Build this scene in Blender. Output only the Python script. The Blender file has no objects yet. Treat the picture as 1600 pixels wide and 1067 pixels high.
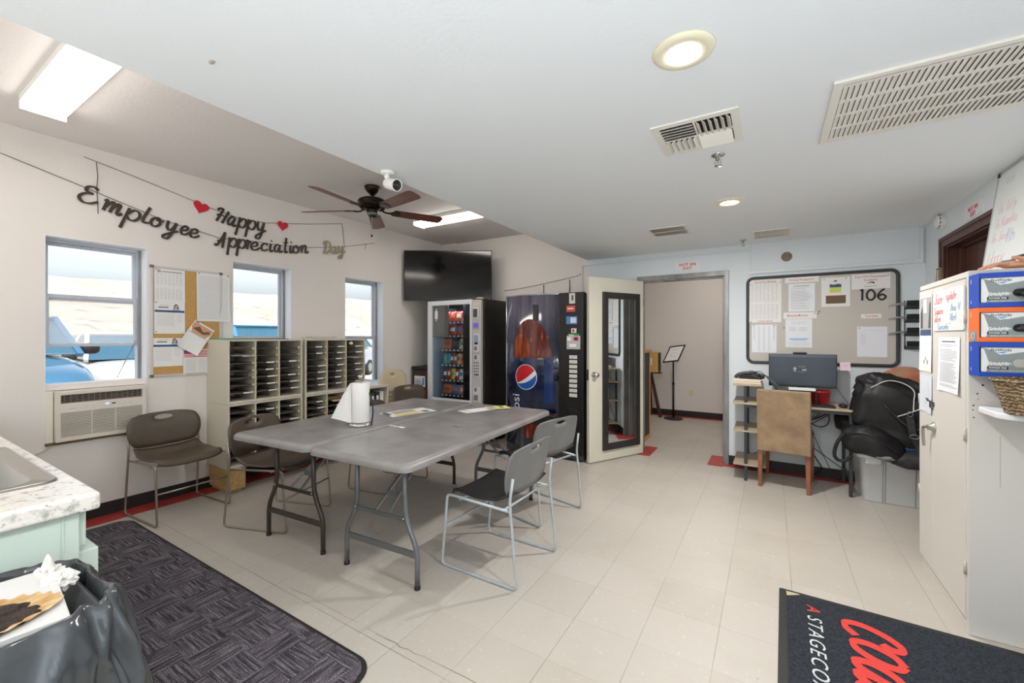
import bpy, bmesh, math, random
from mathutils import Vector, Matrix, noise
R = math.radians
scene = bpy.context.scene
COL = scene.collection
random.seed(7)

# ------------------------------------------------------------------ camera
cam_d = bpy.data.cameras.new('camera')
cam_d.sensor_width = 36.0
cam_d.lens = 659.17 * 36.0 / 1600.0
cam_d.shift_y = -8.02 / 1600.0
cam_d.clip_start = 0.02
cam_d.clip_end = 500
cam = bpy.data.objects.new('camera', cam_d)
cam.location = (0, 0, 1.3773)
cam.rotation_euler = (R(90), 0, R(31.534))
COL.objects.link(cam)
scene.camera = cam
# ------------------------------------------------------------------ exposure, world, sun
vs = scene.view_settings
vs.view_transform = 'Standard'
vs.look = 'None'
vs.gamma = 1.0
vs.use_curve_mapping = False
vs.exposure = 0.27
scene.cycles.max_bounces = 16
scene.cycles.diffuse_bounces = 10
scene.cycles.glossy_bounces = 6
scene.cycles.transparent_max_bounces = 16
scene.cycles.use_denoising = True
world = bpy.data.worlds.new('sky_world')
scene.world = world
world.use_nodes = True
wn = world.node_tree.nodes
wl = world.node_tree.links
wn.clear()
sky = wn.new('ShaderNodeTexSky')
sky.sky_type = 'NISHITA'
sky.sun_disc = False
sky.sun_elevation = R(52)
sky.sun_rotation = R(120)
sky.air_density = 1.0
sky.dust_density = 6.0
bg = wn.new('ShaderNodeBackground')
bg.inputs[1].default_value = 0.36
wo = wn.new('ShaderNodeOutputWorld')
hsv = wn.new('ShaderNodeHueSaturation')
hsv.inputs['Saturation'].default_value = 0.35
wl.new(sky.outputs[0], hsv.inputs['Color'])
wl.new(hsv.outputs[0], bg.inputs[0])
wl.new(bg.outputs[0], wo.inputs[0])
sun_d = bpy.data.lights.new('sun', 'SUN')
sun_d.energy = 1.35
sun_d.angle = R(0.6)
sun_d.color = (1.0, 0.95, 0.88)
sun = bpy.data.objects.new('sun', sun_d)
sun.rotation_euler = (R(-12), R(42), 0)      # from above the building's roof, towards the car park and the hill
sun.location = (10, -2, 14)
COL.objects.link(sun)

# ------------------------------------------------------------------ helpers
def hexc(h):
    h = h.lstrip('#')
    out = []
    for i in (0, 2, 4):
        v = int(h[i:i + 2], 16) / 255.0
        out.append(v / 12.92 if v <= 0.04045 else ((v + 0.055) / 1.055) ** 2.4)
    return (out[0], out[1], out[2], 1.0)

MATS = {}
def M(name, col='#808080', rough=0.5, metal=0.0, var=0.0, scale=6.0, bump=0.0, bscale=150.0, spec=0.5, coat=0.0, col2=None, stretch=None, detail=4.0, trans=0.0, sheen=0.0):
    if name in MATS:
        return MATS[name]
    m = bpy.data.materials.new(name)
    m.use_nodes = True
    nt = m.node_tree
    b = nt.nodes['Principled BSDF']
    c = hexc(col) if isinstance(col, str) else col
    b.inputs['Base Color'].default_value = c
    b.inputs['Roughness'].default_value = rough
    b.inputs['Metallic'].default_value = metal
    b.inputs['Specular IOR Level'].default_value = spec
    b.inputs['Coat Weight'].default_value = coat
    b.inputs['Transmission Weight'].default_value = trans
    b.inputs['Sheen Weight'].default_value = sheen
    if var > 0 or col2 or bump > 0:
        tc = nt.nodes.new('ShaderNodeTexCoord')
        mp = nt.nodes.new('ShaderNodeMapping')
        if stretch:
            mp.inputs['Scale'].default_value = stretch
        nt.links.new(tc.outputs['Object'], mp.inputs['Vector'])
    if var > 0 or col2:
        n = nt.nodes.new('ShaderNodeTexNoise')
        n.inputs['Scale'].default_value = scale
        n.inputs['Detail'].default_value = detail
        nt.links.new(mp.outputs[0], n.inputs['Vector'])
        mx = nt.nodes.new('ShaderNodeMix')
        mx.data_type = 'RGBA'
        cr = nt.nodes.new('ShaderNodeMapRange')
        cr.inputs['From Min'].default_value = 0.35
        cr.inputs['From Max'].default_value = 0.65
        nt.links.new(n.outputs['Fac'], cr.inputs['Value'])
        nt.links.new(cr.outputs[0], mx.inputs['Factor'])
        if col2:
            c2 = hexc(col2)
        else:
            c2 = tuple(min(1, x * (1 + var)) for x in c[:3]) + (1,)
            c = tuple(x * (1 - var) for x in c[:3]) + (1,)
        mx.inputs['A'].default_value = c
        mx.inputs['B'].default_value = c2
        nt.links.new(mx.outputs['Result'], b.inputs['Base Color'])
    if bump > 0:
        n2 = nt.nodes.new('ShaderNodeTexNoise')
        n2.inputs['Scale'].default_value = bscale
        n2.inputs['Detail'].default_value = 3
        nt.links.new(mp.outputs[0], n2.inputs['Vector'])
        bp = nt.nodes.new('ShaderNodeBump')
        bp.inputs['Strength'].default_value = bump
        bp.inputs['Distance'].default_value = 0.004
        nt.links.new(n2.outputs['Fac'], bp.inputs['Height'])
        nt.links.new(bp.outputs[0], b.inputs['Normal'])
    MATS[name] = m
    return m

def emit(name, col, strength):
    m = bpy.data.materials.new(name)
    m.use_nodes = True
    nt = m.node_tree
    nt.nodes.clear()
    e = nt.nodes.new('ShaderNodeEmission')
    e.inputs[0].default_value = hexc(col)
    e.inputs[1].default_value = strength
    o = nt.nodes.new('ShaderNodeOutputMaterial')
    nt.links.new(e.outputs[0], o.inputs[0])
    MATS[name] = m
    return m

def glass(name, tint=(1, 1, 1, 1), refl=0.9, base=0.04):
    m = bpy.data.materials.new(name)
    m.use_nodes = True
    nt = m.node_tree
    nt.nodes.clear()
    t = nt.nodes.new('ShaderNodeBsdfTransparent')
    t.inputs[0].default_value = tint
    g = nt.nodes.new('ShaderNodeBsdfGlossy')
    g.inputs['Roughness'].default_value = 0.02
    f = nt.nodes.new('ShaderNodeFresnel')
    f.inputs[0].default_value = 1.45
    mx = nt.nodes.new('ShaderNodeMixShader')
    o = nt.nodes.new('ShaderNodeOutputMaterial')
    ge = nt.nodes.new('ShaderNodeNewGeometry')
    ml = nt.nodes.new('ShaderNodeMath')
    ml.operation = 'MULTIPLY_ADD'      # reflect on the outer face only
    nt.links.new(ge.outputs['Backfacing'], ml.inputs[0])
    ml.inputs[1].default_value = -1.0
    ml.inputs[2].default_value = 1.0
    mu = nt.nodes.new('ShaderNodeMath')
    mu.operation = 'MULTIPLY'
    nt.links.new(ml.outputs[0], mu.inputs[0])
    nt.links.new(f.outputs[0], mu.inputs[1])
    nt.links.new(mu.outputs[0], mx.inputs[0])
    nt.links.new(t.outputs[0], mx.inputs[1])
    nt.links.new(g.outputs[0], mx.inputs[2])
    nt.links.new(mx.outputs[0], o.inputs[0])
    MATS[name] = m
    return m

def smooth_path(pts, k=6, closed=False):
    P = [Vector(p) for p in pts]
    n = len(P)
    if n < 3:
        return P
    out = []
    rng = range(n) if closed else range(n - 1)
    for i in rng:
        p0 = P[(i - 1) % n] if closed or i > 0 else P[0] * 2 - P[1]
        p1 = P[i]
        p2 = P[(i + 1) % n]
        p3 = P[(i + 2) % n] if closed or i + 2 < n else P[n - 1] * 2 - P[n - 2]
        for j in range(k):
            t = j / k
            out.append(0.5 * ((2 * p1) + (p2 - p0) * t + (2 * p0 - 5 * p1 + 4 * p2 - p3) * t * t + (3 * p1 - p0 - 3 * p2 + p3) * t ** 3))
    if not closed:
        out.append(P[-1])
    return out

def fillet(pts, r, k=5, closed=False):
    P = [Vector(p) for p in pts]
    n = len(P)
    out = []
    for i in range(n):
        if not closed and i in (0, n - 1):
            out.append(P[i])
            continue
        a, b, c = P[i - 1], P[i], P[(i + 1) % n]
        d1, d2 = (a - b), (c - b)
        l1, l2 = d1.length, d2.length
        rr = min(r, l1 * 0.48, l2 * 0.48)
        s = b + d1.normalized() * rr
        e = b + d2.normalized() * rr
        for j in range(k + 1):
            t = j / k
            out.append(s * (1 - t) ** 2 + b * 2 * t * (1 - t) + e * t * t)
    return out

def rrect(w, h, r, k=5, cx=0, cy=0):
    pts = []
    for (sx, sy, a0) in ((1, 1, 0), (-1, 1, 90), (-1, -1, 180), (1, -1, 270)):
        for j in range(k + 1):
            a = R(a0 + 90 * j / k)
            pts.append((cx + sx * (w / 2 - r) + r * math.cos(a), cy + sy * (h / 2 - r) + r * math.sin(a)))
    return pts

def frame(origin=(0, 0, 0), u=(1, 0, 0), v=(0, 1, 0)):
    u = Vector(u).normalized()
    v = Vector(v).normalized()
    w = u.cross(v)
    m = Matrix((u, v, w)).transposed().to_4x4()
    m.translation = Vector(origin)
    return m

class MB:
    def __init__(self):
        self.v, self.f, self.m, self.s = [], [], [], []
    def add(self, verts, faces, m=0, smooth=False, mat=None):
        o = len(self.v)
        for p in verts:
            p = Vector(p) if len(p) == 3 else Vector((p[0], p[1], 0))
            self.v.append(tuple(mat @ p) if mat is not None else tuple(p))
        for fc in faces:
            self.f.append([o + i for i in fc])
            self.m.append(m)
            self.s.append(smooth)
        return self
    def bx(self, x0, x1, y0, y1, z0, z1, m=0, mat=None):
        # every further box of a mesh is a hair smaller, so that no two faces coincide
        self.nb = getattr(self, 'nb', -1) + 1
        q = (self.nb % 9) * 2.5e-5
        x0, x1, y0, y1, z0, z1 = min(x0, x1) + q, max(x0, x1) - q, min(y0, y1) + q, max(y0, y1) - q, min(z0, z1) + q, max(z0, z1) - q
        v = [(x0, y0, z0), (x1, y0, z0), (x1, y1, z0), (x0, y1, z0), (x0, y0, z1), (x1, y0, z1), (x1, y1, z1), (x0, y1, z1)]
        f = [(0, 3, 2, 1), (4, 5, 6, 7), (0, 1, 5, 4), (1, 2, 6, 5), (2, 3, 7, 6), (3, 0, 4, 7)]
        return self.add(v, f, m, False, mat)
    def box(self, c, s, m=0, mat=None):
        return self.bx(c[0] - s[0] / 2, c[0] + s[0] / 2, c[1] - s[1] / 2, c[1] + s[1] / 2, c[2] - s[2] / 2, c[2] + s[2] / 2, m, mat)
    def bar(self, p0, p1, w, t, m=0, up=(0, 0, 1)):
        p0, p1 = Vector(p0), Vector(p1)
        d = (p1 - p0)
        L = d.length
        d.normalize()
        up = Vector(up)
        if abs(d.dot(up)) > 0.98:
            up = Vector((1, 0, 0))
        a = d.cross(up).normalized()
        b = a.cross(d).normalized()
        mm = Matrix((a, d, b)).transposed().to_4x4()
        mm.translation = p0
        return self.bx(-w / 2, w / 2, 0, L, -t / 2, t / 2, m, mm)
    def tube(self, pts, r, n=8, closed=False, m=0, caps=True, rfun=None):
        P = [Vector(p) for p in pts]
        N = len(P)
        ts = []
        for i in range(N):
            a = P[i - 1] if (i > 0 or closed) else P[0]
            b = P[(i + 1) % N] if (i < N - 1 or closed) else P[N - 1]
            t = (b - a)
            ts.append(t.normalized() if t.length > 1e-9 else Vector((0, 0, 1)))
        ref = Vector((0, 0, 1))
        if abs(ts[0].dot(ref)) > 0.9:
            ref = Vector((1, 0, 0))
        nrm = ts[0].cross(ref).normalized()
        V, F = [], []
        for i in range(N):
            if i:
                nrm = nrm - ts[i] * nrm.dot(ts[i])
                nrm = nrm.normalized() if nrm.length > 1e-9 else ts[i].orthogonal().normalized()
            bn = ts[i].cross(nrm)
            rr = rfun(i / max(1, N - 1)) if rfun else r
            for j in range(n):
                a = 2 * math.pi * j / n
                V.append(P[i] + (nrm * math.cos(a) + bn * math.sin(a)) * rr)
        for i in range(N if closed else N - 1):
            k = (i + 1) % N
            for j in range(n):
                l = (j + 1) % n
                F.append((i * n + j, i * n + l, k * n + l, k * n + j))
        self.add(V, F, m, True)
        if caps and not closed:
            o = len(self.v) - len(V)
            self.f.append([o + j for j in reversed(range(n))]); self.m.append(m); self.s.append(False)
            self.f.append([o + (N - 1) * n + j for j in range(n)]); self.m.append(m); self.s.append(False)
        return self
    def cyl(self, p0, p1, r0, r1=None, n=20, m=0):
        r1 = r0 if r1 is None else r1
        return self.tube([p0, p1], r0, n, m=m, rfun=lambda t: r0 + (r1 - r0) * t)
    def lathe(self, prof, n=24, c=(0, 0, 0), m=0, mat=None, sharp=False):
        V, F = [], []
        for (r, z) in prof:
            for j in range(n):
                a = 2 * math.pi * j / n
                V.append((c[0] + r * math.cos(a), c[1] + r * math.sin(a), c[2] + z))
        for i in range(len(prof) - 1):
            for j in range(n):
                l = (j + 1) % n
                F.append((i * n + j, i * n + l, (i + 1) * n + l, (i + 1) * n + j))
        self.add(V, F, m, not sharp, mat)
        o = len(self.v) - len(V)
        if prof[0][0] > 1e-6:
            self.f.append([o + j for j in reversed(range(n))]); self.m.append(m); self.s.append(False)
        if prof[-1][0] > 1e-6:
            self.f.append([o + (len(prof) - 1) * n + j for j in range(n)]); self.m.append(m); self.s.append(False)
        return self
    def prism(self, outline, h, mat=None, m=0, h0=0.0, smooth=False):
        n = len(outline)
        V = [(p[0], p[1], h0) for p in outline] + [(p[0], p[1], h) for p in outline]
        F = [tuple(reversed(range(n))), tuple(range(n, 2 * n))]
        self.add(V, F, m, False, mat)
        o = len(self.v) - 2 * n
        for i in range(n):
            k = (i + 1) % n
            self.f.append([o + i, o + k, o + n + k, o + n + i]); self.m.append(m); self.s.append(smooth)
        return self
    def grid(self, fn, nu, nv, m=0, cu=False, cv=False, smooth=True):
        V = [fn(i / (nu if cu else nu - 1), j / (nv if cv else nv - 1)) for i in range(nu) for j in range(nv)]
        F = []
        for i in range(nu if cu else nu - 1):
            for j in range(nv if cv else nv - 1):
                a, b = (i + 1) % nu, (j + 1) % nv
                F.append((i * nv + j, a * nv + j, a * nv + b, i * nv + b))
        return self.add(V, F, m, smooth)
    def blob(self, c, s, p=2.6, nu=28, nv=18, amp=0.0, freq=5.0, seed=0.0, m=0, mat=None, fn=None):
        def sp(x, e):
            return math.copysign(abs(x) ** e, x)
        e = 2.0 / p
        V = []
        for i in range(nu):
            a = 2 * math.pi * i / nu
            for j in range(nv):
                b = -math.pi / 2 + math.pi * j / (nv - 1)
                q = Vector((sp(math.cos(b), e) * sp(math.cos(a), e), sp(math.cos(b), e) * sp(math.sin(a), e), sp(math.sin(b), e)))
                pt = Vector((q.x * s[0], q.y * s[1], q.z * s[2]))
                if amp:
                    k = noise.noise(pt * freq + Vector((seed, seed * 2.1, -seed))) + 0.5 * noise.noise(pt * freq * 2.3 + Vector((-seed, 3, seed)))
                    k += 0.7 * (0.5 - 2.2 * abs(noise.noise(pt * freq * 1.5 + Vector((seed * 3, 1, seed)))))
                    pt = pt * (1 + amp * k)
                if fn:
                    pt = Vector(fn(pt))
                V.append(pt + Vector(c))
        F = []
        for i in range(nu):
            k = (i + 1) % nu
            for j in range(nv - 1):
                F.append((i * nv + j, k * nv + j, k * nv + j + 1, i * nv + j + 1))
        return self.add(V, F, m, True, mat)
    def text(self, s, size, mat, m=0, align='CENTER', ext=0.0003, sx=1.0, shear=0.0, bold=0.0, res=3, spacing=1.0):
        cu = bpy.data.curves.new('t', 'FONT')
        cu.body = s
        cu.size = size
        cu.align_x = align
        cu.align_y = 'CENTER'
        cu.extrude = ext
        cu.shear = shear
        cu.offset = bold
        cu.resolution_u = res
        cu.space_character = spacing
        ob = bpy.data.objects.new('t', cu)
        me = bpy.data.meshes.new_from_object(ob)
        S = Matrix.Diagonal((sx, 1, 1, 1))
        self.add([v.co for v in me.vertices], [tuple(p.vertices) for p in me.polygons], m, False, mat @ S)
        bpy.data.objects.remove(ob)
        bpy.data.curves.remove(cu)
        bpy.data.meshes.remove(me)
        return self
    def build(self, name, mats, parent=None, loc=None, rot=None, bevel=0.0, bseg=2, subsurf=0, weld=False, label=None):
        me = bpy.data.meshes.new(name)
        me.from_pydata(self.v, [], self.f)
        me.polygons.foreach_set('material_index', self.m)
        me.polygons.foreach_set('use_smooth', self.s)
        if not isinstance(mats, (list, tuple)):
            mats = [mats]
        for mm in mats:
            me.materials.append(mm)
        bm = bmesh.new()
        bm.from_mesh(me)
        if weld:
            bmesh.ops.remove_doubles(bm, verts=bm.verts, dist=1e-5)
        bmesh.ops.recalc_face_normals(bm, faces=bm.faces)
        bm.to_mesh(me)
        bm.free()
        me.update()
        o = bpy.data.objects.new(name, me)
        COL.objects.link(o)
        if parent is not None:
            o.parent = parent
        if loc is not None:
            o.location = loc
        if rot is not None:
            o.rotation_euler = rot
        if bevel > 0:
            md = o.modifiers.new('edge', 'BEVEL')
            md.width = bevel
            md.segments = bseg
            md.limit_method = 'ANGLE'
            md.angle_limit = R(50)
        if subsurf:
            md = o.modifiers.new('sub', 'SUBSURF')
            md.levels = subsurf
            md.render_levels = subsurf
        if label:
            o['label'] = label
        return o

def tag(o, label, cat, group=None):
    o['label'] = label
    o['category'] = cat
    if group:
        o['group'] = group
    return o

def thing(name, label, cat, loc=(0, 0, 0), rz=0.0, group=None):
    o = bpy.data.objects.new(name, None)
    o.empty_display_size = 0.1
    COL.objects.link(o)
    o.location = loc
    o.rotation_euler = (0, 0, rz)
    return tag(o, label, cat, group)

def struct(o):
    o['kind'] = 'structure'
    return o

def dup(root, loc, rz, label, group=None):
    r = root.copy()
    COL.objects.link(r)
    r.location = loc
    r.rotation_euler = (0, 0, rz)
    r['label'] = label
    if group:
        r['group'] = group
    for ch in list(root.children):
        c = ch.copy()
        COL.objects.link(c)
        c.parent = r
        for g in list(ch.children):
            d = g.copy()
            COL.objects.link(d)
            d.parent = c
    return r
# ------------------------------------------------------------------ large materials
def math_node(nt, op, a, b=None, c=None):
    n = nt.nodes.new('ShaderNodeMath')
    n.operation = op
    for i, x in enumerate((a, b, c)):
        if x is None:
            continue
        if isinstance(x, (int, float)):
            n.inputs[i].default_value = x
        else:
            nt.links.new(x, n.inputs[i])
    return n.outputs[0]

def mixc(nt, f, a, b, mode='MIX'):
    n = nt.nodes.new('ShaderNodeMix')
    n.data_type = 'RGBA'
    n.blend_type = mode
    for k, x in (('Factor', f), ('A', a), ('B', b)):
        if isinstance(x, (int, float)):
            n.inputs[k].default_value = x
        elif isinstance(x, tuple):
            n.inputs[k].default_value = x
        else:
            nt.links.new(x, n.inputs[k])
    return n.outputs['Result']

def noise_node(nt, vec, scale, detail=4, rough=0.5):
    n = nt.nodes.new('ShaderNodeTexNoise')
    n.inputs['Scale'].default_value = scale
    n.inputs['Detail'].default_value = detail
    n.inputs['Roughness'].default_value = rough
    nt.links.new(vec, n.inputs['Vector'])
    return n.outputs['Fac']

def maprange(nt, v, a, b, c=0.0, d=1.0):
    n = nt.nodes.new('ShaderNodeMapRange')
    n.inputs['From Min'].default_value = a
    n.inputs['From Max'].default_value = b
    n.inputs['To Min'].default_value = c
    n.inputs['To Max'].default_value = d
    nt.links.new(v, n.inputs['Value'])
    return n.outputs[0]

def floor_material():
    m = bpy.data.materials.new('vinyl_tile')
    m.use_nodes = True
    nt = m.node_tree
    b = nt.nodes['Principled BSDF']
    tc = nt.nodes.new('ShaderNodeTexCoord')
    sep = nt.nodes.new('ShaderNodeSeparateXYZ')
    nt.links.new(tc.outputs['Object'], sep.inputs[0])
    T = 0.3048
    ux = math_node(nt, 'DIVIDE', math_node(nt, 'ADD', sep.outputs[0], 0.2076 + 40 * T), T)
    uy = math_node(nt, 'DIVIDE', math_node(nt, 'ADD', sep.outputs[1], -2.218 + 40 * T), T)
    fx = math_node(nt, 'FRACT', ux)
    fy = math_node(nt, 'FRACT', uy)
    dx = math_node(nt, 'MINIMUM', fx, math_node(nt, 'SUBTRACT', 1.0, fx))
    dy = math_node(nt, 'MINIMUM', fy, math_node(nt, 'SUBTRACT', 1.0, fy))
    lx = math_node(nt, 'MULTIPLY', math_node(nt, 'LESS_THAN', dx, 0.0045), 0.75)
    ly = math_node(nt, 'MULTIPLY', math_node(nt, 'LESS_THAN', dy, 0.0036), 0.42)
    slab = math_node(nt, 'LESS_THAN', math_node(nt, 'ABSOLUTE', math_node(nt, 'SUBTRACT', sep.outputs[1], 1.3036)), 0.0016)
    ly = math_node(nt, 'MAXIMUM', ly, slab)
    # one heavier joint in a few of the long rows
    ix = math_node(nt, 'FLOOR', ux)
    iy = math_node(nt, 'FLOOR', uy)
    line = math_node(nt, 'MAXIMUM', lx, ly)
    patchy = maprange(nt, noise_node(nt, tc.outputs['Object'], 1.7, 3), 0.35, 0.6, 0.35, 1.0)
    line = math_node(nt, 'MULTIPLY', line, patchy)
    comb = nt.nodes.new('ShaderNodeCombineXYZ')
    nt.links.new(ix, comb.inputs[0])
    nt.links.new(iy, comb.inputs[1])
    wn_ = nt.nodes.new('ShaderNodeTexWhiteNoise')
    nt.links.new(comb.outputs[0], wn_.inputs['Vector'])
    base = mixc(nt, wn_.outputs['Value'], hexc('#b8b1a7'), hexc('#bdb6ad'))
    flecks = maprange(nt, noise_node(nt, tc.outputs['Object'], 42, 3, 0.6), 0.62, 0.70)
    base = mixc(nt, math_node(nt, 'MULTIPLY', flecks, 0.35), base, hexc('#e0dacf'))
    grime = maprange(nt, noise_node(nt, tc.outputs['Object'], 2.3, 6, 0.65), 0.5, 0.75)
    base = mixc(nt, math_node(nt, 'MULTIPLY', grime, 0.28), base, hexc('#a89d8c'))
    specks = maprange(nt, noise_node(nt, tc.outputs['Object'], 16, 2, 0.5), 0.775, 0.79)
    base = mixc(nt, math_node(nt, 'MULTIPLY', specks, 0.6), base, hexc('#6d6456'))
    base = mixc(nt, line, base, hexc('#6f675b'))
    nt.links.new(base, b.inputs['Base Color'])
    r = maprange(nt, noise_node(nt, tc.outputs['Object'], 3.0, 4), 0.3, 0.7, 0.30, 0.46)
    nt.links.new(r, b.inputs['Roughness'])
    b.inputs['Specular IOR Level'].default_value = 0.45
    bp = nt.nodes.new('ShaderNodeBump')
    bp.inputs['Strength'].default_value = 0.25
    bp.inputs['Distance'].default_value = 0.002
    inv = math_node(nt, 'SUBTRACT', 1.0, line)
    nt.links.new(inv, bp.inputs['Height'])
    nt.links.new(bp.outputs[0], b.inputs['Normal'])
    return m

def parquet_carpet():
    m = bpy.data.materials.new('patterned_carpet')
    m.use_nodes = True
    nt = m.node_tree
    b = nt.nodes['Principled BSDF']
    b.inputs['Roughness'].default_value = 0.95
    b.inputs['Specular IOR Level'].default_value = 0.1
    tc = nt.nodes.new('ShaderNodeTexCoord')
    rot = nt.nodes.new('ShaderNodeMapping')
    nt.links.new(tc.outputs['Object'], rot.inputs[0])
    ch = nt.nodes.new('ShaderNodeTexChecker')
    ch.inputs['Scale'].default_value = 6.2
    nt.links.new(rot.outputs[0], ch.inputs['Vector'])
    outs = []
    for sc in ((95, 5.5, 1), (5.5, 95, 1)):
        mp = nt.nodes.new('ShaderNodeMapping')
        mp.inputs['Scale'].default_value = sc
        nt.links.new(rot.outputs[0], mp.inputs[0])
        outs.append(noise_node(nt, mp.outputs[0], 1.0, 3, 0.7))
    mx = nt.nodes.new('ShaderNodeMix')
    nt.links.new(ch.outputs['Fac'], mx.inputs['Factor'])
    nt.links.new(outs[0], mx.inputs['A'])
    nt.links.new(outs[1], mx.inputs['B'])
    st = maprange(nt, mx.outputs['Result'], 0.42, 0.68)
    grain = maprange(nt, noise_node(nt, tc.outputs['Object'], 260, 2), 0.3, 0.75)
    st = math_node(nt, 'MULTIPLY', st, grain)
    dark = mixc(nt, grain, hexc('#2b282d'), hexc('#4a454c'))
    nt.links.new(mixc(nt, st, dark, hexc('#b3acb5')), b.inputs['Base Color'])
    bp = nt.nodes.new('ShaderNodeBump')
    bp.inputs['Strength'].default_value = 0.6
    bp.inputs['Distance'].default_value = 0.003
    nt.links.new(noise_node(nt, tc.outputs['Object'], 260, 2), bp.inputs['Height'])
    nt.links.new(bp.outputs[0], b.inputs['Normal'])
    return m

def wood(name, c1, c2, rough=0.45, stretch=(18, 1.2, 18), spec=0.4):
    m = bpy.data.materials.new(name)
    m.use_nodes = True
    nt = m.node_tree
    b = nt.nodes['Principled BSDF']
    tc = nt.nodes.new('ShaderNodeTexCoord')
    mp = nt.nodes.new('ShaderNodeMapping')
    mp.inputs['Scale'].default_value = stretch
    nt.links.new(tc.outputs['Object'], mp.inputs[0])
    f = maprange(nt, noise_node(nt, mp.outputs[0], 2.0, 6, 0.6), 0.3, 0.7)
    nt.links.new(mixc(nt, f, hexc(c1), hexc(c2)), b.inputs['Base Color'])
    b.inputs['Roughness'].default_value = rough
    b.inputs['Specular IOR Level'].default_value = spec
    MATS[name] = m
    return m

W_CREAM = M('cream_plaster', '#e5dfd9', 0.75, bump=0.35, bscale=70, spec=0.25)  # the cream holds some warm lamplight as well as paint
W_BLUE = M('pale_blue_plaster', '#dce3e8', 0.7, bump=0.22, bscale=70, spec=0.25)  # the pale blue holds some cool light as well as paint
W_FAR = M('lobby_plaster', '#e6e2de', 0.7, bump=0.1, bscale=70, spec=0.25)
C_LOW = M('ceiling_plaster', '#e7ebee', 0.75, bump=0.16, bscale=55, spec=0.25)
C_UP = M('raised_ceiling_plaster', '#e1dcd9', 0.8, bump=0.25, bscale=55, spec=0.2)
FLOOR = floor_material()
RED_T = M('red_tile', '#a93b37', 0.4, var=0.12, scale=14)
BLK_BASE = M('black_vinyl_base', '#242220', 0.5)
REVEAL = M('white_reveal_paint', '#e3e6ec', 0.6)
ALU = M('dull_aluminium', '#c6cad3', 0.45, metal=0.15)
PANE = glass('window_glass', (0.96, 0.98, 0.99, 1))
STEEL_P = M('worn_grey_steel', '#8b8c8c', 0.4, metal=0.55, var=0.25, scale=9, stretch=(1, 1, 0.25))
WHITE = M('white_plastic', '#ecebe7', 0.45)
WHITE_P = M('white_paint', '#dfe2e3', 0.5)
CHROME = M('chrome', '#c9c9c6', 0.18, metal=1.0)
BLACKM = M('black_metal', '#1d1d1f', 0.45, metal=0.3)
BLACKP = M('black_plastic', '#161617', 0.45)
DARK = M('dark_gap', '#0c0b0a', 0.8)

XL, YB, ZL, ZR, XS, XR = -4.374, 5.094, 2.349, 2.802, -1.997, 1.165
WT = 0.20
# ------------------------------------------------------------------ floor, ceilings, walls
struct(MB().bx(-4.6, 1.4, -3.1, 8.0, -0.12, 0.0).build('floor', FLOOR))
struct(MB().bx(XS, XR + 0.2, -3.2, YB + 0.001, ZL, ZR + 0.15).build('ceiling', C_LOW))
struct(MB().bx(XL - 0.2, XS, -3.2, YB + 0.14, ZR, ZR + 0.15).build('ceiling', C_UP))
struct(MB().bx(-2.8, 1.4, YB + 0.14, 8.0, 2.62, 2.75).build('ceiling', W_FAR))

WINS = [(0.812, 1.390, 0.600, 2.098), (2.035, 2.614, 0.600, 2.098), (3.278, 3.869, 0.600, 2.098)]
w = MB()
x0, x1 = XL - WT, XL
ys = [-3.1]
for a, b, z0, z1 in WINS:
    w.bx(x0, x1, ys[-1], a, 0, ZR)
    w.bx(x0, x1, a, b, 0, z0)
    w.bx(x0, x1, a, b, z1, ZR)
    ys.append(b)
w.bx(x0, x1, ys[-1], YB + 0.14, 0, ZR)
struct(w.build('wall_left', W_CREAM))
DX0, DX1, DZ = -1.318, -0.43, 2.035
w = MB()
w.bx(XL, -1.98, YB, YB + 0.14, 0, ZR)
struct(w.build('wall_back', W_CREAM))
w = MB()
w.bx(-1.98, DX0, YB, YB + 0.14, 0, ZL + 0.3)
w.bx(DX0, DX1, YB, YB + 0.14, DZ, ZL + 0.3)
w.bx(DX1, XR, YB, YB + 0.14, 0, ZL + 0.3)
struct(w.build('wall_back', W_BLUE))
D2Y0, D2Y1, D2Z = 3.72, 4.585, 2.085
w = MB()
w.bx(XR, XR + 0.2, -3.1, D2Y0, 0, ZL)
w.bx(XR, XR + 0.2, D2Y0, D2Y1, D2Z, ZL)
w.bx(XR, XR + 0.2, D2Y1, YB + 0.14, 0, ZL)
struct(w.build('wall_right', W_BLUE))
# rear wall: an unseen glazed front, added so more daylight reaches the ceiling
w = MB()
w.bx(XL - WT, -3.9, -3.2, -3.1, 0, ZR); w.bx(0.9, XR + 0.2, -3.2, -3.1, 0, ZR)
w.bx(-3.9, 0.9, -3.2, -3.1, 2.2, ZR)
struct(w.build('wall_rear', W_BLUE))
w4 = bpy.data.objects.new('window_4', None)
COL.objects.link(w4)
struct(w4)
g = MB()
for i in range(5):
    x = -3.9 + i * 1.2
    g.bx(x - 0.03, x + 0.03, -3.18, -3.12, 0, 2.2)
g.bx(-3.9, 0.9, -3.18, -3.12, 0, 0.08); g.bx(-3.9, 0.9, -3.18, -3.12, 2.14, 2.2)
g.build('window_frame', ALU, w4)
MB().bx(-3.9, 0.9, -3.155, -3.150, 0.08, 2.14).build('pane', PANE, w4)
w = MB()
w.bx(-2.8, 1.4, 7.75, 7.9, 0, 2.62)
struct(w.build('wall_lobby_far', W_FAR))
struct(MB().bx(-2.9, -2.8, YB + 0.14, 7.9, 0, 2.62).build('wall_lobby_left', W_FAR))
struct(MB().bx(1.3, 1.4, YB + 0.14, 7.75, 0, 2.62).build('wall_lobby_right', W_FAR))
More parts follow.
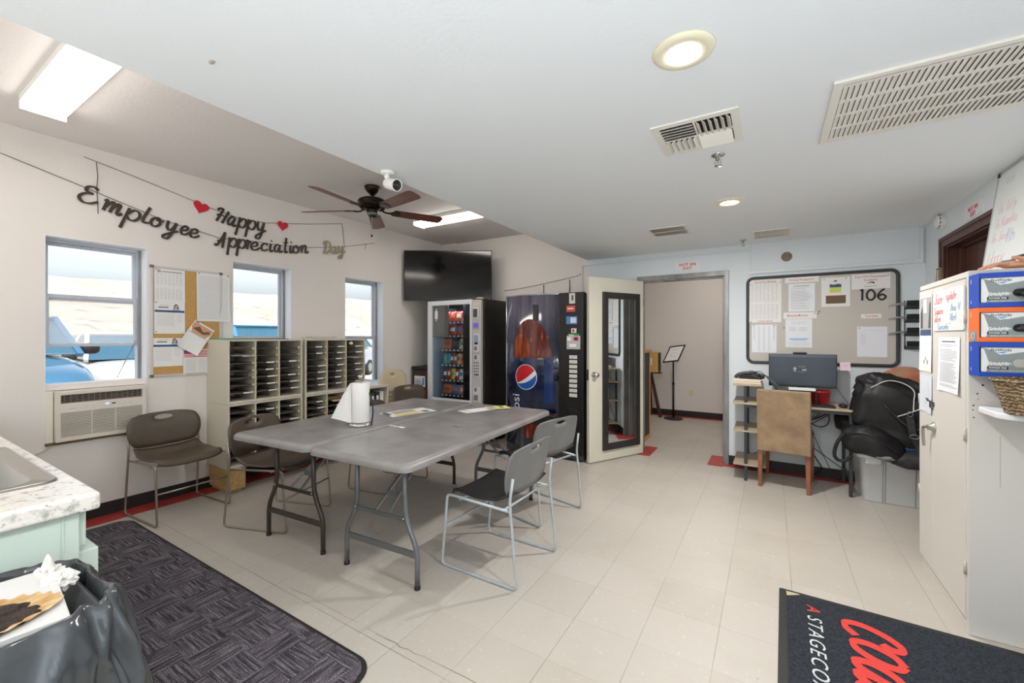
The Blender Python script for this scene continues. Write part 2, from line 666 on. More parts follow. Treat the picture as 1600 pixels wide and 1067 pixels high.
# small boxed pier at the top of the corner behind the television
struct(MB().bx(XL, -4.11, YB - 0.05, YB, 1.2, ZR).build('trim_8', W_CREAM, bevel=0.006))
# baseboards
w = MB(); w.bx(XL, XL + 0.008, -3.1, YB, 0, 0.1)
struct(w.build('baseboard_left', BLK_BASE, bevel=0.002))
w = MB(); w.bx(XL, DX0 - 0.045, YB - 0.008, YB, 0, 0.1); w.bx(DX1 + 0.045, XR, YB - 0.008, YB, 0, 0.1)
struct(w.build('baseboard_back', BLK_BASE, bevel=0.002))
w = MB(); w.bx(-2.8, 1.3, 7.742, 7.75, 0, 0.1)
struct(w.build('baseboard_lobby', BLK_BASE, bevel=0.002))
w = MB(); w.bx(XR - 0.008, XR, -3.1, D2Y0 - 0.07, 0, 0.1); w.bx(XR - 0.008, XR, D2Y1 + 0.07, YB, 0, 0.1)
struct(w.build('baseboard_right', BLK_BASE, bevel=0.002))
# red border tiles
w = MB()
w.bx(XL + 0.008, -4.19, -3.1, 4.99, 0, 0.0015)
struct(w.build('floor_border_left', RED_T))
w = MB()
w.bx(-4.19, DX0, 4.99, YB - 0.008, 0, 0.0015)
w.bx(DX0 - 0.02, -1.19, 4.955, 5.40, 0, 0.0016)
w.bx(-0.585, DX1 + 0.0, 4.955, 5.385, 0, 0.0016)
w.bx(DX1, XR - 0.008, 4.985, YB - 0.008, 0, 0.0015)
struct(w.build('floor_border_back', RED_T))
struct(MB().bx(-2.8, 1.3, 7.62, 7.742, 0, 0.0015).build('floor_border_lobby', RED_T))
# crack along the old slab joint, running across the floor in front of the tables
w = MB()
random.seed(3)
pts = []
xx = -2.36
while xx < -0.55:
    pts.append((xx, 1.338 + random.uniform(-0.006, 0.006) + (0.012 if xx > -1.3 else 0), 0))
    xx += random.uniform(0.03, 0.07)
for i in range(len(pts) - 1):
    a, b = pts[i], pts[i + 1]
    k_ = noise.noise(Vector((a[0] * 3.1, 4, 0)))
    if k_ < -0.12:
        continue
    wd = 0.0007 + 0.004 * max(0, k_)
    w.add([(a[0], a[1] - wd, 0.0006), (b[0], b[1] - wd, 0.0006), (b[0], b[1] + wd, 0.0006), (a[0], a[1] + wd, 0.0006)], [(0, 1, 2, 3)])
struct(w.build('floor_crack', M('floor_crack_dirt', '#7d7463', 0.9)))

# ------------------------------------------------------------------ windows (aluminium sashes set deep in white reveals)
def dusty_glass():
    m = bpy.data.materials.new('dusty_glass')
    m.use_nodes = True
    nt = m.node_tree
    nt.nodes.clear()
    t = nt.nodes.new('ShaderNodeBsdfTransparent')
    d_ = nt.nodes.new('ShaderNodeBsdfTranslucent')
    d_.inputs[0].default_value = (0.9, 0.9, 0.9, 1)
    mx = nt.nodes.new('ShaderNodeMixShader')
    mx.inputs[0].default_value = 0.30
    o = nt.nodes.new('ShaderNodeOutputMaterial')
    nt.links.new(t.outputs[0], mx.inputs[1])
    nt.links.new(d_.outputs[0], mx.inputs[2])
    nt.links.new(mx.outputs[0], o.inputs[0])
    return m
PANE_D = dusty_glass()
def window(idx, a, b, z0, z1, raise_to=None):
    root = bpy.data.objects.new('window_%d' % idx, None)
    COL.objects.link(root)
    struct(root)
    root.location = (XL - WT, (a + b) / 2, z0)
    hw, H = (b - a) / 2, z1 - z0
    e = 0.006
    rv = MB()                                   # painted reveal lining
    rv.bx(0.0, WT, -hw, -hw + e, 0, H); rv.bx(0.0, WT, hw - e, hw, 0, H)
    rv.bx(0.0, WT, -hw, hw, H - e, H); rv.bx(0.0, WT, -hw, hw, 0, e)
    rv.build('window_reveal', REVEAL, root)
    fr = MB()
    t = 0.02
    for s in (-1, 1):
        fr.bx(0.01, 0.075, min(s * (hw - e), s * (hw - e - t)), max(s * (hw - e), s * (hw - e - t)), e, H - e)
    fr.bx(0.01, 0.075, -hw + e, hw - e, H - e - t, H - e)
    fr.bx(0.01, 0.075, -hw + e, hw - e, e, e + t)
    fr.build('window_frame', ALU, root, bevel=0.003)
    iw = hw - e - t
    mid = 1.56 - z0 if raise_to else 1.36 - z0
    def sash(name, za, zb, x):
        s = MB()
        q = 0.022
        s.bx(x, x + 0.022, -iw, -iw + q, za, zb); s.bx(x, x + 0.022, iw - q, iw, za, zb)
        s.bx(x, x + 0.022, -iw, iw, za, za + q); s.bx(x, x + 0.022, -iw, iw, zb - q, zb)
        so = s.build(name, ALU, root, bevel=0.002)
        MB().bx(x + 0.009, x + 0.013, -iw + q, iw - q, za + q, zb - q).build('pane', PANE_D if (raise_to and x > 0.03) else PANE, so)
    if raise_to:
        # fixed upper light with the lower sash pushed up behind the air conditioner filler
        sash('sash', 1.645 - z0, H - e - t, 0.018)
        sash('sash', raise_to - z0, 1.69 - z0, 0.046)
        MB().bx(0.03, 0.034, -iw, iw, 1.03 - z0, raise_to - z0 + 0.01).build('pane', PANE, root)
    else:
        sash('sash', mid - 0.02, H - e - t, 0.018)
        sash('sash', e + t, mid + 0.02, 0.046)
    st = MB()                                    # balance track down the right jamb
    st.bx(0.078, 0.09, hw - e - 0.022, hw - e, e, H - e)
    st.build('balance_track', STEEL_P, root, bevel=0.002)
    return root
window(1, *WINS[0], raise_to=1.300)
window(2, *WINS[1])
window(3, *WINS[2])
w = MB()
w.bx(XL - WT + 0.02, XL - 0.03, WINS[0][0] + 0.006, WINS[0][1] - 0.006, 0.985, 1.028)
struct(w.build('trim_9', M('filler_strip', '#e9e2dd', 0.5), bevel=0.003))

# ------------------------------------------------------------------ inner door, its frame, the dark door on the right wall
w = MB()
fx0, fx1 = DX0 - 0.045, DX1 + 0.045
w.bx(fx0, DX0 + 0.0, YB - 0.018, YB + 0.158, 0, DZ + 0.05)
w.bx(DX1 - 0.0, fx1, YB - 0.018, YB + 0.158, 0, DZ + 0.05)
w.bx(fx0, fx1, YB - 0.018, YB + 0.158, DZ, DZ + 0.05)
w.bx(DX1 - 0.018, DX1, YB + 0.05, YB + 0.10, 0, DZ)
w.bx(DX0, DX0 + 0.018, YB + 0.05, YB + 0.10, 0, DZ)
w.bx(DX0, DX1, YB + 0.05, YB + 0.10, DZ - 0.018, DZ)
struct(w.build('trim_1', STEEL_P, bevel=0.003))
w = MB(); w.bx(DX1 - 0.004, DX1 + 0.001, YB + 0.012, YB + 0.04, 0.93, 1.07)
struct(w.build('trim_2', CHROME, bevel=0.001))
w = MB(); w.bx(-1.0, -0.93, YB + 0.01, YB + 0.04, DZ - 0.012, DZ + 0.001)
struct(w.build('trim_3', CHROME, bevel=0.002))
DOORP = M('door_paint', '#d6d3c3', 0.45, spec=0.4)
door = bpy.data.objects.new('door_1', None)
COL.objects.link(door)
door.location = (-1.283, 5.045, 0)
ang = math.atan2(4.315 - 5.049, -1.668 + 1.283)       # along the leaf, from the hinge
door.rotation_euler = (0, 0, ang)
struct(door)
# local x runs from hinge to latch, y is to the left of it: the leaf's mirror side is at +y
MB().bx(0.0, 0.83, -0.042, 0.0, 0.008, 2.025).build('door_leaf', DOORP, door, bevel=0.002)
k = MB()
k.lathe([(0.033, 0), (0.033, 0.006), (0.014, 0.010), (0.013, 0.028), (0.024, 0.034), (0.029, 0.048), (0.026, 0.060), (0.0, 0.065)], 20)
k.build('door_knob', CHROME, door, loc=(0.765, 0.0, 0.96), rot=(R(-90), 0, 0))
MB().bx(0.8285, 0.8325, -0.034, -0.008, 0.90, 1.02).build('latch_plate', CHROME, door, bevel=0.001)
for z in (0.25, 1.02, 1.78):
    MB().cyl((0.0, 0.008, z - 0.045), (0.0, 0.008, z + 0.045), 0.007, n=10).build('hinge', STEEL_P, door)
DW1 = wood('dark_door_wood', '#3a211b', '#5d3a30', 0.4, (14, 14, 1.2))
d2 = bpy.data.objects.new('door_2', None)
COL.objects.link(d2)
struct(d2)
d2.location = (XR, (D2Y0 + D2Y1) / 2, 0)
hw = (D2Y1 - D2Y0) / 2
f = MB()
for s in (-1, 1):
    f.bx(-0.018, 0.0, min(s * (hw - 0.01), s * (hw + 0.068)), max(s * (hw - 0.01), s * (hw + 0.068)), 0, D2Z + 0.066)
    f.bx(-0.026, -0.014, min(s * (hw + 0.04), s * (hw + 0.068)), max(s * (hw + 0.04), s * (hw + 0.068)), 0, D2Z + 0.066)
    f.bx(0.0, 0.16, min(s * (hw - 0.02), s * hw), max(s * (hw - 0.02), s * hw), 0, D2Z)
    f.bx(0.07, 0.10, min(s * (hw - 0.035), s * hw), max(s * (hw - 0.035), s * hw), 0, D2Z)
f.bx(-0.018, 0.0, -hw - 0.068, hw + 0.068, D2Z - 0.01, D2Z + 0.066)
f.bx(-0.026, -0.014, -hw - 0.068, hw + 0.068, D2Z + 0.038, D2Z + 0.066)
f.bx(0.0, 0.16, -hw, hw, D2Z - 0.02, D2Z)
f.bx(0.07, 0.10, -hw, hw, D2Z - 0.035, D2Z)
f.build('door_frame', DW1, d2, bevel=0.003)
MB().bx(0.10, 0.145, -hw + 0.02, hw - 0.02, 0.008, D2Z - 0.02).build('door_leaf', DW1, d2, bevel=0.002)
h = MB()
h.tube(fillet([(-0.026, hw + 0.02, 1.80), (-0.05, hw + 0.02, 1.80), (-0.05, hw + 0.02, 1.91), (-0.026, hw + 0.02, 1.91)], 0.02), 0.006, 8)
h.bx(-0.03, -0.018, hw + 0.008, hw + 0.032, 1.79, 1.92)
h.build('door_pull', M('brushed_brass', '#b9a98a', 0.35, metal=0.9), d2)
# ------------------------------------------------------------------ lamps
DIFF = emit('troffer_diffuser', '#fff8f0', 11.0)
LENS = emit('led_lens', '#fffaf0', 30.0)
def troffer(loc, label, length=1.2, width=0.19):
    t = thing('ceiling_light', label, 'ceiling light', loc, 0, 'wraparound fluorescent fixtures on the raised ceiling')
    MB().bx(-length / 2, length / 2, -width / 2 - 0.006, width / 2 + 0.006, -0.038, 0.0).build('housing', WHITE, t, bevel=0.003)
    g = MB()
    hw = width / 2
    prof = [(-hw, -0.038), (-hw + 0.006, -0.060), (-hw + 0.03, -0.075), (hw - 0.03, -0.075), (hw - 0.006, -0.060), (hw, -0.038)]
    g.prism([(p[0], p[1]) for p in prof], length, frame((-length / 2, 0, 0), (0, 1, 0), (0, 0, 1)))
    g.build('diffuser', DIFF, t)
    for s in (-1, 1):
        e = MB()
        e.bx(min(s * length / 2, s * (length / 2 + 0.006)), max(s * length / 2, s * (length / 2 + 0.006)), -hw - 0.004, hw + 0.004, -0.078, -0.008)
        e.build('end_cap', MATS.get('cap_w') or M('cap_w', '#f6f3ec', 0.4), t, bevel=0.002)
    return t
troffer((-3.18, 0.70, ZR), 'long bright fluorescent fixture above the window with the air conditioner')
troffer((-3.10, 3.84, ZR), 'long bright fluorescent fixture behind the ceiling fan')
troffer((-3.10, -2.2, ZR), 'long unseen fluorescent fixture added over the kitchen end to brighten the room')  # added out of view to lift the light level

RING = M('yellowed_trim', '#e9e2c8', 0.45)
def downlight(x, y, label, watts=14):
    t = thing('recessed_light', label, 'recessed light', (x, y, ZL), 0, 'round recessed lights in the low ceiling')
    r = MB()
    r.lathe([(0.056, -0.004), (0.060, -0.012), (0.085, -0.010), (0.098, -0.005), (0.101, 0.0), (0.056, 0.0), (0.056, -0.004)], 40)
    r.build('trim_ring', RING, t)
    MB().lathe([(0.0, -0.0065), (0.045, -0.0065), (0.0565, -0.004)], 32).build('lens', LENS, t)
    ld = bpy.data.lights.new('downlight', 'AREA')
    ld.shape = 'DISK'
    ld.size = 0.10
    ld.energy = watts
    ld.color = (1.0, 0.97, 0.93)
    lo = bpy.data.objects.new('downlight', ld)
    lo.location = (0, 0, -0.0135)
    lo.parent = t
    COL.objects.link(lo)
downlight(-0.254, 1.53, 'large round recessed light with a cream trim beside the square vent')
downlight(-0.254, 3.415, 'round recessed light near the far end of the low ceiling', 32)
downlight(-0.254, -0.36, 'unseen round recessed light added above the camera to brighten the room')  # extra fixture out of view, added for brightness
downlight(-0.254, -2.2, 'unseen round recessed light added at the rear end to brighten the room')  # added behind the camera, unseen, for more light
# lobby lamps beyond the door
t = thing('lobby_light', 'flat white ceiling fixture in the room beyond the open door', 'ceiling light', (-0.7, 6.6, 2.62))
MB().lathe([(0.17, 0.0), (0.19, -0.02), (0.17, -0.07), (0.10, -0.095), (0.0, -0.10)], 32).build('diffuser', emit('lobby_diffuser', '#fff6ee', 26.0), t)
MB().lathe([(0.20, 0.0), (0.205, -0.018), (0.19, -0.02)], 32).build('base', WHITE, t)

# unseen fill lamps added behind the viewer to brighten the ceiling
def add_ceiling_fill(x, y, h, watts, label, col=(0.95, 0.98, 1.0)):
    t = thing('added_fill_lamp', label, 'added fill lamp', (x, y, 0))
    MB().lathe([(0.0, 0.0), (0.15, 0.0), (0.15, 0.015), (0.02, 0.03), (0.0, 0.03)], 28).build('base', BLACKM, t)
    MB().cyl((0, 0, 0.02), (0, 0, h - 0.05), 0.013).build('pole', BLACKM, t)
    MB().lathe([(0.02, h - 0.08), (0.12, h - 0.05), (0.20, h + 0.02), (0.205, h + 0.02), (0.12, h - 0.06), (0.02, h - 0.09)], 32).build('shade', BLACKM, t)
    ld = bpy.data.lights.new('ceiling_fill_light', 'AREA')
    ld.shape = 'DISK'
    ld.size = 0.34
    ld.energy = watts
    ld.color = col
    lo = bpy.data.objects.new('ceiling_fill_light', ld)
    lo.location = (0, 0, h)
    lo.rotation_euler = (R(180), 0, 0)
    lo.parent = t
    COL.objects.link(lo)
add_ceiling_fill(0.3, -0.9, 0.7, 62, 'black fill lamp added behind the viewer to brighten the ceiling', (0.90, 0.96, 1.0))
add_ceiling_fill(-3.1, -1.4, 0.8, 12, 'black fill lamp added at the kitchen end to brighten the ceiling', (1.0, 0.98, 0.95))

# ------------------------------------------------------------------ vents and sprinklers
VENTM = M('vent_enamel', '#e6e3da', 0.45)
def supply_vent():
    x0, x1, y0, y1 = -0.482, -0.115, 2.013, 2.368
    t = thing('square_vent', 'square four-way supply vent in the low ceiling near the big round light', 'ceiling vent', ((x0 + x1) / 2, (y0 + y1) / 2, ZL))
    a, b = (x1 - x0) / 2, (y1 - y0) / 2
    f = MB()
    w_ = 0.035
    f.bx(-a, a, -b, -b + w_, -0.008, 0); f.bx(-a, a, b - w_, b, -0.008, 0)
    f.bx(-a, -a + w_, -b, b, -0.008, 0); f.bx(a - w_, a, -b, b, -0.008, 0)
    f.bx(-0.004, 0.004, -b + w_, b - w_, -0.010, 0); f.bx(-a + w_, a - w_, -0.004, 0.004, -0.010, 0)
    f.build('frame', VENTM, t, bevel=0.002)
    MB().bx(-a + w_, a - w_, -b + w_, b - w_, -0.0015, -0.0005).build('duct_opening', DARK, t)
    ia, ib = a - w_, b - w_
    def blade(x, y, along, tilt):
        g = MB()
        L = ia if along == 'x' else ib
        mm = Matrix.Translation((x, y, -0.011)) @ (Matrix.Rotation(tilt, 4, 'X') if along == 'x' else Matrix.Rotation(tilt, 4, 'Y'))
        if along == 'x':
            g.bx(-L / 2 + 0.004, L / 2 - 0.004, -0.012, 0.012, -0.0008, 0.0008, 0, mm)
        else:
            g.bx(-0.012, 0.012, -L / 2 + 0.004, L / 2 - 0.004, -0.0008, 0.0008, 0, mm)
        g.build('blade', VENTM, t)
    n = 5
    for i in range(n):
        q = (i + 0.6) / n
        blade(-ia / 2, -q * ib, 'x', R(38))       # near-left quarter
        blade(ia / 2, q * ib, 'x', R(-40))       # far-right quarter
    for i in range(6):
        q = (i + 0.6) / 6
        blade(-q * ia, ib / 2, 'y', R(-48))
        blade(q * ia, -ib / 2, 'y', R(48))
supply_vent()

def bar_vent(x0, x1, y0, y1, label, nx, cols, name='slotted_vent'):
    t = thing(name, label, 'ceiling vent', ((x0 + x1) / 2, (y0 + y1) / 2, ZL))
    a, b = (x1 - x0) / 2, (y1 - y0) / 2
    w_ = 0.026
    f = MB()
    f.bx(-a, a, -b, -b + w_, -0.007, 0); f.bx(-a, a, b - w_, b, -0.007, 0)
    f.bx(-a, -a + w_, -b, b, -0.007, 0); f.bx(a - w_, a, -b, b, -0.007, 0)
    f.build('frame', VENTM, t, bevel=0.002)
    MB().bx(-a + w_, a - w_, -b + w_, b - w_, -0.002, -0.0006).build('duct_opening', DARK, t)
    g = MB()
    st = (2 * b - 2 * w_) / cols
    for c in range(1, cols):
        yy = -b + w_ + c * st
        g.bx(-a + w_, a - w_, yy - 0.006, yy + 0.006, -0.008, -0.002)
    for i in range(nx):
        xx = -a + w_ + (i + 0.5) * (2 * a - 2 * w_) / nx
        mm = Matrix.Translation((xx, 0, -0.0065)) @ Matrix.Rotation(R(32), 4, 'Y')
        g.bx(-0.0065, 0.0065, -b + w_, b - w_, -0.0006, 0.0006, 0, mm)
    g.build('louvre_panel', VENTM, t)
bar_vent(-0.975, -0.632, 3.905, 4.25, 'square ceiling vent at the far end, nearer the doorway', 22, 2)
bar_vent(-0.16, 0.17, 4.49, 4.86, 'square ceiling vent at the far end above the bulletin board', 20, 2)

# the long return-air grille
def big_grille():
    x0, x1, y0, y1 = 0.205, 1.12, 2.013, 2.61
    t = thing('return_grille', 'long cream return-air grille with rows of slots in the low ceiling', 'ceiling vent', ((x0 + x1) / 2, (y0 + y1) / 2, ZL))
    a, b = (x1 - x0) / 2, (y1 - y0) / 2
    f = MB()
    w_ = 0.034
    f.bx(-a, a, -b, -b + w_, -0.012, 0); f.bx(-a, a, b - w_, b, -0.012, 0)
    f.bx(-a, -a + w_, -b, b, -0.012, 0); f.bx(a - w_, a, -b, b, -0.012, 0)
    f.build('frame', VENTM, t, bevel=0.003)
    MB().bx(-a + w_, a - w_, -b + w_, b - w_, -0.003, -0.001).build('duct_opening', M('duct_grey', '#8f8d87', 0.8), t)
    g = MB()
    rows = 4
    st = (2 * b - 2 * w_ - 0.01) / rows
    for r_ in range(rows + 1):
        yy = -b + w_ + 0.005 + r_ * st
        g.bx(-a + w_, a - w_, yy - 0.011, yy + 0.011, -0.012, -0.009)
    n = 46
    for i in range(n):
        xx = -a + w_ + (i + 0.5) * (2 * a - 2 * w_) / n
        mm = Matrix.Translation((xx, 0, -0.0092)) @ Matrix.Rotation(R(-20), 4, 'Y')
        g.bx(-0.0086, 0.0086, -b + w_, b - w_, -0.0006, 0.0006, 0, mm)
    g.build('louvre_panel', VENTM, t)
big_grille()

def sprinkler(x, y, label):
    t = thing('sprinkler', label, 'fire sprinkler', (x, y, ZL), 0, 'fire sprinklers in the low ceiling')
    MB().lathe([(0.034, 0.0), (0.034, -0.004), (0.018, -0.012), (0.012, -0.014), (0.012, -0.03), (0.0, -0.03)], 24).build('escutcheon', CHROME, t)
    g = MB()
    for s in (-1, 1):
        g.tube(fillet([(s * 0.006, 0, -0.028), (s * 0.016, 0, -0.036), (s * 0.014, 0, -0.05), (s * 0.003, 0, -0.058)], 0.006), 0.002, 6)
    g.cyl((0, 0, -0.03), (0, 0, -0.056), 0.0022, n=8)
    g.build('frame_arms', CHROME, t)
    MB().lathe([(0.0, -0.058), (0.018, -0.058), (0.018, -0.060), (0.0, -0.060)], 16).build('deflector', CHROME, t)
sprinkler(-0.241, 2.503, 'chrome fire sprinkler hanging beside the square four-way vent')
sprinkler(-0.239, 4.85, 'chrome fire sprinkler at the far end of the ceiling between the two small vents')
t = MB().blob((0, 0, 0), (0.012, 0.007, 0.005), 2, 12, 8).tube([(0, 0, 0), (0.012, 0.004, -0.006), (0.02, 0.002, -0.002)], 0.0012, 6).build('ceiling_hook', M('hook_grey', '#a39d90', 0.6), loc=(-1.685, 0.715, ZL - 0.004))
tag(t, 'tiny white hook stuck in the low ceiling near its edge by the bright fluorescent fixture', 'hook')

# ------------------------------------------------------------------ ceiling fan
BRONZE = M('oiled_bronze', '#2b241d', 0.32, metal=0.75, var=0.25, scale=20)
BLADEW = wood('fan_blade_wood', '#4b2418', '#7a4128', 0.32, (1.4, 16, 16))
fan = thing('ceiling_fan', 'dark bronze ceiling fan with five brown wooden blades hanging from the raised ceiling', 'ceiling fan', (-3.235, 2.73, ZR))
MB().lathe([(0.072, 0.0), (0.074, -0.012), (0.066, -0.03), (0.045, -0.058), (0.028, -0.07), (0.024, -0.08), (0.0, -0.08)], 32).build('canopy', BRONZE, fan)
MB().cyl((0, 0, -0.07), (0, 0, -0.115), 0.012).lathe([(0.02, -0.098), (0.028, -0.103), (0.028, -0.113), (0.02, -0.118)], 20).build('downrod', BRONZE, fan)
g = MB()
g.lathe([(0.0, -0.108), (0.05, -0.110), (0.105, -0.122), (0.130, -0.137), (0.135, -0.152), (0.122, -0.170), (0.128, -0.178), (0.118, -0.190), (0.095, -0.205), (0.06, -0.212), (0.0, -0.212)], 40)
for i in range(30):
    a = 2 * math.pi * i / 30
    g.box((0, 0, 0), (0.018, 0.007, 0.022), 0, Matrix.Rotation(a, 4, 'Z') @ Matrix.Translation((0.104, 0, -0.198)) @ Matrix.Rotation(R(-50), 4, 'Y'))
g.build('motor_housing', BRONZE, fan)
MB().lathe([(0.0, -0.205), (0.055, -0.207), (0.057, -0.235), (0.050, -0.250), (0.050, -0.262), (0.036, -0.283), (0.02, -0.292), (0.0, -0.294)], 28).build('switch_cup', BRONZE, fan)
MB().lathe([(0.0512, -0.252), (0.0512, -0.262), (0.040, -0.279)], 28).build('clear_band', M('smoky_band', '#6f7478', 0.2, metal=0.3), fan)
c = MB()
c.tube([(0.03, -0.03, -0.26), (0.032, -0.034, -0.30), (0.032, -0.034, -0.465)], 0.0012, 5)
c.build('pull_chain', M('chain_metal', '#b5aa90', 0.3, metal=1.0), fan)
MB().blob((0.032, -0.034, -0.478), (0.009, 0.009, 0.012), 2, 14, 10).build('pull_knob', BRONZE, fan)
for k in range(5):
    a = R(278 - 72 * k)
    rot = Matrix.Rotation(a, 4, 'Z')
    ir = MB()
    ir.tube([rot @ Vector(p) for p in smooth_path([(0.075, 0, -0.206), (0.11, 0, -0.226), (0.15, 0, -0.232), (0.19, 0, -0.226)], 5)], 0.0085, 8)
    pitch = rot @ Matrix.Translation((0.0, 0, -0.226)) @ Matrix.Rotation(R(-13), 4, 'X')
    ir.prism([(0.175, -0.022), (0.20, -0.045), (0.255, -0.040), (0.275, 0), (0.255, 0.040), (0.20, 0.045), (0.175, 0.022)], -0.0005, pitch, h0=-0.006)
    iro = ir.build('blade_iron', BRONZE, fan, bevel=0.001)
    bl = MB()
    outl = [(0.20, -0.052), (0.225, -0.058), (0.46, -0.064), (0.655, -0.068), (0.682, -0.060), (0.695, -0.035), (0.697, 0.0), (0.695, 0.035), (0.682, 0.060), (0.655, 0.068), (0.46, 0.064), (0.225, 0.058), (0.20, 0.052)]
    bl.prism(outl, 0.0055, Matrix(), h0=0.0)
    bo = bl.build('blade', BLADEW, fan, bevel=0.0015)
    bo.matrix_local = pitch

# ------------------------------------------------------------------ bullet security camera on the soffit edge
sc_ = thing('security_camera', 'white bullet security camera mounted on the low ceiling edge above the fan', 'security camera', (-1.93, 1.74, ZL))
MB().lathe([(0.040, 0.0), (0.040, -0.010), (0.034, -0.016), (0.0, -0.017)], 28).build('mount_plate', WHITE, sc_)
MB().tube(smooth_path([(0, 0, -0.012), (0.0, -0.004, -0.03), (0.0, -0.006, -0.05), (0.012, -0.012, -0.062)], 5), 0.011, 10).blob((0, -0.004, -0.03), (0.017, 0.017, 0.014), 2, 16, 10).build('bracket_arm', WHITE, sc_)
cd = Vector((0.94, -0.145, -0.31)).normalized()
cs = Vector((0.0, -0.008, -0.072))
b = MB()
ez = cd; ex = ez.orthogonal().normalized(); ey = ez.cross(ex)
mm = Matrix((ex, ey, ez)).transposed().to_4x4(); mm.translation = cs
b.lathe([(0.0, -0.01), (0.018, -0.008), (0.027, 0.004), (0.032, 0.03), (0.0335, 0.095), (0.0335, 0.112), (0.030, 0.112), (0.030, 0.108)], 28, mat=mm)
b.build('body', WHITE, sc_)
MB().lathe([(0.0, 0.108), (0.030, 0.108), (0.030, 0.1085), (0.0, 0.1085)], 28, mat=mm).build('face', M('black_glass', '#0b0c0e', 0.08), sc_)
MB().lathe([(0.0, 0.109), (0.010, 0.109), (0.009, 0.1105), (0.0, 0.111)], 20, mat=mm).build('lens', M('lens_grey', '#3a3c44', 0.1), sc_)

# ------------------------------------------------------------------ smoke detector, NOT AN EXIT signs, bell, conduits
sd = thing('smoke_detector', 'round white smoke detector on the right wall above the dark door corner', 'smoke detector', (XR, 4.63, 2.288))
rt = (0, R(-90), 0)
MB().lathe([(0.062, 0.0), (0.062, 0.012), (0.056, 0.014)], 32).build('base', WHITE, sd, rot=rt)
MB().lathe([(0.052, 0.012), (0.052, 0.022), (0.050, 0.040), (0.040, 0.050), (0.0, 0.053)], 32).build('cover', WHITE, sd, rot=rt)
g = MB()
for i in range(10):
    a = 2 * math.pi * i / 10
    g.box((0, 0, 0), (0.004, 0.022, 0.007), 0, Matrix.Rotation(a, 4, 'Z') @ Matrix.Translation((0.0512, 0, 0.031)))
g.build('slot', M('slot_grey', '#6a6c6e', 0.6), sd, rot=rt)

REDINK = M('red_ink', '#cf3b3b', 0.6)
def exit_sign(fr, w_, h_, label):
    g = MB()
    g.prism(rrect(w_, h_, 0.006), 0.004, fr)
    up = fr @ Matrix.Translation((0, h_ * 0.17, 0.0045))
    g.text('NOT AN', h_ * 0.42, up, 1, sx=0.95, bold=0.0012, spacing=1.12)
    g.text('EXIT', h_ * 0.42, fr @ Matrix.Translation((0, -h_ * 0.24, 0.0045)), 1, sx=0.95, bold=0.0012, spacing=1.12)
    o = g.build('exit_notice', [M('sign_white', '#e4e6e8', 0.35), REDINK])
    return tag(o, label, 'sign')
exit_sign(frame((-0.802, YB, 2.168), (1, 0, 0), (0, 0, 1)), 0.27, 0.105, 'white sign reading NOT AN EXIT in red above the open doorway')
exit_sign(frame((XR, 4.05, 2.227), (0, -1, 0), (0, 0, 1)), 0.30, 0.095, 'white sign reading NOT AN EXIT in red above the dark wooden door')
bell = thing('round_bell', 'round brownish disc fixed on the wall above the bulletin board', 'alarm bell', (0.136, YB, 2.183))
MB().lathe([(0.048, 0.0), (0.048, 0.006), (0.046, 0.008)], 32).build('rim', M('bell_rim', '#8b8178', 0.5), bell, rot=(R(90), 0, 0))
MB().lathe([(0.044, 0.006), (0.040, 0.012), (0.0, 0.016)], 32).build('face', M('bell_brown', '#847468', 0.6, var=0.15, scale=40), bell, rot=(R(90), 0, 0))

RACE = M('raceway_white', '#d9dfe2', 0.5)
g = MB()
y0 = YB - 0.018
g.bx(-2.075, -2.055, y0, YB, 1.20, 2.296)
g.bx(-2.075, -0.176, y0, YB, 2.276, 2.296)
g.bx(-0.196, -0.176, y0, YB, 2.276, 2.345)
g.bx(-0.196, -0.176, y0, YB, 2.07, 2.276)
g.bx(-0.196, 1.15, y0, YB, 2.03, 2.052 + 0.012)
g.bx(-0.200, -0.172, y0 - 0.003, YB, 2.026, 2.07)
g.bx(1.128, 1.152, y0, YB, 2.03, ZL)
o = tag(g.build('cable_raceway', RACE, bevel=0.003), 'white surface cable raceway stepping along the back wall above the door', 'raceway')
g = MB()
g.tube(smooth_path([(-3.25, YB - 0.006, 2.03), (-2.9, YB - 0.006, 2.055), (-2.5, YB - 0.006, 2.105), (-2.13, YB - 0.006, 2.16), (-2.09, YB - 0.008, 2.19)], 5), 0.004, 6)
tag(g.build('wall_wire', M('grey_wire', '#8e8a86', 0.6)), 'thin grey wire running along the wall from the television towards the raceway', 'wire')
for (x, z0, lab) in ((-2.62, 1.98, 'short dark cable hanging on the wall above the left half of the cola machine'), (-2.24, 2.03, 'short dark cable hanging on the wall above the right half of the cola machine')):
    g = MB(); g.tube(smooth_path([(x, YB - 0.006, z0 + 0.09), (x + 0.003, YB - 0.007, z0), (x, YB - 0.02, z0 - 0.2)], 4), 0.005, 6)
    tag(g.build('hanging_cable', BLACKP), lab, 'cable')
# ------------------------------------------------------------------ window air conditioner
ACM = M('ac_cream', '#ddd4c8', 0.45)
a0, a1, z0, z1 = 0.858, 1.372, 0.618, 0.982
ac = thing('air_conditioner', 'cream window air conditioner filling the bottom of the leftmost window', 'air conditioner', (XL, (a0 + a1) / 2, z0))
hw, H = (a1 - a0) / 2, z1 - z0
g = MB()
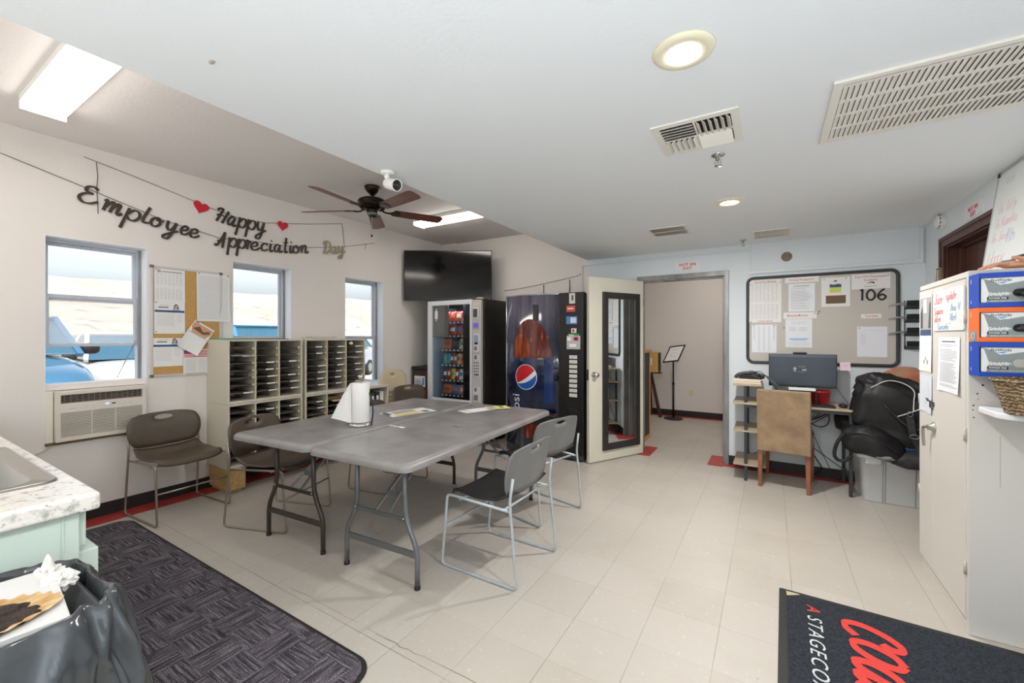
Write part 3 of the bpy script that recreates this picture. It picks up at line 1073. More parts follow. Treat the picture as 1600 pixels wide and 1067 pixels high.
# face frame with openings for outlet and intake
xf = 0.045
o0, o1 = 0.275, 0.335      # outlet slot heights
i0, i1 = 0.03, 0.205       # intake
g.bx(-0.15, xf, -hw, -hw + 0.028, 0, H); g.bx(-0.15, xf, hw - 0.028, hw, 0, H)
g.bx(-0.15, xf, -hw, hw, o1, H); g.bx(-0.15, xf, -hw, hw, i1, o0); g.bx(-0.15, xf, -hw, hw, 0, i0)
g.bx(-0.45, -0.02, -hw + 0.005, hw - 0.005, 0.005, H - 0.005)
g.build('housing', ACM, ac, bevel=0.004)
g = MB()
n = 15
for i in range(n):
    zz = i0 + (i + 0.5) * (i1 - i0) / n
    g.bx(0.018, xf - 0.002, -hw + 0.028, hw - 0.028, zz - 0.0033, zz + 0.0033)
for yy in (-hw + 0.19, hw - 0.19):
    g.bx(0.016, xf - 0.003, yy - 0.003, yy + 0.003, i0, i1)
g.build('intake_grille', ACM, ac)
MB().bx(-0.018, 0.016, -hw + 0.02, hw - 0.02, i0, i1).build('filter', M('ac_filter', '#5a4f43', 0.9), ac)
g = MB()
for i in range(5):
    zz = o0 + 0.006 + i * 0.012
    g.bx(0.012, 0.036, -hw + 0.03, hw - 0.03, zz - 0.0012, zz + 0.0012)
for i in range(14):
    yy = -hw + 0.05 + i * (2 * hw - 0.1) / 13
    g.box((0.016, yy, (o0 + o1) / 2), (0.02, 0.0016, o1 - o0))
g.build('outlet_louvre', M('louvre_taupe', '#a59a8c', 0.5), ac)
MB().bx(-0.018, 0.006, -hw + 0.02, hw - 0.02, o0 - 0.002, o1 + 0.002).build('outlet_cavity', M('ac_dark', '#2f2a25', 0.8), ac)
g = MB()
g.bx(xf, xf + 0.001, 0.005, 0.03, 0.238, 0.256)
g.bx(xf, xf + 0.001, 0.045, 0.066, 0.241, 0.250, 1)
for yy in (-0.10, -0.06, 0.09, 0.12, 0.15):
    g.bx(xf, xf + 0.0008, yy - 0.008, yy + 0.008, 0.244, 0.2465, 2)
    g.bx(xf, xf + 0.0008, yy - 0.006, yy + 0.006, 0.230, 0.2318, 2)
g.bx(xf, xf + 0.0008, -0.19, -0.15, 0.232, 0.236, 2)
g.build('control_panel', [emit('ac_display', '#c9d8f5', 0.9), BLACKP, M('ac_print', '#b5aca2', 0.5)], ac)
g = MB()
g.bx(-0.10, 0.025, -hw - 0.044, -hw - 0.003, -0.01, H + 0.002)
g.bx(-0.10, 0.02, hw + 0.0, hw + 0.012, 0.0, H + 0.002)
tag(g.build('side_filler', M('filler_cream', '#e6ded0', 0.6), loc=(XL - 0.02, (a0 + a1) / 2, z0), bevel=0.002), 'narrow cream filler strips beside the window air conditioner', 'filler panel')
g = MB()
g.bx(-0.09, 0.03, -hw - 0.044, hw + 0.012, -0.018, 0.0)
tag(g.build('wooden_batten', wood('raw_batten', '#6d4f35', '#8a6846', 0.8, (14, 1.5, 14)), loc=(XL - 0.01, (a0 + a1) / 2, z0)), 'brown wooden batten under the window air conditioner', 'batten')
g = MB()
g.tube(smooth_path([(XL + 0.015, a0 - 0.012, z0 - 0.01), (XL + 0.012, a0 - 0.06, z0 - 0.05), (XL + 0.010, a0 - 0.14, z0 - 0.075), (XL + 0.008, a0 - 0.18, z0 - 0.11)], 5), 0.005, 7)
tag(g.build('cord', M('cream_cord', '#d6cbb9', 0.6)), 'cream cord trailing from the corner of the air conditioner down the wall', 'cord')

# ------------------------------------------------------------------ paper sheets (things of their own, pinned to boards)
PAPER = M('paper', '#e8e7e6', 0.7, spec=0.2)
PAPERB = M('cool_paper', '#e6e9ef', 0.7, spec=0.2)
INK = M('grey_ink', '#a7a5a6', 0.8)
INKD = M('dark_ink', '#55565c', 0.8)
INKRED = M('pink_heading_ink', '#d07f86', 0.7)
INKBLUE = M('navy_print', '#44557a', 0.7)
INKCYAN = M('cyan_print', '#8ec1de', 0.7)
CORK = M('cork', '#c39a5c', 0.9, var=0.12, scale=120, bump=0.2, bscale=300)
GREYFAB = M('grey_board_fabric', '#c4c0b8', 0.9, var=0.03, scale=300, bump=0.2, bscale=500)
def sheet(fr, w_, h_, label, kind='text', cat='paper', name='paper_sheet', group=None, curl=0.004, pins=(), paper=None, extra=None, rot=0.0):
    """fr: matrix with x right, y up, z out of the board, origin at the sheet's centre"""
    fr = fr @ Matrix.Rotation(rot, 4, 'Z')
    g = MB()
    def f(u, v):
        x, y = (u - 0.5) * w_, (v - 0.5) * h_
        z = 0.0012 + curl * (abs(2 * u - 1) ** 3 * (1 - v) ** 2)
        return fr @ Vector((x, y, z))
    g.grid(f, 9, 9, 0)
    off = fr @ Matrix.Translation((0, 0, 0.0019))
    def line(x0, x1, y, t=0.0015, m=1):
        zc = curl * (max(abs(2 * x0 / w_), abs(2 * x1 / w_)) ** 3 * (0.5 - y / h_) ** 2)
        zc = min(zc, curl)
        mm = off @ Matrix.Translation((0, 0, zc))
        g.add([(x0, y - t / 2, 0), (x1, y - t / 2, 0), (x1, y + t / 2, 0), (x0, y + t / 2, 0)], [(0, 1, 2, 3)], m, False, mm)
    rnd = random.Random(sum(ord(q) for q in label))
    if kind in ('text', 'letter'):
        line(-w_ * 0.32, w_ * 0.30, h_ * 0.42, 0.005, 2)
        y = h_ * 0.36
        while y > -h_ * 0.42:
            if rnd.random() < 0.86:
                line(-w_ * 0.42, w_ * (0.10 + 0.32 * rnd.random()), y, 0.0018)
            y -= 0.0078
    elif kind == 'table':
        y = h_ * 0.42
        while y > -h_ * 0.42:
            if abs(y + h_ * 0.04) > 0.012:
                for c in range(7):
                    xx = -w_ * 0.43 + c * w_ * 0.125
                    line(xx, xx + w_ * (0.05 + 0.05 * rnd.random()), y, 0.0016)
            y -= 0.0085
    elif kind == 'columns':
        for c in range(5):
            xx = -w_ * 0.4 + c * w_ * 0.2
            g.add([(xx - 0.008, -h_ * 0.44, 0), (xx + 0.008, -h_ * 0.44, 0), (xx + 0.008, h_ * 0.44, 0), (xx - 0.008, h_ * 0.44, 0)], [(0, 1, 2, 3)], 4, False, off)
    elif kind == 'ruled':
        y = h_ * 0.42
        while y > -h_ * 0.45:
            line(-w_ * 0.44, w_ * 0.44, y, 0.0016)
            y -= 0.0125
    if extra:
        extra(g, off, line)
    o = g.build(name, [paper or PAPER, INK, INKD, INKRED, M('pale_column_tint', '#d5dae2', 0.7), INKBLUE, INKCYAN, REDINK, M('lime_print', '#c7d268', 0.6), M('brown_print', '#6b5a45', 0.7), M('skin_print', '#d59b7c', 0.7), BLACKP])
    tag(o, label, cat, group)
    for (px, py, c) in pins:
        p = MB()
        mm = fr @ Matrix.Translation((px * w_, py * h_, 0.002))
        p.lathe([(0.0035, 0), (0.0035, 0.004), (0.0025, 0.006), (0.0045, 0.009), (0.0, 0.011)], 10, mat=mm)
        p.build('push_pin', c, o)
    return o
def lw(y, z, d=0.0):     # frame on the left wall
    return frame((XL + d, y, z), (0, 1, 0), (0, 0, 1))
def bw(x, z, d=0.0):     # frame on the back wall
    return frame((x, YB - d, z), (1, 0, 0), (0, 0, 1))
PINR, PINK_, PINB = M('pin_red', '#c23a3a', 0.4), M('pin_black', '#232325', 0.4), M('pin_blue', '#3555b0', 0.4)

cb = thing('cork_board', 'cork notice board with a silver frame between the two nearest windows', 'notice board', (XL, 1.672, 1.503))
W2, H2 = 0.525, 0.92
MB().bx(0.0, 0.010, -W2 / 2, W2 / 2, -H2 / 2, H2 / 2).build('cork_panel', CORK, cb)
g = MB()
for (ya, yb, za, zb) in ((-W2 / 2 - 0.004, -W2 / 2 + 0.016, -H2 / 2, H2 / 2), (W2 / 2 - 0.016, W2 / 2 + 0.004, -H2 / 2, H2 / 2), (-W2 / 2, W2 / 2, -H2 / 2 - 0.004, -H2 / 2 + 0.014), (-W2 / 2, W2 / 2, H2 / 2 - 0.014, H2 / 2 + 0.004)):
    g.bx(0.0, 0.015, ya, yb, za, zb)
g.build('frame', M('pale_aluminium', '#cfccc7', 0.4, metal=0.4), cb, bevel=0.002)
for sy in (-1, 1):
    for sz in (-1, 1):
        MB().box((0.009, sy * (W2 / 2 - 0.006), sz * (H2 / 2 - 0.005)), (0.02, 0.026, 0.024)).build('corner_cap', M('cap_grey', '#6a6865', 0.5), cb, bevel=0.003)

def face_strip(g, off, line):
    # printed portrait and navy band, as on the two safety flyers
    line(-0.104, 0.104, 0.055, 0.018, 5)
    line(-0.08, -0.01, 0.088, 0.008, 2)
    line(-0.07, 0.0, 0.105, 0.003, 1)
    g.prism([(0.035, 0.064), (0.055, 0.064), (0.05, 0.10), (0.038, 0.105), (0.030, 0.09)], 0.0004, off, 10)
    g.prism([(0.022, 0.064), (0.036, 0.064), (0.034, 0.095), (0.04, 0.108), (0.052, 0.106), (0.056, 0.064), (0.068, 0.064), (0.058, 0.105), (0.047, 0.118), (0.032, 0.112)], 0.0003, off, 11)
    g.prism([(0.015, 0.064), (0.075, 0.064), (0.066, 0.078), (0.024, 0.078)], 0.0005, off, 6)
def seal(g, off, line):
    g.prism([(-0.075 + 0.013 * math.cos(R(20 * i)), 0.118 + 0.013 * math.sin(R(20 * i))) for i in range(18)], 0.0003, off, 1)
    line(-0.055, 0.085, 0.116, 0.005, 2)
    g.prism(rrect(0.012, 0.012, 0.002, 2, 0.075, -0.118), 0.0003, off, 1)
sheet(lw(1.538, 1.808, 0.013), 0.216, 0.279, 'white letter with a round seal at the top of the cork board', 'table', pins=((-0.45, 0.46, PINR),), extra=seal)
sheet(lw(1.538, 1.535, 0.011), 0.216, 0.27, 'flyer with a navy band and portrait in the middle of the cork board', 'none', pins=((-0.45, 0.47, PINR), (-0.45, -0.44, PINR)),
      extra=lambda g, o, l: (face_strip(g, o, l), [l(-0.09, 0.03 + 0.004 * (i % 3), 0.03 - i * 0.012) for i in range(9)], [l(0.05, 0.09, 0.03 - i * 0.012) for i in range(6)]))
sheet(lw(1.528, 1.243, 0.011), 0.205, 0.24, 'flyer with a navy band and portrait at the bottom of the cork board', 'none',
      extra=lambda g, o, l: (face_strip(g, o, l), [l(-0.09, 0.02 + 0.004 * (i % 3), 0.03 - i * 0.012) for i in range(9)], [l(0.04, 0.08, 0.03 - i * 0.012) for i in range(6)]))
sheet(lw(1.868, 1.732, 0.013), 0.270, 0.436, 'tall ruled sign-up sheet on the right of the cork board', 'ruled', pins=((-0.44, 0.48, PINB), (0.44, 0.48, PINR)), curl=0.012)
def flag(g, off, line):
    for i in range(5):
        line(-0.09, 0.09, 0.10 - i * 0.013, 0.0065, 7)
    line(-0.09, -0.02, 0.09, 0.032, 5)
sheet(lw(1.728, 1.150, 0.011), 0.19, 0.225, 'flyer with a red and white striped flag at the lower right of the cork board', 'none', extra=lambda g, o, l: (flag(g, o, l), [l(-0.08, 0.0, 0.02 - i * 0.011) for i in range(10)], [l(0.02, 0.085, 0.02 - i * 0.011) for i in range(10)]))
def news(g, off, line):
    g.prism([(-0.085, 0.03), (0.085, 0.03), (0.085, 0.118), (-0.085, 0.118)], 0.0003, off, 10)
    g.prism([(-0.07, 0.06), (-0.03, 0.10), (0.02, 0.07), (0.06, 0.10), (0.075, 0.08), (0.03, 0.05), (-0.02, 0.055)], 0.0006, off, 9)
    line(-0.085, -0.04, 0.108, 0.012, 8)
    line(-0.08, -0.05, 0.126, 0.008, 5)
    line(-0.08, 0.08, 0.024, 0.003, 2)
sheet(lw(1.722, 1.365, 0.030), 0.18, 0.265, 'tilted newsletter with a colour photo hanging askew on the cork board', 'none', name='newsletter', cat='newsletter', extra=news, rot=R(-33), curl=0.02)

# ------------------------------------------------------------------ banners
GL = {
 'E': [[(1.1, 1.72), (.8, 2.0), (.4, 1.85), (.38, 1.4), (.85, 1.18)], [(.85, 1.18), (.3, 1.05), (.02, .55), (.28, .06), (.75, .02), (1.25, .4)]],
 'm': [[(.0, .85), (.14, 1.0), (.16, .0)], [(.17, .35), (.42, .96), (.58, .9), (.56, .0)], [(.57, .35), (.82, .96), (.98, .88), (.96, .18), (1.1, .0), (1.28, .25)]],
 'p': [[(.12, 1.05), (.08, -.95)], [(.12, .45), (.38, .98), (.68, .92), (.78, .5), (.6, .06), (.32, .04), (.14, .25)]],
 'l': [[(.2, 2.0), (.12, .5), (.22, .04), (.5, .2)]],
 'o': [[(.42, 1.0), (.12, .78), (.04, .35), (.26, .0), (.58, .12), (.7, .55), (.45, 1.0), (.48, .72), (.9, .82)]],
 'y': [[(.06, 1.0), (.08, .4), (.26, .04), (.5, .25), (.64, 1.0)], [(.64, 1.0), (.6, .0), (.42, -.85), (.16, -.95), (.06, -.72), (.3, -.4), (.95, .2)]],
 'e': [[(.06, .42), (.46, .55), (.56, .84), (.36, 1.02), (.1, .75), (.05, .34), (.24, .02), (.52, .08), (.8, .38)]],
 'H': [[(-.1, 1.6), (.15, 1.98), (.45, 1.95), (.4, 1.0), (.28, .0)], [(1.15, 2.0), (1.05, 1.0), (.95, .0)], [(.05, .85), (.45, 1.08), (1.2, 1.05)]],
 'a': [[(.6, .95), (.3, 1.0), (.05, .55), (.14, .06), (.4, .1), (.6, .6)], [(.66, 1.0), (.63, .2), (.76, .0), (1.0, .25)]],
 'A': [[(-.55, .35), (-.15, .2), (.5, 1.2), (.85, 2.0)], [(.86, 2.0), (.84, 1.0), (.86, .0)], [(-.2, .72), (.3, .86), (1.1, .72)]],
 'r': [[(.05, .9), (.16, 1.12), (.26, .95), (.22, .0)], [(.24, .5), (.42, .96), (.68, .9)]],
 'c': [[(.56, .78), (.36, 1.0), (.1, .75), (.05, .34), (.25, .0), (.6, .25)]],
 'i': [[(.14, 1.0), (.1, .2), (.24, .0), (.42, .22)], [(.16, 1.38), (.2, 1.5)]],
 't': [[(.24, 1.85), (.14, .3), (.26, .0), (.5, .22)], [(-.12, 1.2), (.5, 1.28)]],
 'n': [[(.06, 1.0), (.08, .0)], [(.1, .4), (.36, .98), (.58, .9), (.56, .18), (.7, .0), (.92, .25)]],
 'D': [[(.38, 2.0), (.28, 1.0), (.12, .1)], [(-.1, 1.5), (.22, 2.0), (.8, 1.88), (1.08, 1.1), (.7, .2), (.2, .0), (-.08, .2)]],
}
def glyph(mb, ch, mat, xs, ys, th=0.004, w0=0.006, w1=0.016, m=0):
    for si, st in enumerate(GL[ch]):
        P = smooth_path([(p[0] * xs + 0.12 * p[1] * ys, p[1] * ys, 0.00012 * si) for p in st], 7)
        for ii, p in enumerate(P):
            p.z += 9e-6 * ii
        L, Rr = [], []
        for i, p in enumerate(P):
            a = P[max(0, i - 1)]; b = P[min(len(P) - 1, i + 1)]
            t = (b - a).normalized()
            nrm = Vector((-t.y, t.x, 0))
            k = abs(t.y) * 0.85 + 0.15 * abs(t.x)
            wd = (w0 + (w1 - w0) * k) / 2
            L.append(p + nrm * wd); Rr.append(p - nrm * wd)
        n = len(P)
        V = L + Rr + [q + Vector((0, 0, th)) for q in L] + [q + Vector((0, 0, th)) for q in Rr]
        F = []
        for i in range(n - 1):
            F += [(i, n + i, n + i + 1, i + 1), (2 * n + i, 2 * n + i + 1, 3 * n + i + 1, 3 * n + i), (i, i + 1, 2 * n + i + 1, 2 * n + i), (n + i, 3 * n + i, 3 * n + i + 1, n + i + 1)]
        F += [(0, 2 * n, 3 * n, n), (n - 1, 2 * n - 1, 4 * n - 1, 3 * n - 1)]
        mb.add(V, F, m, False, mat)
LET = M('dark_glitter_card', '#3d352d', 0.55, var=0.35, scale=220)
LETG = M('bronze_glitter_card', '#8d8068', 0.45, var=0.35, scale=220, metal=0.3)
HEART = M('red_glitter_card', '#cf2434', 0.5, var=0.15, scale=150)
STRING = M('black_string', '#332e2a', 0.8)
def banner(label, letters, hearts, strings):
    b = thing('letter_banner', label, 'banner', (XL, letters[0][1], letters[0][3]), 0)
    o = Vector(b.location)
    g = MB()
    for s in strings:
        g.tube([Vector((XL + 0.006, y, z)) - o for (y, z) in s], 0.0022, 5)
    g.build('string', STRING, b)
    for (ch, ya, yb, z, xh, rot, mt) in letters:
        wid = max(p[0] for s in GL[ch] for p in s) - min(min(p[0] for s in GL[ch] for p in s), 0)
        mm = frame(Vector((XL + 0.010, ya, z)) - o, (0, 1, 0), (0, 0, 1)) @ Matrix.Rotation(R(rot), 4, 'Z')
        g = MB()
        glyph(g, ch, mm, (yb - ya) / (wid + 0.12), xh, w0=0.009, w1=0.0235)
        g.build('letter', mt, b)
    for (y, z, s, rot) in hearts:
        ol = []
        for i in range(40):
            t_ = 2 * math.pi * i / 40
            ol.append((16 * math.sin(t_) ** 3 / 16 * s, (13 * math.cos(t_) - 5 * math.cos(2 * t_) - 2 * math.cos(3 * t_) - math.cos(4 * t_)) / 16 * s))
        g = MB()
        g.prism(ol, 0.004, frame(Vector((XL + 0.010, y, z)) - o, (0, 1, 0), (0, 0, 1)) @ Matrix.Rotation(R(rot), 4, 'Z'))
        g.build('heart', HEART, b)
low = [('E', 0.977, 1.095, 2.378, 0.066, -3), ('m', 1.103, 1.235, 2.349, 0.085, -12), ('p', 1.232, 1.335, 2.315, 0.088, -12), ('l', 1.336, 1.412, 2.311, 0.070, -12), ('o', 1.398, 1.488, 2.299, 0.078, -12), ('y', 1.502, 1.606, 2.284, 0.080, -10), ('e', 1.606, 1.682, 2.268, 0.078, -8), ('e', 1.674, 1.762, 2.257, 0.078, -6),
       ('A', 1.90, 1.985, 2.206, 0.075, -3), ('p', 1.985, 2.07, 2.225, 0.085, 0), ('p', 2.066, 2.15, 2.228, 0.085, 0), ('r', 2.143, 2.198, 2.228, 0.08, 0), ('e', 2.19, 2.29, 2.230, 0.078, 2), ('c', 2.288, 2.37, 2.240, 0.076, 2), ('i', 2.37, 2.42, 2.244, 0.076, 2), ('a', 2.42, 2.52, 2.250, 0.076, 3), ('t', 2.523, 2.582, 2.258, 0.085, 3), ('i', 2.582, 2.63, 2.266, 0.078, 4), ('o', 2.62, 2.715, 2.272, 0.080, 4), ('n', 2.714, 2.811, 2.290, 0.080, 5)]
day = [('D', 2.988, 3.095, 2.328, 0.070, 4), ('a', 3.088, 3.194, 2.346, 0.078, 6), ('y', 3.185, 3.288, 2.372, 0.078, 6)]
banner('dark script letter banner spelling Employee Appreciation Day strung along the window wall',
       [l + (LET,) for l in low] + [l + (LETG,) for l in day], [],
       [[(0.3, 2.675), (0.611, 2.597), (0.98, 2.50), (1.25, 2.425), (1.52, 2.352), (1.76, 2.318), (1.92, 2.29), (2.2, 2.318), (2.5, 2.33), (2.81, 2.362), (3.0, 2.40), (3.25, 2.45), (3.72, 2.582)],
        [(1.08, 2.70), (1.088, 2.60), (1.083, 2.50), (1.09, 2.31)], [(3.235, 2.72), (3.25, 2.6), (3.27, 2.46)], [(3.58, 2.55), (3.57, 2.48)]])
hap = [('H', 1.872, 1.973, 2.449, 0.066, -14), ('a', 1.979, 2.066, 2.433, 0.085, -8), ('p', 2.066, 2.15, 2.433, 0.090, -6), ('p', 2.150, 2.24, 2.432, 0.090, -4), ('y', 2.245, 2.35, 2.436, 0.088, -2)]
banner('dark script letter banner spelling Happy between two red hearts, strung high on the window wall',
       [l + (LET,) for l in hap], [(1.768, 2.537, 0.062, -14), (2.514, 2.537, 0.056, -3)],
       [[(1.010, 2.717), (1.30, 2.665), (1.70, 2.583), (1.88, 2.545), (2.1, 2.515), (2.35, 2.530), (2.46, 2.553), (2.8, 2.62), (3.235, 2.722)]])

# ------------------------------------------------------------------ mail sorters
SORT = M('sorter_putty', '#cdc5b3', 0.55)
SHELFD = M('sorter_shelf', '#6a635a', 0.7, var=0.15, scale=12)
SLOT_IN = M('sorter_inside', '#c0b8a8', 0.75)
TAGW = M('tag_white', '#efece4', 0.5)
TAGY = M('tag_yellow', '#dfd36a', 0.5)
rs = random.Random(5)
def sorter(y0, y1, z0, z1, rows, label, group):
    t = thing('mail_sorter', label, 'mail sorter', (XL + 0.004, (y0 + y1) / 2, z0), 0, group)
    D = 0.386
    hw, H = (y1 - y0) / 2, z1 - z0
    e = 0.016
    c = MB()
    c.bx(0, D, -hw, -hw + e, 0, H); c.bx(0, D, hw - e, hw, 0, H)
    c.bx(0, D, -hw, hw, H - e, H); c.bx(0, D, -hw, hw, 0, 0.024)
    c.build('case', SORT, t, bevel=0.002)
    MB().bx(0.002, 0.010, -hw + e, hw - e, 0.02, H - e).build('back_panel', SLOT_IN, t)
    cw = (2 * hw - 2 * e) / 3
    for i in (1, 2):
        yy = -hw + e + i * cw
        MB().bx(0.01, D - 0.004, yy - 0.006, yy + 0.006, 0.024, H - e).build('divider', SORT, t)
    ih = H - e - 0.024
    sm = None
    for ci in range(3):
        ya = -hw + e + ci * cw + 0.006
        for r_ in range(1, rows):
            zz = 0.024 + ih * r_ / rows
            if sm is None:
                g = MB(); g.bx(0.012, D - 0.012, 0.0, cw - 0.012, -0.002, 0.002)
                s = g.build('shelf', SHELFD, t); sm = s
            else:
                s = sm.copy(); COL.objects.link(s); s.parent = t
            s.location = (0, ya, zz)
            g = MB()
            tg = rs.random()
            if tg < 0.72:
                q = cw - 0.012
                a = q * (0.42 + 0.15 * rs.random())
                g.bx(D - 0.012, D - 0.009, a, a + 0.075, -0.006, 0.006)
            g.bx(D - 0.014, D - 0.006, cw - 0.034, cw - 0.018, -0.007, 0.007, 1)
            g.build('name_tag', [TAGW, TAGY], s)
    return t
sorter(1.816, 2.496, 0.785, 1.349, 8, 'putty mail sorter nearest the cork board, upper of its stack', 'putty mail sorters along the window wall')
sorter(2.524, 3.256, 0.785, 1.349, 8, 'putty mail sorter standing under the third window, upper of its stack', 'putty mail sorters along the window wall')
sorter(1.816, 2.496, 0.222, 0.783, 8, 'putty mail sorter under the one beside the cork board, resting on a wooden block', 'putty mail sorters along the window wall')
sorter(2.524, 3.256, 0.222, 0.783, 8, 'putty mail sorter under the one nearer the snack machine, half hidden by the table', 'putty mail sorters along the window wall')
BLOCKW = wood('pine_block', '#b48f56', '#d2b079', 0.7, (2, 14, 14))
for (y, lab) in ((1.90, 'pale pine block under the near end of the mail sorters'), (3.16, 'pale pine block under the far end of the mail sorters')):
    g = MB(); g.bx(XL + 0.02, XL + 0.37, y - 0.07, y + 0.07, 0.03, 0.222)
    g.bx(XL + 0.02, XL + 0.34, y - 0.05, y + 0.05, 0.0, 0.03)
    tag(g.build('wooden_block', BLOCKW, bevel=0.003), lab, 'wooden block')
# post in the slots
def slip(x, y, z, w_, d_, m, label, rz=0.0, sag=0.01, cat='envelope', name='envelope'):
    g = MB()
    g.grid(lambda u, v: Vector(((u - 0.5) * d_, (v - 0.5) * w_, -sag * u * u)), 6, 3)
    g.grid(lambda u, v: Vector(((u - 0.5) * d_, (v - 0.5) * w_, 0.0025 - sag * u * u)), 6, 3)
    tag(g.build(name, m, loc=(x, y, z), rot=(0, 0, rz)), label, cat)
PAPW = M('envelope_white', '#e4dfd6', 0.6)
MANILA = M('manila', '#cdb287', 0.7)
slip(-4.13, 1.93, 1.214, 0.16, 0.30, PAPW, 'white papers lying in the third slot of the column beside the cork board')
slip(-4.13, 1.93, 1.348 - 0.068, 0.16, 0.28, MANILA, 'tan envelope in the top slot of the column beside the cork board', sag=0.006)
slip(-4.10, 2.91, 0.715, 0.17, 0.30, MANILA, 'tan papers curling out of a slot in the lower sorter by the paper towels', sag=0.03)
slip(-4.10, 3.12, 1.145, 0.17, 0.30, PAPW, 'white envelope in the right column of the sorter under the third window', sag=0.004)
g = MB(); g.tube([(-4.05, 3.09, 1.302), (-4.0, 3.085, 1.302)], 0.017, 14)
tag(g.build('paper_roll', PAPW), 'small white roll lying in the upper right slot of the mail sorters', 'roll')
# things on top
GREEN = M('green_folder', '#3f9a3e', 0.5)
g = MB(); g.bx(-0.12, 0.12, -0.15, 0.15, 0, 0.006); g.bx(-0.118, 0.118, -0.148, 0.148, 0.006, 0.009, 1)
tag(g.build('folder', [GREEN, M('teal_sheet', '#6fa6a4', 0.5)], loc=(XL + 0.16, 1.97, 1.350), rot=(0, 0, R(4)), bevel=0.001), 'bright green folder lying on top of the mail sorter by the cork board', 'folder')
g = MB(); g.bx(-0.10, 0.10, -0.14, 0.14, 0, 0.005)
tag(g.build('folder', M('grey_folder', '#3e4148', 0.5), loc=(XL + 0.15, 2.30, 1.350), rot=(0, 0, R(-5))), 'dark grey folder lying on top of the mail sorter below the second window', 'folder')
g = MB()
g.grid(lambda u, v: Vector(((u - 0.5) * 0.2, (v - 0.5) * 0.34, 0.012 + 0.012 * noise.noise(Vector((u * 6, v * 9, 1))) * (0.4 + abs(v - 0.5)))), 12, 18)
tag(g.build('plastic_wrap', M('clear_film', '#d8d4cd', 0.2), loc=(XL + 0.17, 2.84, 1.355)), 'crumpled clear wrap on top of the mail sorter left of the third window', 'wrap')

# low filing rack with binders, right of the sorters
br = thing('binder_rack', 'low putty rack holding upright binders beside the mail sorters', 'rack', (XL + 0.004, 3.44, 0.0))
c = MB()
c.bx(0, 0.386, -0.165, -0.149, 0, 0.765); c.bx(0, 0.386, 0.149, 0.165, 0, 0.765)
c.bx(0, 0.392, -0.17, 0.17, 0.765, 0.79); c.bx(0, 0.386, -0.165, 0.165, 0.40, 0.42); c.bx(0, 0.386, -0.165, 0.165, 0.05, 0.07); c.bx(0, 0.01, -0.165, 0.165, 0, 0.77)
c.build('case', SORT, br, bevel=0.002)
cols = [('#6d5d4c', 'taupe'), ('#4c4136', 'dark brown'), ('#1f3b44', 'dark teal'), ('#e5e5df', 'white')]
for i, (cc, nm) in enumerate(cols):
    b = thing('ring_binder', '%s ring binder standing in the low rack beside the mail sorters' % nm, 'binder', (XL + 0.05, 3.335 + i * 0.068, 0.42), 0, 'binders in the low rack')
    MB().bx(0, 0.30, -0.026, 0.026, 0, 0.29).build('cover', M('binder_%d' % i, cc, 0.5), b, bevel=0.004)
    MB().cyl((0.298, 0, 0.06), (0.3015, 0, 0.06), 0.009, n=14).build('finger_ring', CHROME, b)
    MB().bx(0.3, 0.3008, -0.016, 0.016, 0.12, 0.25).build('spine_label', TAGW, b)
tr = thing('paper_tray', 'white paper tray holding a sheaf of papers on the low binder rack', 'paper tray', (XL + 0.20, 3.40, 0.79))
g = MB(); g.bx(-0.14, 0.14, -0.11, 0.11, 0, 0.004); g.bx(-0.14, 0.14, -0.11, -0.106, 0, 0.06); g.bx(-0.14, 0.14, 0.106, 0.11, 0, 0.06); g.bx(-0.14, -0.136, -0.11, 0.11, 0, 0.06)
g.build('tray', M('clear_white_plastic', '#e9edf0', 0.3), tr)
MB().bx(-0.13, 0.13, -0.10, 0.10, 0.005, 0.04).build('papers', M('sheaf_lilac', '#dfe2ee', 0.6), tr)

# ------------------------------------------------------------------ television in the corner
tvc = Vector((-3.797, 4.497, 1.874 + 0.343))
tv = thing('television', 'large flat black television mounted high across the corner', 'television', (tvc.x, tvc.y, tvc.z), R(31.534))
hw, hh = 0.607, 0.346
# local: screen faces -y, the thin body lies behind it
g = MB()
b_ = 0.012
g.bx(-hw, hw, -0.006, 0.03, -hh, -hh + b_ + 0.004); g.bx(-hw, hw, -0.006, 0.03, hh - b_, hh)
g.bx(-hw, -hw + b_, -0.006, 0.03, -hh, hh); g.bx(hw - b_, hw, -0.006, 0.03, -hh, hh)
g.build('bezel', M('bezel_black', '#121213', 0.3), tv, bevel=0.002)
MB().bx(-hw + b_, hw - b_, 0.0, 0.028, -hh + b_, hh - b_).build('screen', M('tv_screen', '#0a0a0b', 0.10, spec=0.55), tv)
MB().bx(-hw * 0.7, hw * 0.7, 0.03, 0.06, -hh * 0.75, hh * 0.6).build('rear_housing', BLACKP, tv, bevel=0.01)
g = MB(); g.bx(-0.2, 0.2, 0.06, 0.075, -0.18, 0.18); g.bar((0, 0.07, 0.0), (-0.12, 0.34, 0.0), 0.06, 0.05); g.bar((-0.12, 0.34, 0.0), (0.02, 0.58, 0.0), 0.06, 0.05)
g.build('wall_arm', BLACKM, tv)
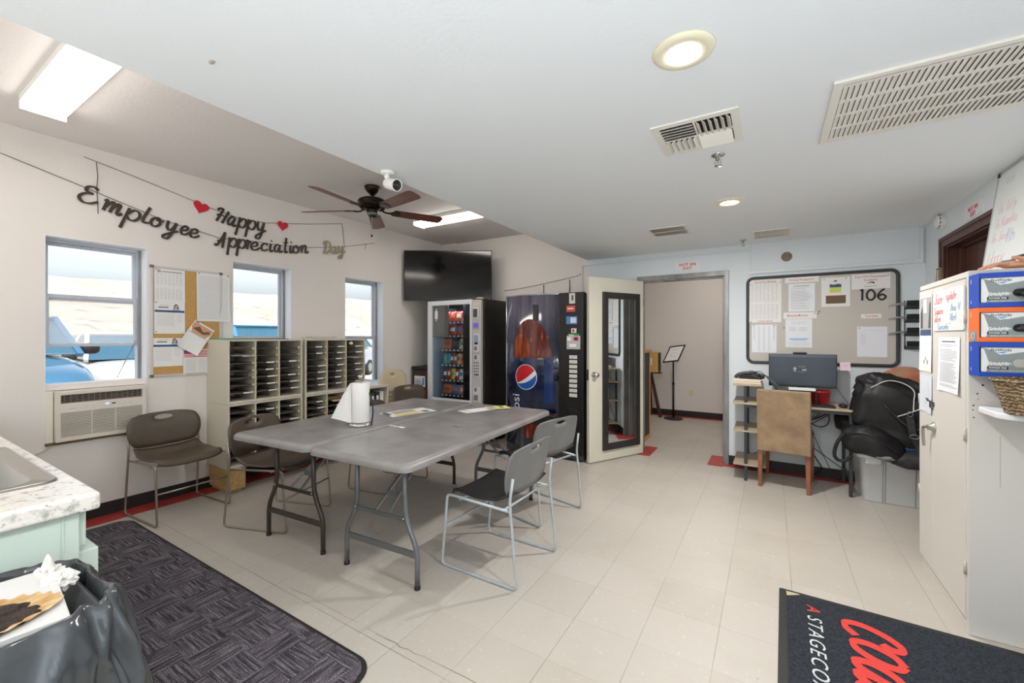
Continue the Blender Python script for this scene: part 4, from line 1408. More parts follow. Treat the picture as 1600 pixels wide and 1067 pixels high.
# ------------------------------------------------------------------ stacking chairs
BROWNP = M('brown_plastic', '#54493d', 0.42, var=0.08, scale=9)
GREYP = M('grey_plastic', '#6f7070', 0.42, var=0.06, scale=9)
BLKSEAT = M('black_seat', '#262525', 0.5, var=0.15, scale=12)
CHAIRM = M('chair_steel', '#a59d90', 0.32, metal=0.75)
CHAIRL = M('chair_light_steel', '#b3bbbf', 0.38, metal=0.25)
def back_panel(name, mat, parent, zc, hgt, wtop, wmid, wbot, x0, lean, curve, hole, th=0.012):
    """moulded back with an oval hand hole; y across, z up, faces +x"""
    hx, hz, ha, hb = hole
    hh = hgt / 2
    key = [(-wbot / 2, -hh), (-wmid / 2, -hh * 0.35), (-wmid / 2, hh * 0.35), (-wtop / 2, hh * 0.86), (-wtop * 0.22, hh * 1.0), (wtop * 0.22, hh * 1.0), (wtop / 2, hh * 0.86), (wmid / 2, hh * 0.35), (wmid / 2, -hh * 0.35), (wbot / 2, -hh), (wbot * 0.2, -hh * 1.08), (-wbot * 0.2, -hh * 1.08)]
    outer = fillet([(p[0], p[1], 0) for p in key], 0.035, 4, closed=True)
    N = 72
    O, Hn = [], []
    for i in range(N):
        a = 2 * math.pi * i / N
        d = (math.cos(a), math.sin(a))
        best = None
        for j in range(len(outer)):
            p, q = outer[j], outer[(j + 1) % len(outer)]
            ex, ey = q.x - p.x, q.y - p.y
            den = d[0] * ey - d[1] * ex
            if abs(den) < 1e-12:
                continue
            t = ((p.x - hx) * ey - (p.y - hz) * ex) / den
            s = ((p.x - hx) * d[1] - (p.y - hz) * d[0]) / den
            if t > 0 and -1e-6 <= s <= 1 + 1e-6:
                best = t if best is None else max(best, t)
        O.append((hx + d[0] * best, hz + d[1] * best))
        Hn.append((hx + ha * math.cos(a), hz + hb * math.sin(a)))
    rings = 7
    V = []
    def mp(y, z, off):
        x = x0 - lean * (z / hgt) + curve * (abs(y) / 0.25) ** 2 - 0.012 * (z / hh) ** 2 * (1 if z > 0 else 0.2)
        return Vector((x + off, y, zc + z))
    for side in (0, 1):
        for r_ in range(rings):
            t = r_ / (rings - 1)
            for i in range(N):
                y = Hn[i][0] * (1 - t) + O[i][0] * t
                z = Hn[i][1] * (1 - t) + O[i][1] * t
                edge = 0.5 * th * (1 - 0.55 * (1 if r_ in (0, rings - 1) else 0))
                V.append(mp(y, z, edge if side else -edge))
    F = []
    S = rings * N
    for r_ in range(rings - 1):
        for i in range(N):
            k = (i + 1) % N
            F.append((r_ * N + i, r_ * N + k, (r_ + 1) * N + k, (r_ + 1) * N + i))
            F.append((S + r_ * N + i, S + (r_ + 1) * N + i, S + (r_ + 1) * N + k, S + r_ * N + k))
    for r_ in (0, rings - 1):
        for i in range(N):
            k = (i + 1) % N
            F.append((r_ * N + i, S + r_ * N + i, S + r_ * N + k, r_ * N + k))
    g = MB()
    g.add(V, F, 0, True)
    return g.build(name, mat, parent)

def seat_shell(name, mat, parent, z=0.44, depth=0.43, width=0.46, x0=-0.20, dip=0.02, th=0.013):
    g = MB()
    def prof(u, v, off):
        x = x0 + depth * u
        y = (v - 0.5)
        wd = width * (0.94 + 0.06 * math.sin(math.pi * min(1, u * 1.3)))
        rr = 0.0
        if u > 0.86:
            rr = ((u - 0.86) / 0.14) ** 2
        zz = z - dip * math.sin(math.pi * min(1, u)) - 0.035 * rr + 0.02 * (abs(y) * 2) ** 3 + 0.03 * max(0, 0.18 - u) / 0.18
        return Vector((x - 0.03 * rr * (abs(y) * 2) ** 4, y * wd, zz + off))
    nu, nv = 18, 15
    V = [prof(i / (nu - 1), j / (nv - 1), o) for o in (th / 2, -th / 2) for i in range(nu) for j in range(nv)]
    F = []
    S = nu * nv
    for i in range(nu - 1):
        for j in range(nv - 1):
            a = i * nv + j
            F.append((a, a + 1, a + nv + 1, a + nv))
            F.append((S + a, S + a + nv, S + a + nv + 1, S + a + 1))
    rim = [i * nv for i in range(nu)] + [(nu - 1) * nv + j for j in range(1, nv)] + [i * nv + nv - 1 for i in range(nu - 2, -1, -1)] + [j for j in range(nv - 2, 0, -1)]
    for i in range(len(rim)):
        a, b = rim[i], rim[(i + 1) % len(rim)]
        F.append((a, b, S + b, S + a))
    g.add(V, F, 0, True)
    return g.build(name, mat, parent)

def make_chair(label, kind, loc, rz, group):
    t = thing('stacking_chair', label, 'chair', loc, rz, group)
    if kind == 'brown':
        fm, sm, bm_, r = CHAIRM, BROWNP, BROWNP, 0.0075
        zb0 = 0.515
    else:
        fm, sm, bm_, r = CHAIRL, BLKSEAT, GREYP, 0.0085
        zb0 = 0.50
    hy = 0.245
    for s in (-1, 1):
        y = s * hy
        g = MB()
        path = [(-0.235, y * 0.97, zb0 + 0.10), (-0.215, y * 0.98, zb0 - 0.03), (-0.262, y, r), (0.262, y, r), (0.225, y * 0.98, 0.425), (0.20, y * 0.97, 0.432), (-0.205, y * 0.97, 0.418)]
        g.tube(fillet([Vector(p) for p in path], 0.035, 5), r, 9)
        g.build('sled_frame', fm, t)
    g = MB()
    g.tube([(0.243, -hy, 0.235), (0.243, hy, 0.235)], r * 0.8, 8)
    g.build('front_rail', fm, t)
    g = MB()
    g.tube([(-0.17, -hy * 0.97, 0.415), (-0.17, hy * 0.97, 0.415)], r * 0.9, 8)
    g.tube([(0.13, -hy * 0.97, 0.418), (0.13, hy * 0.97, 0.418)], r * 0.9, 8)
    g.build('seat_rail', fm, t)
    if kind == 'brown':
        seat_shell('seat', sm, t, z=0.450)
        back_panel('backrest', bm_, t, 0.632, 0.255, 0.44, 0.505, 0.43, -0.235, 0.04, 0.022, (0, 0.088, 0.066, 0.019))
    else:
        seat_shell('seat', sm, t, z=0.452, width=0.47)
        back_panel('backrest', bm_, t, 0.628, 0.27, 0.47, 0.505, 0.46, -0.225, 0.045, 0.028, (0, 0.098, 0.050, 0.013))
    return t
GB, GG = 'brown stacking chairs along the window side', 'grey stacking chairs on the near side of the tables'
ch = make_chair('brown plastic stacking chair against the wall beside the air conditioner', 'brown', (-4.015, 1.475, 0), R(3), GB)
dup(ch, (-3.20, 1.825, 0), R(19), 'brown plastic stacking chair between the mail sorters and the near end of the left table', GB)
dup(ch, (-3.05, 2.77, 0), R(11), 'brown plastic stacking chair mostly hidden behind the paper towels at the left table', GB)
dup(ch, (-3.70, 3.86, 0), R(-8), 'brown plastic stacking chair in the far corner before the folded beige chair', GB)
cg = make_chair('grey stacking chair with black seat nearest the viewer at the right table', 'grey', (-1.43, 2.195, 0), R(180), GG)
dup(cg, (-1.60, 2.985, 0), R(166), 'grey stacking chair with black seat second from the front at the right table', GG)

# folded beige chair leaning on the wall by the corner
BEIGE = M('beige_resin', '#d8c7a6', 0.5)
fc = thing('folding_chair', 'beige resin folding chair folded flat against the wall in the far corner', 'folding chair', (-4.27, 3.93, 0.0), R(4))
ob = back_panel('backrest', BEIGE, fc, 0.80, 0.28, 0.38, 0.45, 0.49, 0.02, 0.05, 0.012, (0, 0.075, 0.038, 0.016))
g = MB()
for i in range(7):
    z = 0.30 + i * 0.05
    g.bx(0.045, 0.065, -0.20, 0.20, z, z + 0.036)
g.bx(0.04, 0.07, -0.215, -0.195, 0.28, 0.66); g.bx(0.04, 0.07, 0.195, 0.215, 0.28, 0.66)
g.build('seat', BEIGE, fc, bevel=0.004)
for s in (-1, 1):
    MB().tube(fillet([(0.015, s * 0.225, 0.86), (0.03, s * 0.228, 0.4), (0.10, s * 0.232, 0.012)], 0.1), 0.011, 8).build('leg', BEIGE, fc)
    MB().tube([(0.075, s * 0.205, 0.55), (0.055, s * 0.212, 0.012)], 0.010, 8).build('leg', BEIGE, fc)
g = MB(); g.tube([(0.09, -0.23, 0.10), (0.09, 0.23, 0.10)], 0.008, 8)
g.build('cross_rail', BEIGE, fc)
# dark bin beside the snack machine with a taped notice
bn = thing('recycling_bin', 'dark brown bin with a scribbled notice taped on, squeezed left of the snack machine', 'bin', (-4.17, 4.52, 0))
g = MB()
ol = rrect(0.33, 0.34, 0.02)
g.prism(ol, 0.90, Matrix.Identity(4))
g.build('body', M('bin_brown', '#43362a', 0.6, var=0.15, scale=7), bn)
g = MB(); g.prism(rrect(0.345, 0.355, 0.024), 0.955, Matrix.Identity(4), h0=0.90)
g.build('lid', BLACKP, bn, bevel=0.006)
g = MB()
fr = frame((-0.01, -0.172, 0.75), (1, 0, 0), (0, 0, 1))
g.prism(rrect(0.20, 0.15, 0.004), 0.001, fr)
for i in range(5):
    x = -0.075 + i * 0.022
    g.tube([fr @ Vector(p) for p in smooth_path([(x, 0.04, 0.002), (x - 0.006, 0, 0.002), (x + 0.004, -0.045, 0.002), (x + 0.012, 0.02, 0.002)], 4)], 0.0016, 5, m=1)
g.prism([(0.035, -0.05), (0.085, -0.05), (0.085, 0.06), (0.055, 0.05)], 0.0016, fr, 2)
g.build('notice', [PAPERB, INKD, M('notice_blue', '#4b9dc4', 0.6)], bn)
MB().bx(0.10, 0.16, -0.176, -0.170, 0.58, 0.90).build('side_trim', M('maroon_trim', '#5b2a2a', 0.5), bn)

# ------------------------------------------------------------------ folding tables
TOPM = M('grey_blowmould', '#868380', 0.27, var=0.13, scale=5, detail=8, bump=0.12, bscale=400, spec=0.45)
LEGM1 = M('brown_steel', '#4c4640', 0.38, metal=0.5)
LEGM2 = M('grey_steel', '#74777a', 0.38, metal=0.5)
def folding_table(label, loc, rz, lm):
    t = thing('folding_table', label, 'table', loc, rz, 'grey folding tables pushed together')
    L, W = 1.83, 0.755
    g = MB()
    prof = [(0.0, 0.697), (0.0, 0.716), (0.004, 0.726), (0.014, 0.7345), (0.028, 0.738)]   # inset, z going up the moulded rim
    base = []
    for (ins, z) in prof:
        base.append([(p[0], p[1], z) for p in rrect(W - 2 * ins, L - 2 * ins, 0.055 - ins * 0.5, 7)])
    n = len(base[0])
    V = [p for ring in base for p in ring]
    F = []
    for i in range(len(base) - 1):
        for j in range(n):
            k = (j + 1) % n
            F.append((i * n + j, i * n + k, (i + 1) * n + k, (i + 1) * n + j))
    g.add(V, F, 0, True)
    o = len(g.v) - len(V)
    g.f.append([o + (len(base) - 1) * n + j for j in range(n)]); g.m.append(0); g.s.append(False)
    # underside, set up inside the rim
    g.prism(rrect(W - 0.03, L - 0.03, 0.045, 7), 0.712, h0=0.704)
    g.bx(-W / 2 + 0.02, -W / 2 + 0.05, -L / 2 + 0.06, L / 2 - 0.06, 0.690, 0.706); g.bx(W / 2 - 0.05, W / 2 - 0.02, -L / 2 + 0.06, L / 2 - 0.06, 0.690, 0.706)
    g.build('tabletop', TOPM, t)
    for e in (-1, 1):
        y = e * (L / 2 - 0.20)
        for s in (-1, 1):
            lg = MB()
            lg.tube(fillet([(s * 0.185, y, 0.70), (s * 0.187, y, 0.375), (s * 0.262, y, 0.235), (s * 0.275, y, 0.175), (s * 0.275, y, 0.0)], 0.09, 8), 0.0145, 12)
            lo = lg.build('leg', lm, t)
            MB().cyl((s * 0.275, y, 0.0), (s * 0.275, y, 0.018), 0.0165, n=14).build('rubber_foot', BLACKP, lo)
            MB().blob((s * 0.187 , y - e * -0.016, 0.37), (0.007, 0.005, 0.007), 2, 10, 8).build('rivet', CHROME, lo)
        c = MB()
        c.bx(-0.268, 0.268, y - 0.006, y + 0.006, 0.165, 0.200)
        c.build('cross_bar', lm, t, bevel=0.002)
        MB().bar((-0.186, y, 0.36), (0.186, y, 0.36), 0.012, 0.022).build('brace_bar', lm, t, bevel=0.002)
        MB().bar((-0.25, y, 0.698), (0.25, y, 0.698), 0.03, 0.014).build('pivot_bar', lm, t, bevel=0.002)
        b = MB()
        b.bar((-0.05, y, 0.36), (-0.02, y - e * 0.42, 0.69), 0.018, 0.010)
        b.bar((0.05, y, 0.36), (0.02, y - e * 0.42, 0.69), 0.018, 0.010)
        b.box((0, y - e * 0.42, 0.694), (0.16, 0.03, 0.014))
        b.box((0, y - e * 0.10, 0.44), (0.07, 0.012, 0.03))
        b.build('folding_brace', M('brace_steel', '#8f9294', 0.35, metal=0.7), t)
    return t
folding_table('left grey folding table with dark brown legs, standing before the mail sorters', (-2.745, 2.345, 0), R(4.2), LEGM1)
folding_table('right grey folding table with grey legs, standing nearer the doorway', (-1.957, 2.385, 0), R(3.4), LEGM2)
# ------------------------------------------------------------------ things on the tables
TZ = 0.738
th_ = thing('paper_towel_holder', 'steel paper towel holder standing on the left table', 'towel holder', (-2.52, 2.02, TZ), R(35))
MB().lathe([(0.0, 0.0), (0.082, 0.0), (0.085, 0.006), (0.083, 0.016), (0.070, 0.021), (0.0, 0.023)], 36).build('base', CHROME, th_)
MB().cyl((0, 0, 0.02), (0, 0, 0.335), 0.006).lathe([(0.0, 0.333), (0.012, 0.335), (0.018, 0.343), (0.020, 0.353), (0.012, 0.362), (0.0, 0.364)], 20).build('post', CHROME, th_)
MB().tube(smooth_path([(0.077, 0.0, 0.012), (0.088, 0.0, 0.09), (0.080, 0.0, 0.17), (0.064, 0.0, 0.225)], 6), 0.0055, 8).blob((0.064, 0, 0.228), (0.008, 0.008, 0.008), 2, 12, 8).build('tension_arm', M('dark_steel', '#4b4b4d', 0.3, metal=0.9), th_)
TOWEL = M('towel_paper', '#eceae6', 0.85, bump=0.25, bscale=160)
tw = thing('paper_towels', 'white paper towel roll with a loose sheet hanging off its left side', 'paper towels', (-2.52, 2.02, TZ + 0.026), R(31.5))
MB().lathe([(0.02, 0.0), (0.060, 0.0), (0.0625, 0.004), (0.0625, 0.276), (0.060, 0.280), (0.02, 0.280), (0.02, 0.0)], 40).build('roll', TOWEL, tw)
g = MB()
def flap(u, v):
    # u outwards from the roll, v down from the top
    out = 0.048 + 0.15 * u * (0.10 + 0.90 * v ** 0.9)
    x = -out
    y = -0.045 + 0.02 * math.sin(u * 2.5) - 0.015 * u * v
    z = 0.278 - 0.285 * v * (1 - 0.10 * u) + 0.0
    if u > 0.001:
        z += 0.012 * u * (v > 0.95)
    return Vector((x, y, max(0.001 - 0.02 * u, z)))
g.grid(flap, 14, 20)
g.build('loose_sheet', TOWEL, tw)
FOLD = M('flyer_white', '#ebe8e2', 0.5)
def flat_paper(x, y, w_, d_, rz, label, marks=(), m=FOLD, name='paper_sheet', cat='paper', z=TZ + 0.0006, group=None):
    g = MB()
    g.grid(lambda u, v: Vector(((u - 0.5) * w_, (v - 0.5) * d_, 0.0012 + 0.0035 * max(0, noise.noise(Vector((u * 3, v * 3, x)))))), 8, 8)
    for (xa, xb, ya, yb, mi) in marks:
        g.bx(xa, xb, ya, yb, 0.0046, 0.0050, mi)
    return tag(g.build(name, [m, INKD, INK, M('yellow_print', '#e5d574', 0.5), INKBLUE, M('green_print', '#4c9a6a', 0.6)], loc=(x, y, z), rot=(0, 0, rz)), label, cat, group)
flat_paper(-2.60, 2.57, 0.23, 0.42, R(-14), 'open white leaflet with small print on the left table, beyond the towel roll', [(-0.09, 0.02, -0.19, -0.16, 4), (-0.08, 0.0, -0.12, 0.08, 2), (0.03, 0.10, -0.15, 0.05, 3), (0.02, 0.09, 0.10, 0.16, 5), (-0.07, 0.06, -0.205, -0.198, 1)])
flat_paper(-2.165, 2.945, 0.15, 0.30, R(-20), 'plain white paper across the seam at the far end of the tables', [(-0.06, 0.05, -0.12, -0.115, 2), (-0.06, 0.05, -0.09, -0.085, 2)], z=TZ + 0.0012)
flat_paper(-2.075, 3.135, 0.16, 0.20, R(-40), 'yellow printed flyer at the far end of the right table', [(-0.06, 0.06, -0.08, -0.03, 2), (-0.05, 0.03, 0.02, 0.05, 5)], m=M('yellow_flyer', '#e2d88d', 0.5), z=TZ + 0.0052)
g = MB()
g.prism(fillet([(0, 0.004, 0), (0.10, 0.003, 0), (0.118, 0.013, 0), (0.150, 0.013, 0), (0.150, 0.007, 0), (0.132, 0.006, 0), (0.132, 0.0035, 0), (0.152, 0.003, 0), (0.152, -0.003, 0), (0.132, -0.0035, 0), (0.132, -0.006, 0), (0.150, -0.007, 0), (0.150, -0.013, 0), (0.118, -0.013, 0), (0.10, -0.003, 0), (0, -0.004, 0)], 0.002, 2, True), 0.004, h0=0.001)
tag(g.build('plastic_fork', WHITE, loc=(-2.325, 2.115, TZ + 0.001), rot=(0, 0, R(-2))), 'white plastic fork lying across the seam between the tables', 'fork')
g = MB(); g.blob((0, 0, 0.006), (0.018, 0.009, 0.006), 3, 14, 8, 0.15, 60, 2); g.blob((-0.035, -0.01, 0.005), (0.008, 0.006, 0.005), 3, 10, 8)
tag(g.build('scrap', M('scrap_grey', '#8b877f', 0.7), loc=(-1.885, 2.345, TZ)), 'crumpled grey scrap lying on the right table', 'scrap')
# ------------------------------------------------------------------ snack machine
SNACKB = M('machine_dark', '#2a2622', 0.42, metal=0.25, var=0.12, scale=3)
SILV = M('machine_silver', '#dcdee3', 0.4, metal=0.1)
PUTTY = M('machine_putty', '#bcb8b2', 0.45)
INSIDE = M('machine_inside', '#222326', 0.6)
INPALE = M('machine_inside_pale', '#9fb0c2', 0.4)
SX0, SX1, SY0, SY1, SZ = -3.990, -3.060, 4.30, 5.05, 1.850
sn = thing('snack_machine', 'glass-front snack vending machine with a silver frame and keypad column', 'vending machine', ((SX0 + SX1) / 2, SY0, 0))
cx = (SX0 + SX1) / 2
L = lambda x: x - cx
PX0 = L(-3.835)                                                   # product columns start here
GX0, GX1, GZ0, GZ1 = L(-3.915), L(-3.272), 0.555, 1.790     # glass opening
g = MB()
g.bx(L(SX0), L(SX0) + 0.02, 0.03, 0.75, 0.06, SZ); g.bx(L(SX1) - 0.02, L(SX1), 0.03, 0.75, 0.06, SZ)
g.bx(L(SX0), L(SX1), 0.03, 0.75, SZ - 0.02, SZ); g.bx(L(SX0), L(SX1), 0.73, 0.75, 0.06, SZ); g.bx(L(SX0), L(SX1), 0.03, 0.75, 0.06, 0.09)
g.bx(GX1 + 0.035, L(SX1) - 0.02, 0.06, 0.72, 0.09, SZ - 0.02)
g.build('cabinet', SNACKB, sn, bevel=0.004)
g = MB()
g.bx(L(SX0), GX0, 0.0, 0.035, 0.10, SZ); g.bx(GX1, GX1 + 0.03, 0.0, 0.035, 0.10, SZ)
g.bx(L(SX0), GX1 + 0.03, 0.0, 0.035, GZ1, SZ); g.bx(L(SX0), GX1 + 0.03, 0.0, 0.035, 0.50, GZ0)
g.bx(L(SX0), GX1 + 0.03, 0.0, 0.035, 0.10, 0.14)
g.bx(L(SX0), GX1 + 0.03, 0.012, 0.035, 0.14, 0.50)
g.build('door_frame', SILV, sn, bevel=0.003)
MB().bx(GX0, GX1, 0.016, 0.022, GZ0, GZ1).build('glass', glass('machine_glass', (0.9, 0.92, 0.94, 1)), sn)
g = MB()
g.bx(GX0 - 0.02, GX1 + 0.02, 0.60, 0.615, 0.5, SZ - 0.03)
g.bx(PX0 + 0.425, PX0 + 0.43, 0.04, 0.60, 0.5, SZ - 0.03)
g.bx(GX0 - 0.02, GX1 + 0.004, 0.04, 0.60, 0.50, 0.52)
g.build('liner', INSIDE, sn)
MB().bx(L(SX0) + 0.021, L(SX0) + 0.024, 0.04, 0.60, 0.52, 1.78).build('pale_panel', INPALE, sn)
MB().bx(GX0 - 0.01, L(-3.645), 0.028, 0.034, 1.365, 1.80).build('header_panel', M('header_taupe', '#6e675f', 0.5), sn)
g = MB()
fr = frame((L(-3.845), 0.0148, 1.665), (1, 0, 0), (0, 0, 1))
g.prism(rrect(0.052, 0.105, 0.004), 0.001, fr); g.prism(rrect(0.016, 0.17, 0.003), 0.0012, fr)
g.build('taped_note', M('note_white', '#e6e3e6', 0.6), sn)
shelfz = [1.575, 1.395, 1.205, 1.005, 0.800, 0.600]
for z in shelfz:
    g = MB()
    g.bx(PX0, PX0 + 0.425, 0.10, 0.58, z - 0.012, z - 0.006)
    g.bx(PX0, PX0 + 0.425, 0.095, 0.103, z - 0.030, z + 0.002)
    for i in range(6):
        g.bx(PX0 + 0.012 + i * 0.068, PX0 + 0.047 + i * 0.068, 0.093, 0.0955, z - 0.024, z - 0.006, 1)
    g.build('product_shelf', [M('shelf_black', '#141416', 0.5), M('price_tag', '#b9b9b9', 0.5)], sn)
MB().bx(GX0, GX1 - 0.02, 0.045, 0.06, GZ1 + 0.004, GZ1 + 0.014).build('light_strip', emit('machine_led', '#f2f6ff', 40.0), sn)
g = MB()
g.prism([(0.0, 0.0), (0.145, 0.0), (0.145, SZ - 0.12), (0.0, SZ - 0.12)], 0.0, frame((GX1 + 0.032, 0.0, 0.11), (1, 0, 0), (0, 0, 1)), h0=-0.055)
g.build('control_column', PUTTY, sn, bevel=0.006)
cc0 = GX1 + 0.032
def cpart(name, x0, x1, z0, z1, d, m, bev=0.002):
    MB().bx(cc0 + x0, cc0 + x1, -d, 0.004, z0, z1).build(name, m, sn, bevel=bev)
GREYD = M('panel_grey', '#4b4d50', 0.4)
SILP = M('panel_silver', '#cfcdc9', 0.4)
cpart('card_surround', 0.020, 0.105, 1.600, 1.745, 0.006, SILP)
cpart('card_reader', 0.034, 0.092, 1.620, 1.725, 0.018, GREYD, 0.004)
cpart('display_surround', 0.022, 0.112, 1.480, 1.555, 0.005, M('panel_beige', '#a79f93', 0.5))
cpart('display', 0.036, 0.102, 1.494, 1.540, 0.007, emit('violet_display', '#6a4fd8', 0.9), 0.001)
cpart('bill_surround', 0.034, 0.125, 1.175, 1.41, 0.006, SILP)
cpart('bill_acceptor', 0.046, 0.104, 1.285, 1.395, 0.010, M('bill_blue', '#8ba4bd', 0.3))
cpart('bill_mouth', 0.050, 0.100, 1.278, 1.30, 0.012, DARK, 0.001)
cpart('keypad_plate', 0.034, 0.130, 0.875, 1.140, 0.005, SILP)
g = MB()
for i in range(3):
    for j in range(4):
        x = cc0 + 0.050 + i * 0.030; z = 1.045 - j * 0.037
        g.cyl((x, -0.004, z), (x, -0.010, z), 0.0105, n=14)
g.build('keypad', M('key_grey', '#77757a', 0.4), sn)
PURP = M('purple_mark', '#4c4a86', 0.5)
g = MB()
for z in (1.225, 1.112, 0.705):
    fr = frame((cc0 + 0.066, -0.006, z), (1, 0, 0), (0, 0, 1))
    g.prism([(0.020 * math.cos(R(a)), 0.025 * math.sin(R(a))) for a in range(0, 360, 20)], 0.002, fr)
    g.text('$' if z != 1.112 else '#', 0.026, fr @ Matrix.Translation((0, 0, 0.0022)), 1)
g.bx(cc0 + 0.045, cc0 + 0.115, -0.008, -0.004, 0.885, 0.905)
g.build('purple_icons', [PURP, M('icon_white', '#dcdae6', 0.5)], sn)
cpart('coin_return_surround', 0.024, 0.135, 0.545, 0.735, 0.007, SILP)
cpart('coin_return', 0.040, 0.105, 0.570, 0.640, 0.012, M('coin_cup', '#9b9893', 0.35, metal=0.4))
g = MB(); g.text('SNACK', 0.03, frame((cc0 + 0.066, -0.0015, 1.785), (1, 0, 0), (0, 0, 1)), 0)
g.build('lettering', M('panel_lettering', '#dcd9d4', 0.5), sn)
g = MB(); g.bx(L(-3.9), L(-3.30), 0.008, 0.012, 0.20, 0.42)
g.build('delivery_flap', M('flap_black', '#1b1b1c', 0.4), sn, bevel=0.003)
# packets: every one its own thing
def packet(x, y, z, w_, h_, c1, c2, label, style='bag'):
    m1 = M('foil_' + c1[0], c1[1], 0.28, var=0.12, scale=25, spec=0.6)
    m2 = M('foil_' + c2[0], c2[1], 0.35, spec=0.6)
    g = MB()
    def f(u, v, s):
        yy = (v - 0.5)
        puff = (math.sin(math.pi * u) ** 0.6) * (math.sin(math.pi * v) ** 0.5) * 0.018
        puff *= 1 + 0.3 * noise.noise(Vector((u * 4, v * 5, x * 30)))
        return Vector(((u - 0.5) * w_, -s * puff + 0.012 * yy, v * h_))
    g.grid(lambda u, v: f(u, v, 1), 7, 10)
    g.grid(lambda u, v: f(u, v, -1), 7, 10)
    o = len(g.v)
    g.grid(lambda u, v: f(0.12 + 0.76 * u, 0.36 + 0.34 * v, 1) + Vector((0, -0.0015, 0)), 6, 6, 1)
    tag(g.build('snack_packet', [m1, m2], loc=(x, y, z), rot=(R(-4), 0, 0)), label, 'snack', 'packets in the snack machine')
RD, OR, TL, DB, YL, PK, CR, GN, BL, BR, WH, BK = ('red', '#a8322a'), ('orange', '#c0602a'), ('teal', '#2f8d92'), ('darkbrown', '#4a2d22'), ('yellow', '#d9bf3a'), ('pink', '#cf6a72'), ('cream', '#cfc3a3'), ('green', '#5f9a55'), ('blue', '#2f6ca8'), ('brown', '#7a4a32'), ('white', '#dedfe0'), ('charcoal', '#39363a')
rows = [
 (0, 'top', 0.145, [(RD, BR, 0.105), (RD, OR, 0.105), (RD, CR, 0.105), (CR, RD, 0.08)]),
 (1, 'second', 0.15, [(RD, OR, 0.105), (RD, WH, 0.105), (RD, BL, 0.105), (GN, CR, 0.08)]),
 (2, 'third', 0.15, [(OR, BR, 0.135), (BK, BK, 0.135), (CR, GN, 0.13)]),
 (3, 'fourth', 0.145, [(TL, GN, 0.062), (TL, BL, 0.058), (DB, CR, 0.058), (RD, CR, 0.058), (YL, BL, 0.06), (PK, RD, 0.06), (TL, WH, 0.045)]),
 (4, 'fifth', 0.145, [(BK, WH, 0.062), (RD, CR, 0.060), (YL, GN, 0.066), (RD, WH, 0.062), (WH, TL, 0.066), (GN, YL, 0.06)]),
 (5, 'bottom', 0.13, [(OR, BR, 0.135), (BL, OR, 0.14), (PK, CR, 0.13)]),
]
ordn = ['first', 'second', 'third', 'fourth', 'fifth', 'sixth', 'seventh']
for (k, rn, h_, its) in rows:
    tot = sum(i[2] for i in its)
    gap = (0.415 - tot) / len(its)
    x = L(-3.835) + 0.006 + gap / 2
    for i, (c1, c2, w_) in enumerate(its):
        packet(cx + x + w_ / 2, SY0 + 0.14, shelfz[k] - 0.003, w_, h_, c1, c2, '%s snack packet with %s panel, %s on the %s shelf of the snack machine' % (c1[0].replace('darkbrown', 'dark brown'), c2[0].replace('darkbrown', 'dark brown'), ordn[i], rn))
        x += w_ + gap
g = MB(); g.lathe([(0.0, 0.0), (0.055, 0.0), (0.06, 0.006), (0.045, 0.018), (0.03, 0.024), (0.0, 0.026)], 28)
tag(g.build('lid', M('tan_lid', '#b49b78', 0.6), loc=(-3.15, 4.36, SZ)), 'small round tan lid lying on top of the snack machine', 'lid')

# ------------------------------------------------------------------ cola machine
PX0_, PX1_, PXC, PY, PZ = -2.745, -1.730, -2.025, 4.36, 1.862
pm = thing('cola_machine', 'tall black soft drink vending machine with a curved blue bottle picture front', 'vending machine', ((PX0_ + PX1_) / 2, PY, 0))
pcx = (PX0_ + PX1_) / 2
BODYB = M('cola_body', '#141313', 0.35, var=0.2, scale=2)
g = MB()
g.bx(PX0_ - pcx, PX1_ - pcx, 0.0, 0.70, 0.055, PZ - 0.006)
g.bx(PX0_ - pcx + 0.03, PX1_ - pcx - 0.03, 0.03, 0.66, 0.0, 0.06)
g.build('cabinet', BODYB, pm, bevel=0.006)
